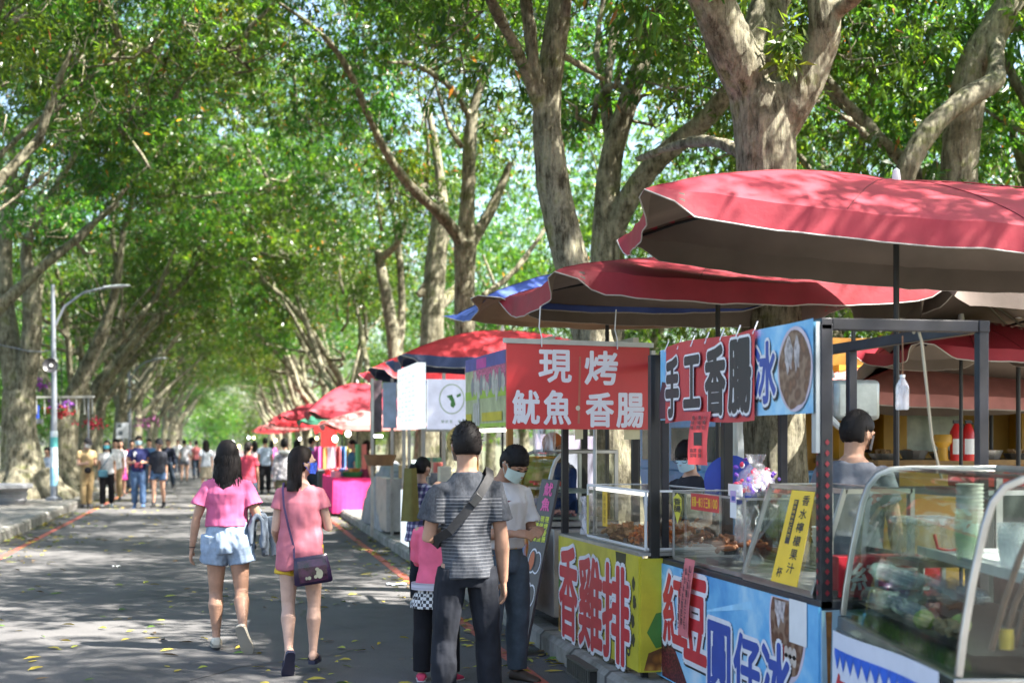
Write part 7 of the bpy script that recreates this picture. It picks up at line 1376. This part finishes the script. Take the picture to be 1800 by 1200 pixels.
# --- girl in the plaid shirt
L_ = P(742, 775, 14.2); L_.z = 0
p, t = person('ponytailed girl in a navy and white plaid shirt facing the stalls', L_, R(-62), 1.47, vox=.009, legs=[((-.05, .02, -1), (0, -.06, -1), (-.1, 1, -.02)), ((.05, .10, -1), (0, -.05, -1), (.1, 1, -.02))], arms=(((-.12, .15, -1), (.1, .9, .1)), ((.12, .1, -1), (-.1, .9, .1))), head=(.2, .05))
def plaid():
    m, t, b = nt('plaid'); tc = t.nodes.new('ShaderNodeTexCoord'); sx = t.nodes.new('ShaderNodeSeparateXYZ'); L(t, tc.outputs['Object'], sx.inputs[0]); outs = []
    for ax, sc in ((0, 95), (2, 95)):
        a = t.nodes.new('ShaderNodeMath'); a.operation = 'MULTIPLY'; a.inputs[1].default_value = sc; L(t, sx.outputs[ax], a.inputs[0]); s_ = t.nodes.new('ShaderNodeMath'); s_.operation = 'SINE'; L(t, a.outputs[0], s_.inputs[0]); g_ = t.nodes.new('ShaderNodeMath'); g_.operation = 'GREATER_THAN'; g_.inputs[1].default_value = .35; L(t, s_.outputs[0], g_.inputs[0]); outs.append(g_)
    ad = t.nodes.new('ShaderNodeMath'); ad.operation = 'ADD'; L(t, outs[0].outputs[0], ad.inputs[0]); L(t, outs[1].outputs[0], ad.inputs[1]); dv = t.nodes.new('ShaderNodeMath'); dv.operation = 'MULTIPLY'; dv.inputs[1].default_value = .5; L(t, ad.outputs[0], dv.inputs[0]); r = ramp(t, dv.outputs[0], [(.2, (.03, .035, .10)), (.5, (.16, .12, .24)), (.9, (.50, .50, .58))]); L(t, r.outputs[0], b.inputs['Base Color']); b.inputs['Roughness'].default_value = .9; return m
shirt(p, t, plaid(), .009, hem=-.07, loose=.018, long=True, hemw=.03); bottoms(p, t, cloth('black trousers', (.014, .016, .022)), .01, 'pants', loose=.008); shoes(p, t, cloth('white trainer', (.6, .6, .6)), .01, sole=M('sole white', (.6, .6, .6)))
hair_short(p, t, HAIRK, .02, low=-.03); g = MB(); a = p.hp((0, -.066, .02))
for k in range(60): rnd = random.Random(k); o = Vector((rnd.gauss(0, .012), rnd.gauss(0, .012), 0)); g.tube([a, a+p.H @ Vector((o.x, -.05, .01)), a+p.H @ Vector((o.x*2, -.09+o.y, -.10)), a+p.H @ Vector((o.x*2.2, -.085+o.y*2, -.30+rnd.uniform(-.04, .04)))], [.006, .007, .006, .001], 5)
g.build('ponytail', HAIRK, t); mask(p, t, MASKW)
tb_ = thing('tote_bag', 'olive green tote bag hanging behind the plaid shirt', 'bag', P(722, 880, 13.9)); g = MB(); g.grid(lambda a, b: ((a-.5)*.17*(1.1-.4*b), .03*math.cos(a*6), -.20+b*.52), 10, 6); g.build('bag_cloth', cloth('olive', (.17, .15, .05)), tb_)
# --- man in the white shirt counting change
L_ = P(886, 775, 9.75); L_.z = 0
p, t = person('man in a white shirt and pale mask looking down at coins in his hands', L_, R(206), 1.64, vox=.007, female=False, skin=2, legs=[((-.09, .0, -1), (-.02, -.06, -1), (-.3, 1, -.02)), ((.09, .05, -1), (.02, -.05, -1), (.3, 1, -.02))],
    arms=(((-.16, .12, -1), (.42, 1, .12)), ((.16, .14, -1), (-.42, 1, .05))), head=(.12, .62), hands=((.5, .9, (.75, .6, .0)), (.6, -.9, (-.75, .6, .0))), build=1.0)
shirt(p, t, cloth('white shirt', (.52, .50, .50), var=.06), .008, hem=.045, loose=.012, sleeve=.75, slw=.016, seed=21); bottoms(p, t, denim('worn grey blue denim', (.055, .075, .10)), .009, 'pants', loose=.010)
g = MB(); g.tube([p.t((.091*math.cos(a), .068*math.sin(a)-.006, .055)) for a in np.linspace(0, 6.283, 28, endpoint=False)], .016, 6, close=True, flat=.5); bt_ = g.build('belt', M('belt leather', (.05, .03, .015), .5), t); g = MB(); g.obox(p.t((0, .066, .055)), (.05, .012, .04)); g.build('buckle', M('brass buckle', (.5, .35, .1), .3, .8), bt_)
shoes(p, t, M('sandal dark', (.05, .035, .025), .6), .009); hair_short(p, t, HAIRK, .008, low=-.03, puff=1.05); mask(p, t, M('mask pale green', (.50, .62, .58), .7)); eyes(p, t)
g = MB(); g.obox(p.t((.035, .078, .235)), (.07, .008, .03)); g.build('chest_print', M('print maroon', (.2, .05, .06)), t)
# --- vendors
L_ = P(1500, 775, 8.15); L_.z = .142
p, t = person('vendor in a grey T-shirt and black mask turned away behind the blue cart', L_, R(-38), 1.655, vox=.008, female=False, skin=1, arms=(((-.2, .1, -1), (.1, .6, -.6)), ((.2, .1, -1), (-.1, .6, -.6))), head=(-.5, .12)); shirt(p, t, cloth('slate grey', (.13, .135, .155)), .009, hem=-.02, loose=.016, seed=31); bottoms(p, t, DDARK, .012, 'pants'); shoes(p, t, BLACKM, .012); hair_short(p, t, HAIRK, .009, low=-.02, puff=1.07); mask(p, t, MASKK)
L_ = P(1214, 775, 10.15); L_.z = .142
p, t = person('vendor with spectacles and pale blue mask looking down behind the blue cart', L_, R(128), 1.50, vox=.008, skin=3, arms=(((-.14, .2, -1), (.2, .9, -.1)), ((.14, .2, -1), (-.2, .9, -.1))), head=(.05, .30)); shirt(p, t, cloth('charcoal polo', (.03, .03, .036)), .009, hem=-.02, loose=.014); bottoms(p, t, DDARK, .012, 'pants'); shoes(p, t, BLACKM, .012); hair_short(p, t, HAIRK, .009, low=-.05, puff=1.06); mask(p, t, MASKB); eyes(p, t); spectacles(p, t)
g = MB(); a = p.hp((0, -.062, -.01)); g.tube([a, a+Vector((0, -.05, -.02)), a+Vector((0, -.07, -.14))], [.02, .025, .008], 8); 
L_ = P(992, 775, 12.9); L_.z = .142
p, t = person('vendor in an orange cap and navy jacket bending over the squid cart', L_, R(118), 1.58, vox=.011, skin=2, lean=.12, arms=(((-.14, .3, -1), (.2, .9, -.3)), ((.14, .3, -1), (-.2, .9, -.3))), head=(.1, .35)); shirt(p, t, cloth('navy jacket', (.02, .045, .16)), .012, hem=-.03, long=True); bottoms(p, t, DDARK, .014, 'pants'); shoes(p, t, BLACKM, .014); cap_hat(p, t, cloth('rust orange cap', (.42, .13, .04))); hair_short(p, t, HAIRK, .02, low=-.04); mask(p, t, MASKK)
# --- walkers on the left, coming towards the camera
def walker(label, u, fv, h, rz, female, top, bot, btype, f=.6, z=0., sleeve=.5, hair='short', hm=None, msk=None, vox=.016, shoe=None, skin=0, arms=None, long=False, hem=-.02, hemw=0., cap=None, group=None, kind='shoe', loose=.012, build=1., head=(0, 0)):
    L_ = G(u, fv, z); p, t = person(label, L_, R(rz), h, legs=walk(f), arms=arms or (((-.12, -.12*f*2, -1), (-.05, .05, -1)), ((.12, .12*f*2, -1), (.05, .2, -1))), female=female, skin=skin, vox=vox, group=group, build=build, head=head)
    shirt(p, t, top, vox, hem=hem, loose=loose, sleeve=sleeve, long=long, hemw=hemw, seed=int(u)); bottoms(p, t, bot, vox, btype, loose=.010)
    shoes(p, t, shoe or M('shoe dark', (.03, .03, .035), .6), vox, kind=kind); hm = hm or HAIRK
    if cap: cap_hat(p, t, cap)
    if hair == 'short': hair_short(p, t, hm, vox, low=-.03)
    elif hair == 'long': hair_long(p, t, hm, .17, 140, int(u))
    elif hair == 'pony': hair_short(p, t, hm, vox, low=-.04); g = MB(); a = p.hp((0, -.060, .01)); g.tube([a, a+p.H @ Vector((0, -.045, 0)), a+p.H @ Vector((0, -.06, -.12)), a+p.H @ Vector((0, -.05, -.24))], [.022, .03, .027, .006], 8); g.build('ponytail', hm, t)
    if msk: mask(p, t, msk)
    return p, t
KH = cloth('khaki', (.34, .25, .13), var=.2); WT = cloth('white jersey', (.56, .57, .59)); NV = cloth('navy jersey', (.025, .03, .11)); BLK = cloth('black cloth', (.016, .016, .02)); LB_ = cloth('pale blue shirt', (.38, .46, .60)); RD = cloth('coral red jersey', (.66, .08, .13))
W3 = 'walkers coming up the left side of the road'
p, t = walker('person in khaki uniform and black cap checking a phone at the left kerb', 152, 893, 1.68, 205, False, KH, KH, 'pants', .35, msk=MASKW, cap=BLK, arms=(((-.14, .1, -1), (.35, 1, .1)), ((.14, .1, -1), (-.35, 1, .1))), head=(.2, .3), group=W3); eyes(p, t)
g = MB(); g.ell(p.t((.02, .12, .02)), (.09, .06, .08)); bgx = thing('belt_bag', 'black camera bag worn by the person in khaki', 'bag', t.location, t.rotation_euler[2]); g.build('bag_body', BLK, bgx)
p, t = walker('woman in a white T-shirt with a teal bag and teal mask', 188, 892, 1.62, 178, True, WT, BLK, 'pants', .5, hair='long', msk=MASKT, shoe=cloth('white trainer', (.6, .6, .6)), group=W3); eyes(p, t)
bgx = thing('shoulder_bag', 'teal shoulder bag of the woman in white', 'bag', t.location, t.rotation_euler[2]); g = MB(); c = p.t((.05, .10, -.01)); g.obox(c, (.24, .08, .18)); g.build('bag_body', M('teal leather', (.04, .13, .19), .4), bgx, bevel=.03); sp = [c+Vector((.08, -.02, .09)), p.t((.02, .105, .14)), p.t((-.05, .085, .25)), p.t((-.075, .0, .325))]; strip_between('strap', M('teal leather', (.04, .13, .19), .4), sp, .02, bgx, lambda i: (0, 1, .2))
p, t = walker('man in a navy T-shirt and faded jeans holding a dark red bag', 244, 893, 1.73, 180, False, NV, DBLUE, 'pants', -.4, msk=MASKB, arms=(((-.30, -.05, -1), (.45, .8, .05)), ((.30, -.05, -1), (-.45, .8, .05))), group=W3, build=1.05, shoe=cloth('blue trainer', (.08, .15, .3))); eyes(p, t)
g = MB(); g.add([p.t((.045+.025*math.cos(a), .083, .235+.04*math.sin(a))) for a in np.linspace(0, 6.28, 14, endpoint=False)], [tuple(range(14))]); g.build('chest_badge', WT, t)
bgx = thing('waist_bag', 'dark red pouch held by the man in navy', 'bag', t.location, t.rotation_euler[2]); g = MB(); g.obox(p.t((0, .14, .075)), (.2, .1, .14)); g.build('bag_body', M('maroon nylon', (.14, .015, .03), .6), bgx, bevel=.03)
p, t = walker('woman in a loose black shirt, denim shorts and black cap', 278, 893, 1.66, 168, True, cloth('charcoal blouse', (.03, .033, .045)), DBLUE, 'shorts', .5, sleeve=.95, cap=BLK, hair='short', shoe=BLACKM, kind='boot', loose=.022, group=W3, head=(.6, .1)); eyes(p, t)
walker('man in a white T-shirt half hidden behind the teal masked woman', 203, 880, 1.66, 178, False, WT, KH, 'pants', .4, group=W3, vox=.02, msk=None)
walker('woman in pale pink with a magenta skirt behind the walkers', 212, 872, 1.62, 180, True, cloth('lilac blouse', (.50, .44, .52)), cloth('magenta skirt', (.45, .05, .22)), 'skirtlong', .3, hair='long', vox=.02, group=W3)
walker('man in blue behind the shoulder of the man in navy', 262, 866, 1.68, 180, False, cloth('mid blue', (.07, .16, .33)), DDARK, 'pants', .4, vox=.022, group=W3)
walker('person in coral behind the head of the man in navy', 232, 862, 1.64, 180, True, RD, DDARK, 'pants', .4, vox=.022, group=W3)
walker('dark clad man walking behind the black capped woman', 296, 858, 1.68, 150, False, cloth('dark navy coat', (.02, .025, .045)), DDARK, 'pants', .5, vox=.022, long=True, group=W3)
# seated pair on the blue bench
SIT = [((-.10, 1, -.05), (-.02, .05, -1), (-.1, 1, -.05)), ((.10, 1, -.05), (.02, .05, -1), (.1, 1, -.05))]
for u, v, lab, tp, bt2, rz in ((58, 868, 'seated person in white with black hair on the blue bench', WT, DBLUE, 150), (84, 866, 'seated person in pale blue on the blue bench', LB_, DBLUE, 170)):
    L_ = P(u, 775, 40.6); L_.z = .192; p, t = person(lab, L_, R(rz), 1.66, legs=SIT, arms=(((-.12, .3, -1), (.1, .9, -.3)), ((.12, .3, -1), (-.1, .9, -.3))), vox=.02, lean=.1, female=False); t['group'] = 'pair seated on the blue bench'; shirt(p, t, tp, .02); bottoms(p, t, bt2, .02, 'pants'); shoes(p, t, BLACKM, .02); hair_short(p, t, HAIRK, .02, low=-.03)
# --- shoppers in the middle distance
WM = 'shoppers on the road ahead'
walker('woman in white half hidden by the dark hair of the woman in rose pink', 362, 868, 1.63, 8, True, cloth('white blouse', (.52, .56, .64)), cloth('beige skirt', (.40, .34, .26)), 'skirtlong', .3, hair='long', vox=.018, group=WM)
p, t = walker('ponytailed woman in a coral red T-shirt walking away', 436, 920, 1.60, -10, True, RD, DDARK, 'pants', .5, hair='pony', vox=.014, group=WM, head=(-.3, 0))
walker('man in a pale blue shirt and black trousers walking away', 466, 868, 1.70, 0, False, LB_, BLK, 'pants', .25, vox=.018, group=WM)
p, t = walker('person in a grey patterned hooded jacket and olive trousers walking away', 500, 917, 1.66, 4, True, M('cloth camouflage grey', (.40, .39, .42), .85, var=.75, sc=11, bump=.2, bsc=20), cloth('olive trousers', (.16, .15, .09)), 'pants', .4, hair='short', long=True, vox=.014, loose=.02, group=WM)
g = MB(); g.ell(p.t((0, -.06, .315)), (.13, .07, .06)); g.build('hood', cloth('grey hood', (.34, .36, .36)), t)
walker('black haired woman in black just right of the grey patterned jacket', 522, 886, 1.62, 10, True, BLK, DDARK, 'pants', .3, hair='long', vox=.02, group=WM)
walker('woman in pale pink past the coral T-shirt', 448, 862, 1.60, 0, True, cloth('pale pink', (.56, .42, .44)), DDARK, 'pants', .3, hair='long', vox=.022, group=WM)
walker('man in a light blue shirt reaching over a stall table', 548, 884, 1.70, -60, False, LB_, DDARK, 'pants', .2, vox=.018, group=WM, arms=(((-.1, .5, -1), (.1, 1, .1)), ((.1, .5, -1), (-.1, 1, .1))))
walker('stallholder in blue and green bending behind the hot pink table', 620, 900, 1.62, 100, True, cloth('blue green', (.05, .14, .22)), cloth('green apron', (.02, .18, .09)), 'skirtlong', .1, hair='short', vox=.018, group=WM)
walker('dark haired customer in maroon by the grey tarpaulin', 645, 905, 1.60, -80, True, cloth('maroon', (.18, .03, .06)), DDARK, 'pants', .2, hair='long', vox=.018, group=WM)
p, t = walker('stallholder in a blue cap behind the counter of the white lit stall', 752, 878, 1.66, 170, False, cloth('grey blue', (.2, .24, .32)), DDARK, 'pants', .1, vox=.018, z=.142, group=WM, cap=cloth('cap blue', (.05, .12, .28)))
for k, (u, v, h, rz, f_, top, bot, bt2, hr, lab) in enumerate([
    (324, 848, 1.66, 0, True, cloth('grey white', (.44, .44, .48)), cloth('grey shorts', (.15, .16, .2)), 'shorts', 'short', 'far walker in grey white top and dark shorts'),
    (345, 842, 1.64, 0, True, cloth('salmon', (.66, .2, .22)), DDARK, 'pants', 'short', 'far walker in salmon pink'), (312, 834, 1.7, 180, False, WT, DDARK, 'pants', 'short', 'far walker in white beyond the box sign'), 
    (334, 826, 1.66, 180, True, WT, DDARK, 'shorts', 'short', 'far walker in white and dark shorts'), (404, 838, 1.66, 0, True, cloth('grey', (.25, .25, .27)), DDARK, 'pants', 'long', 'far walker in grey between two dark heads'),
    (390, 828, 1.66, 0, True, cloth('pale pink', (.56, .42, .44)), WT, 'skirtlong', 'short', 'far walker in pale pink and white'), (478, 842, 1.64, 0, True, cloth('magenta top', (.5, .08, .3)), DDARK, 'pants', 'long', 'far walker in magenta past the pale blue shirt')]):
    walker(lab, u, v, h, rz, f_, top, bot, bt2, .5, hair=hr, vox=.03, group='far walkers down the avenue')
bpy.data.scenes.remove(TMP)
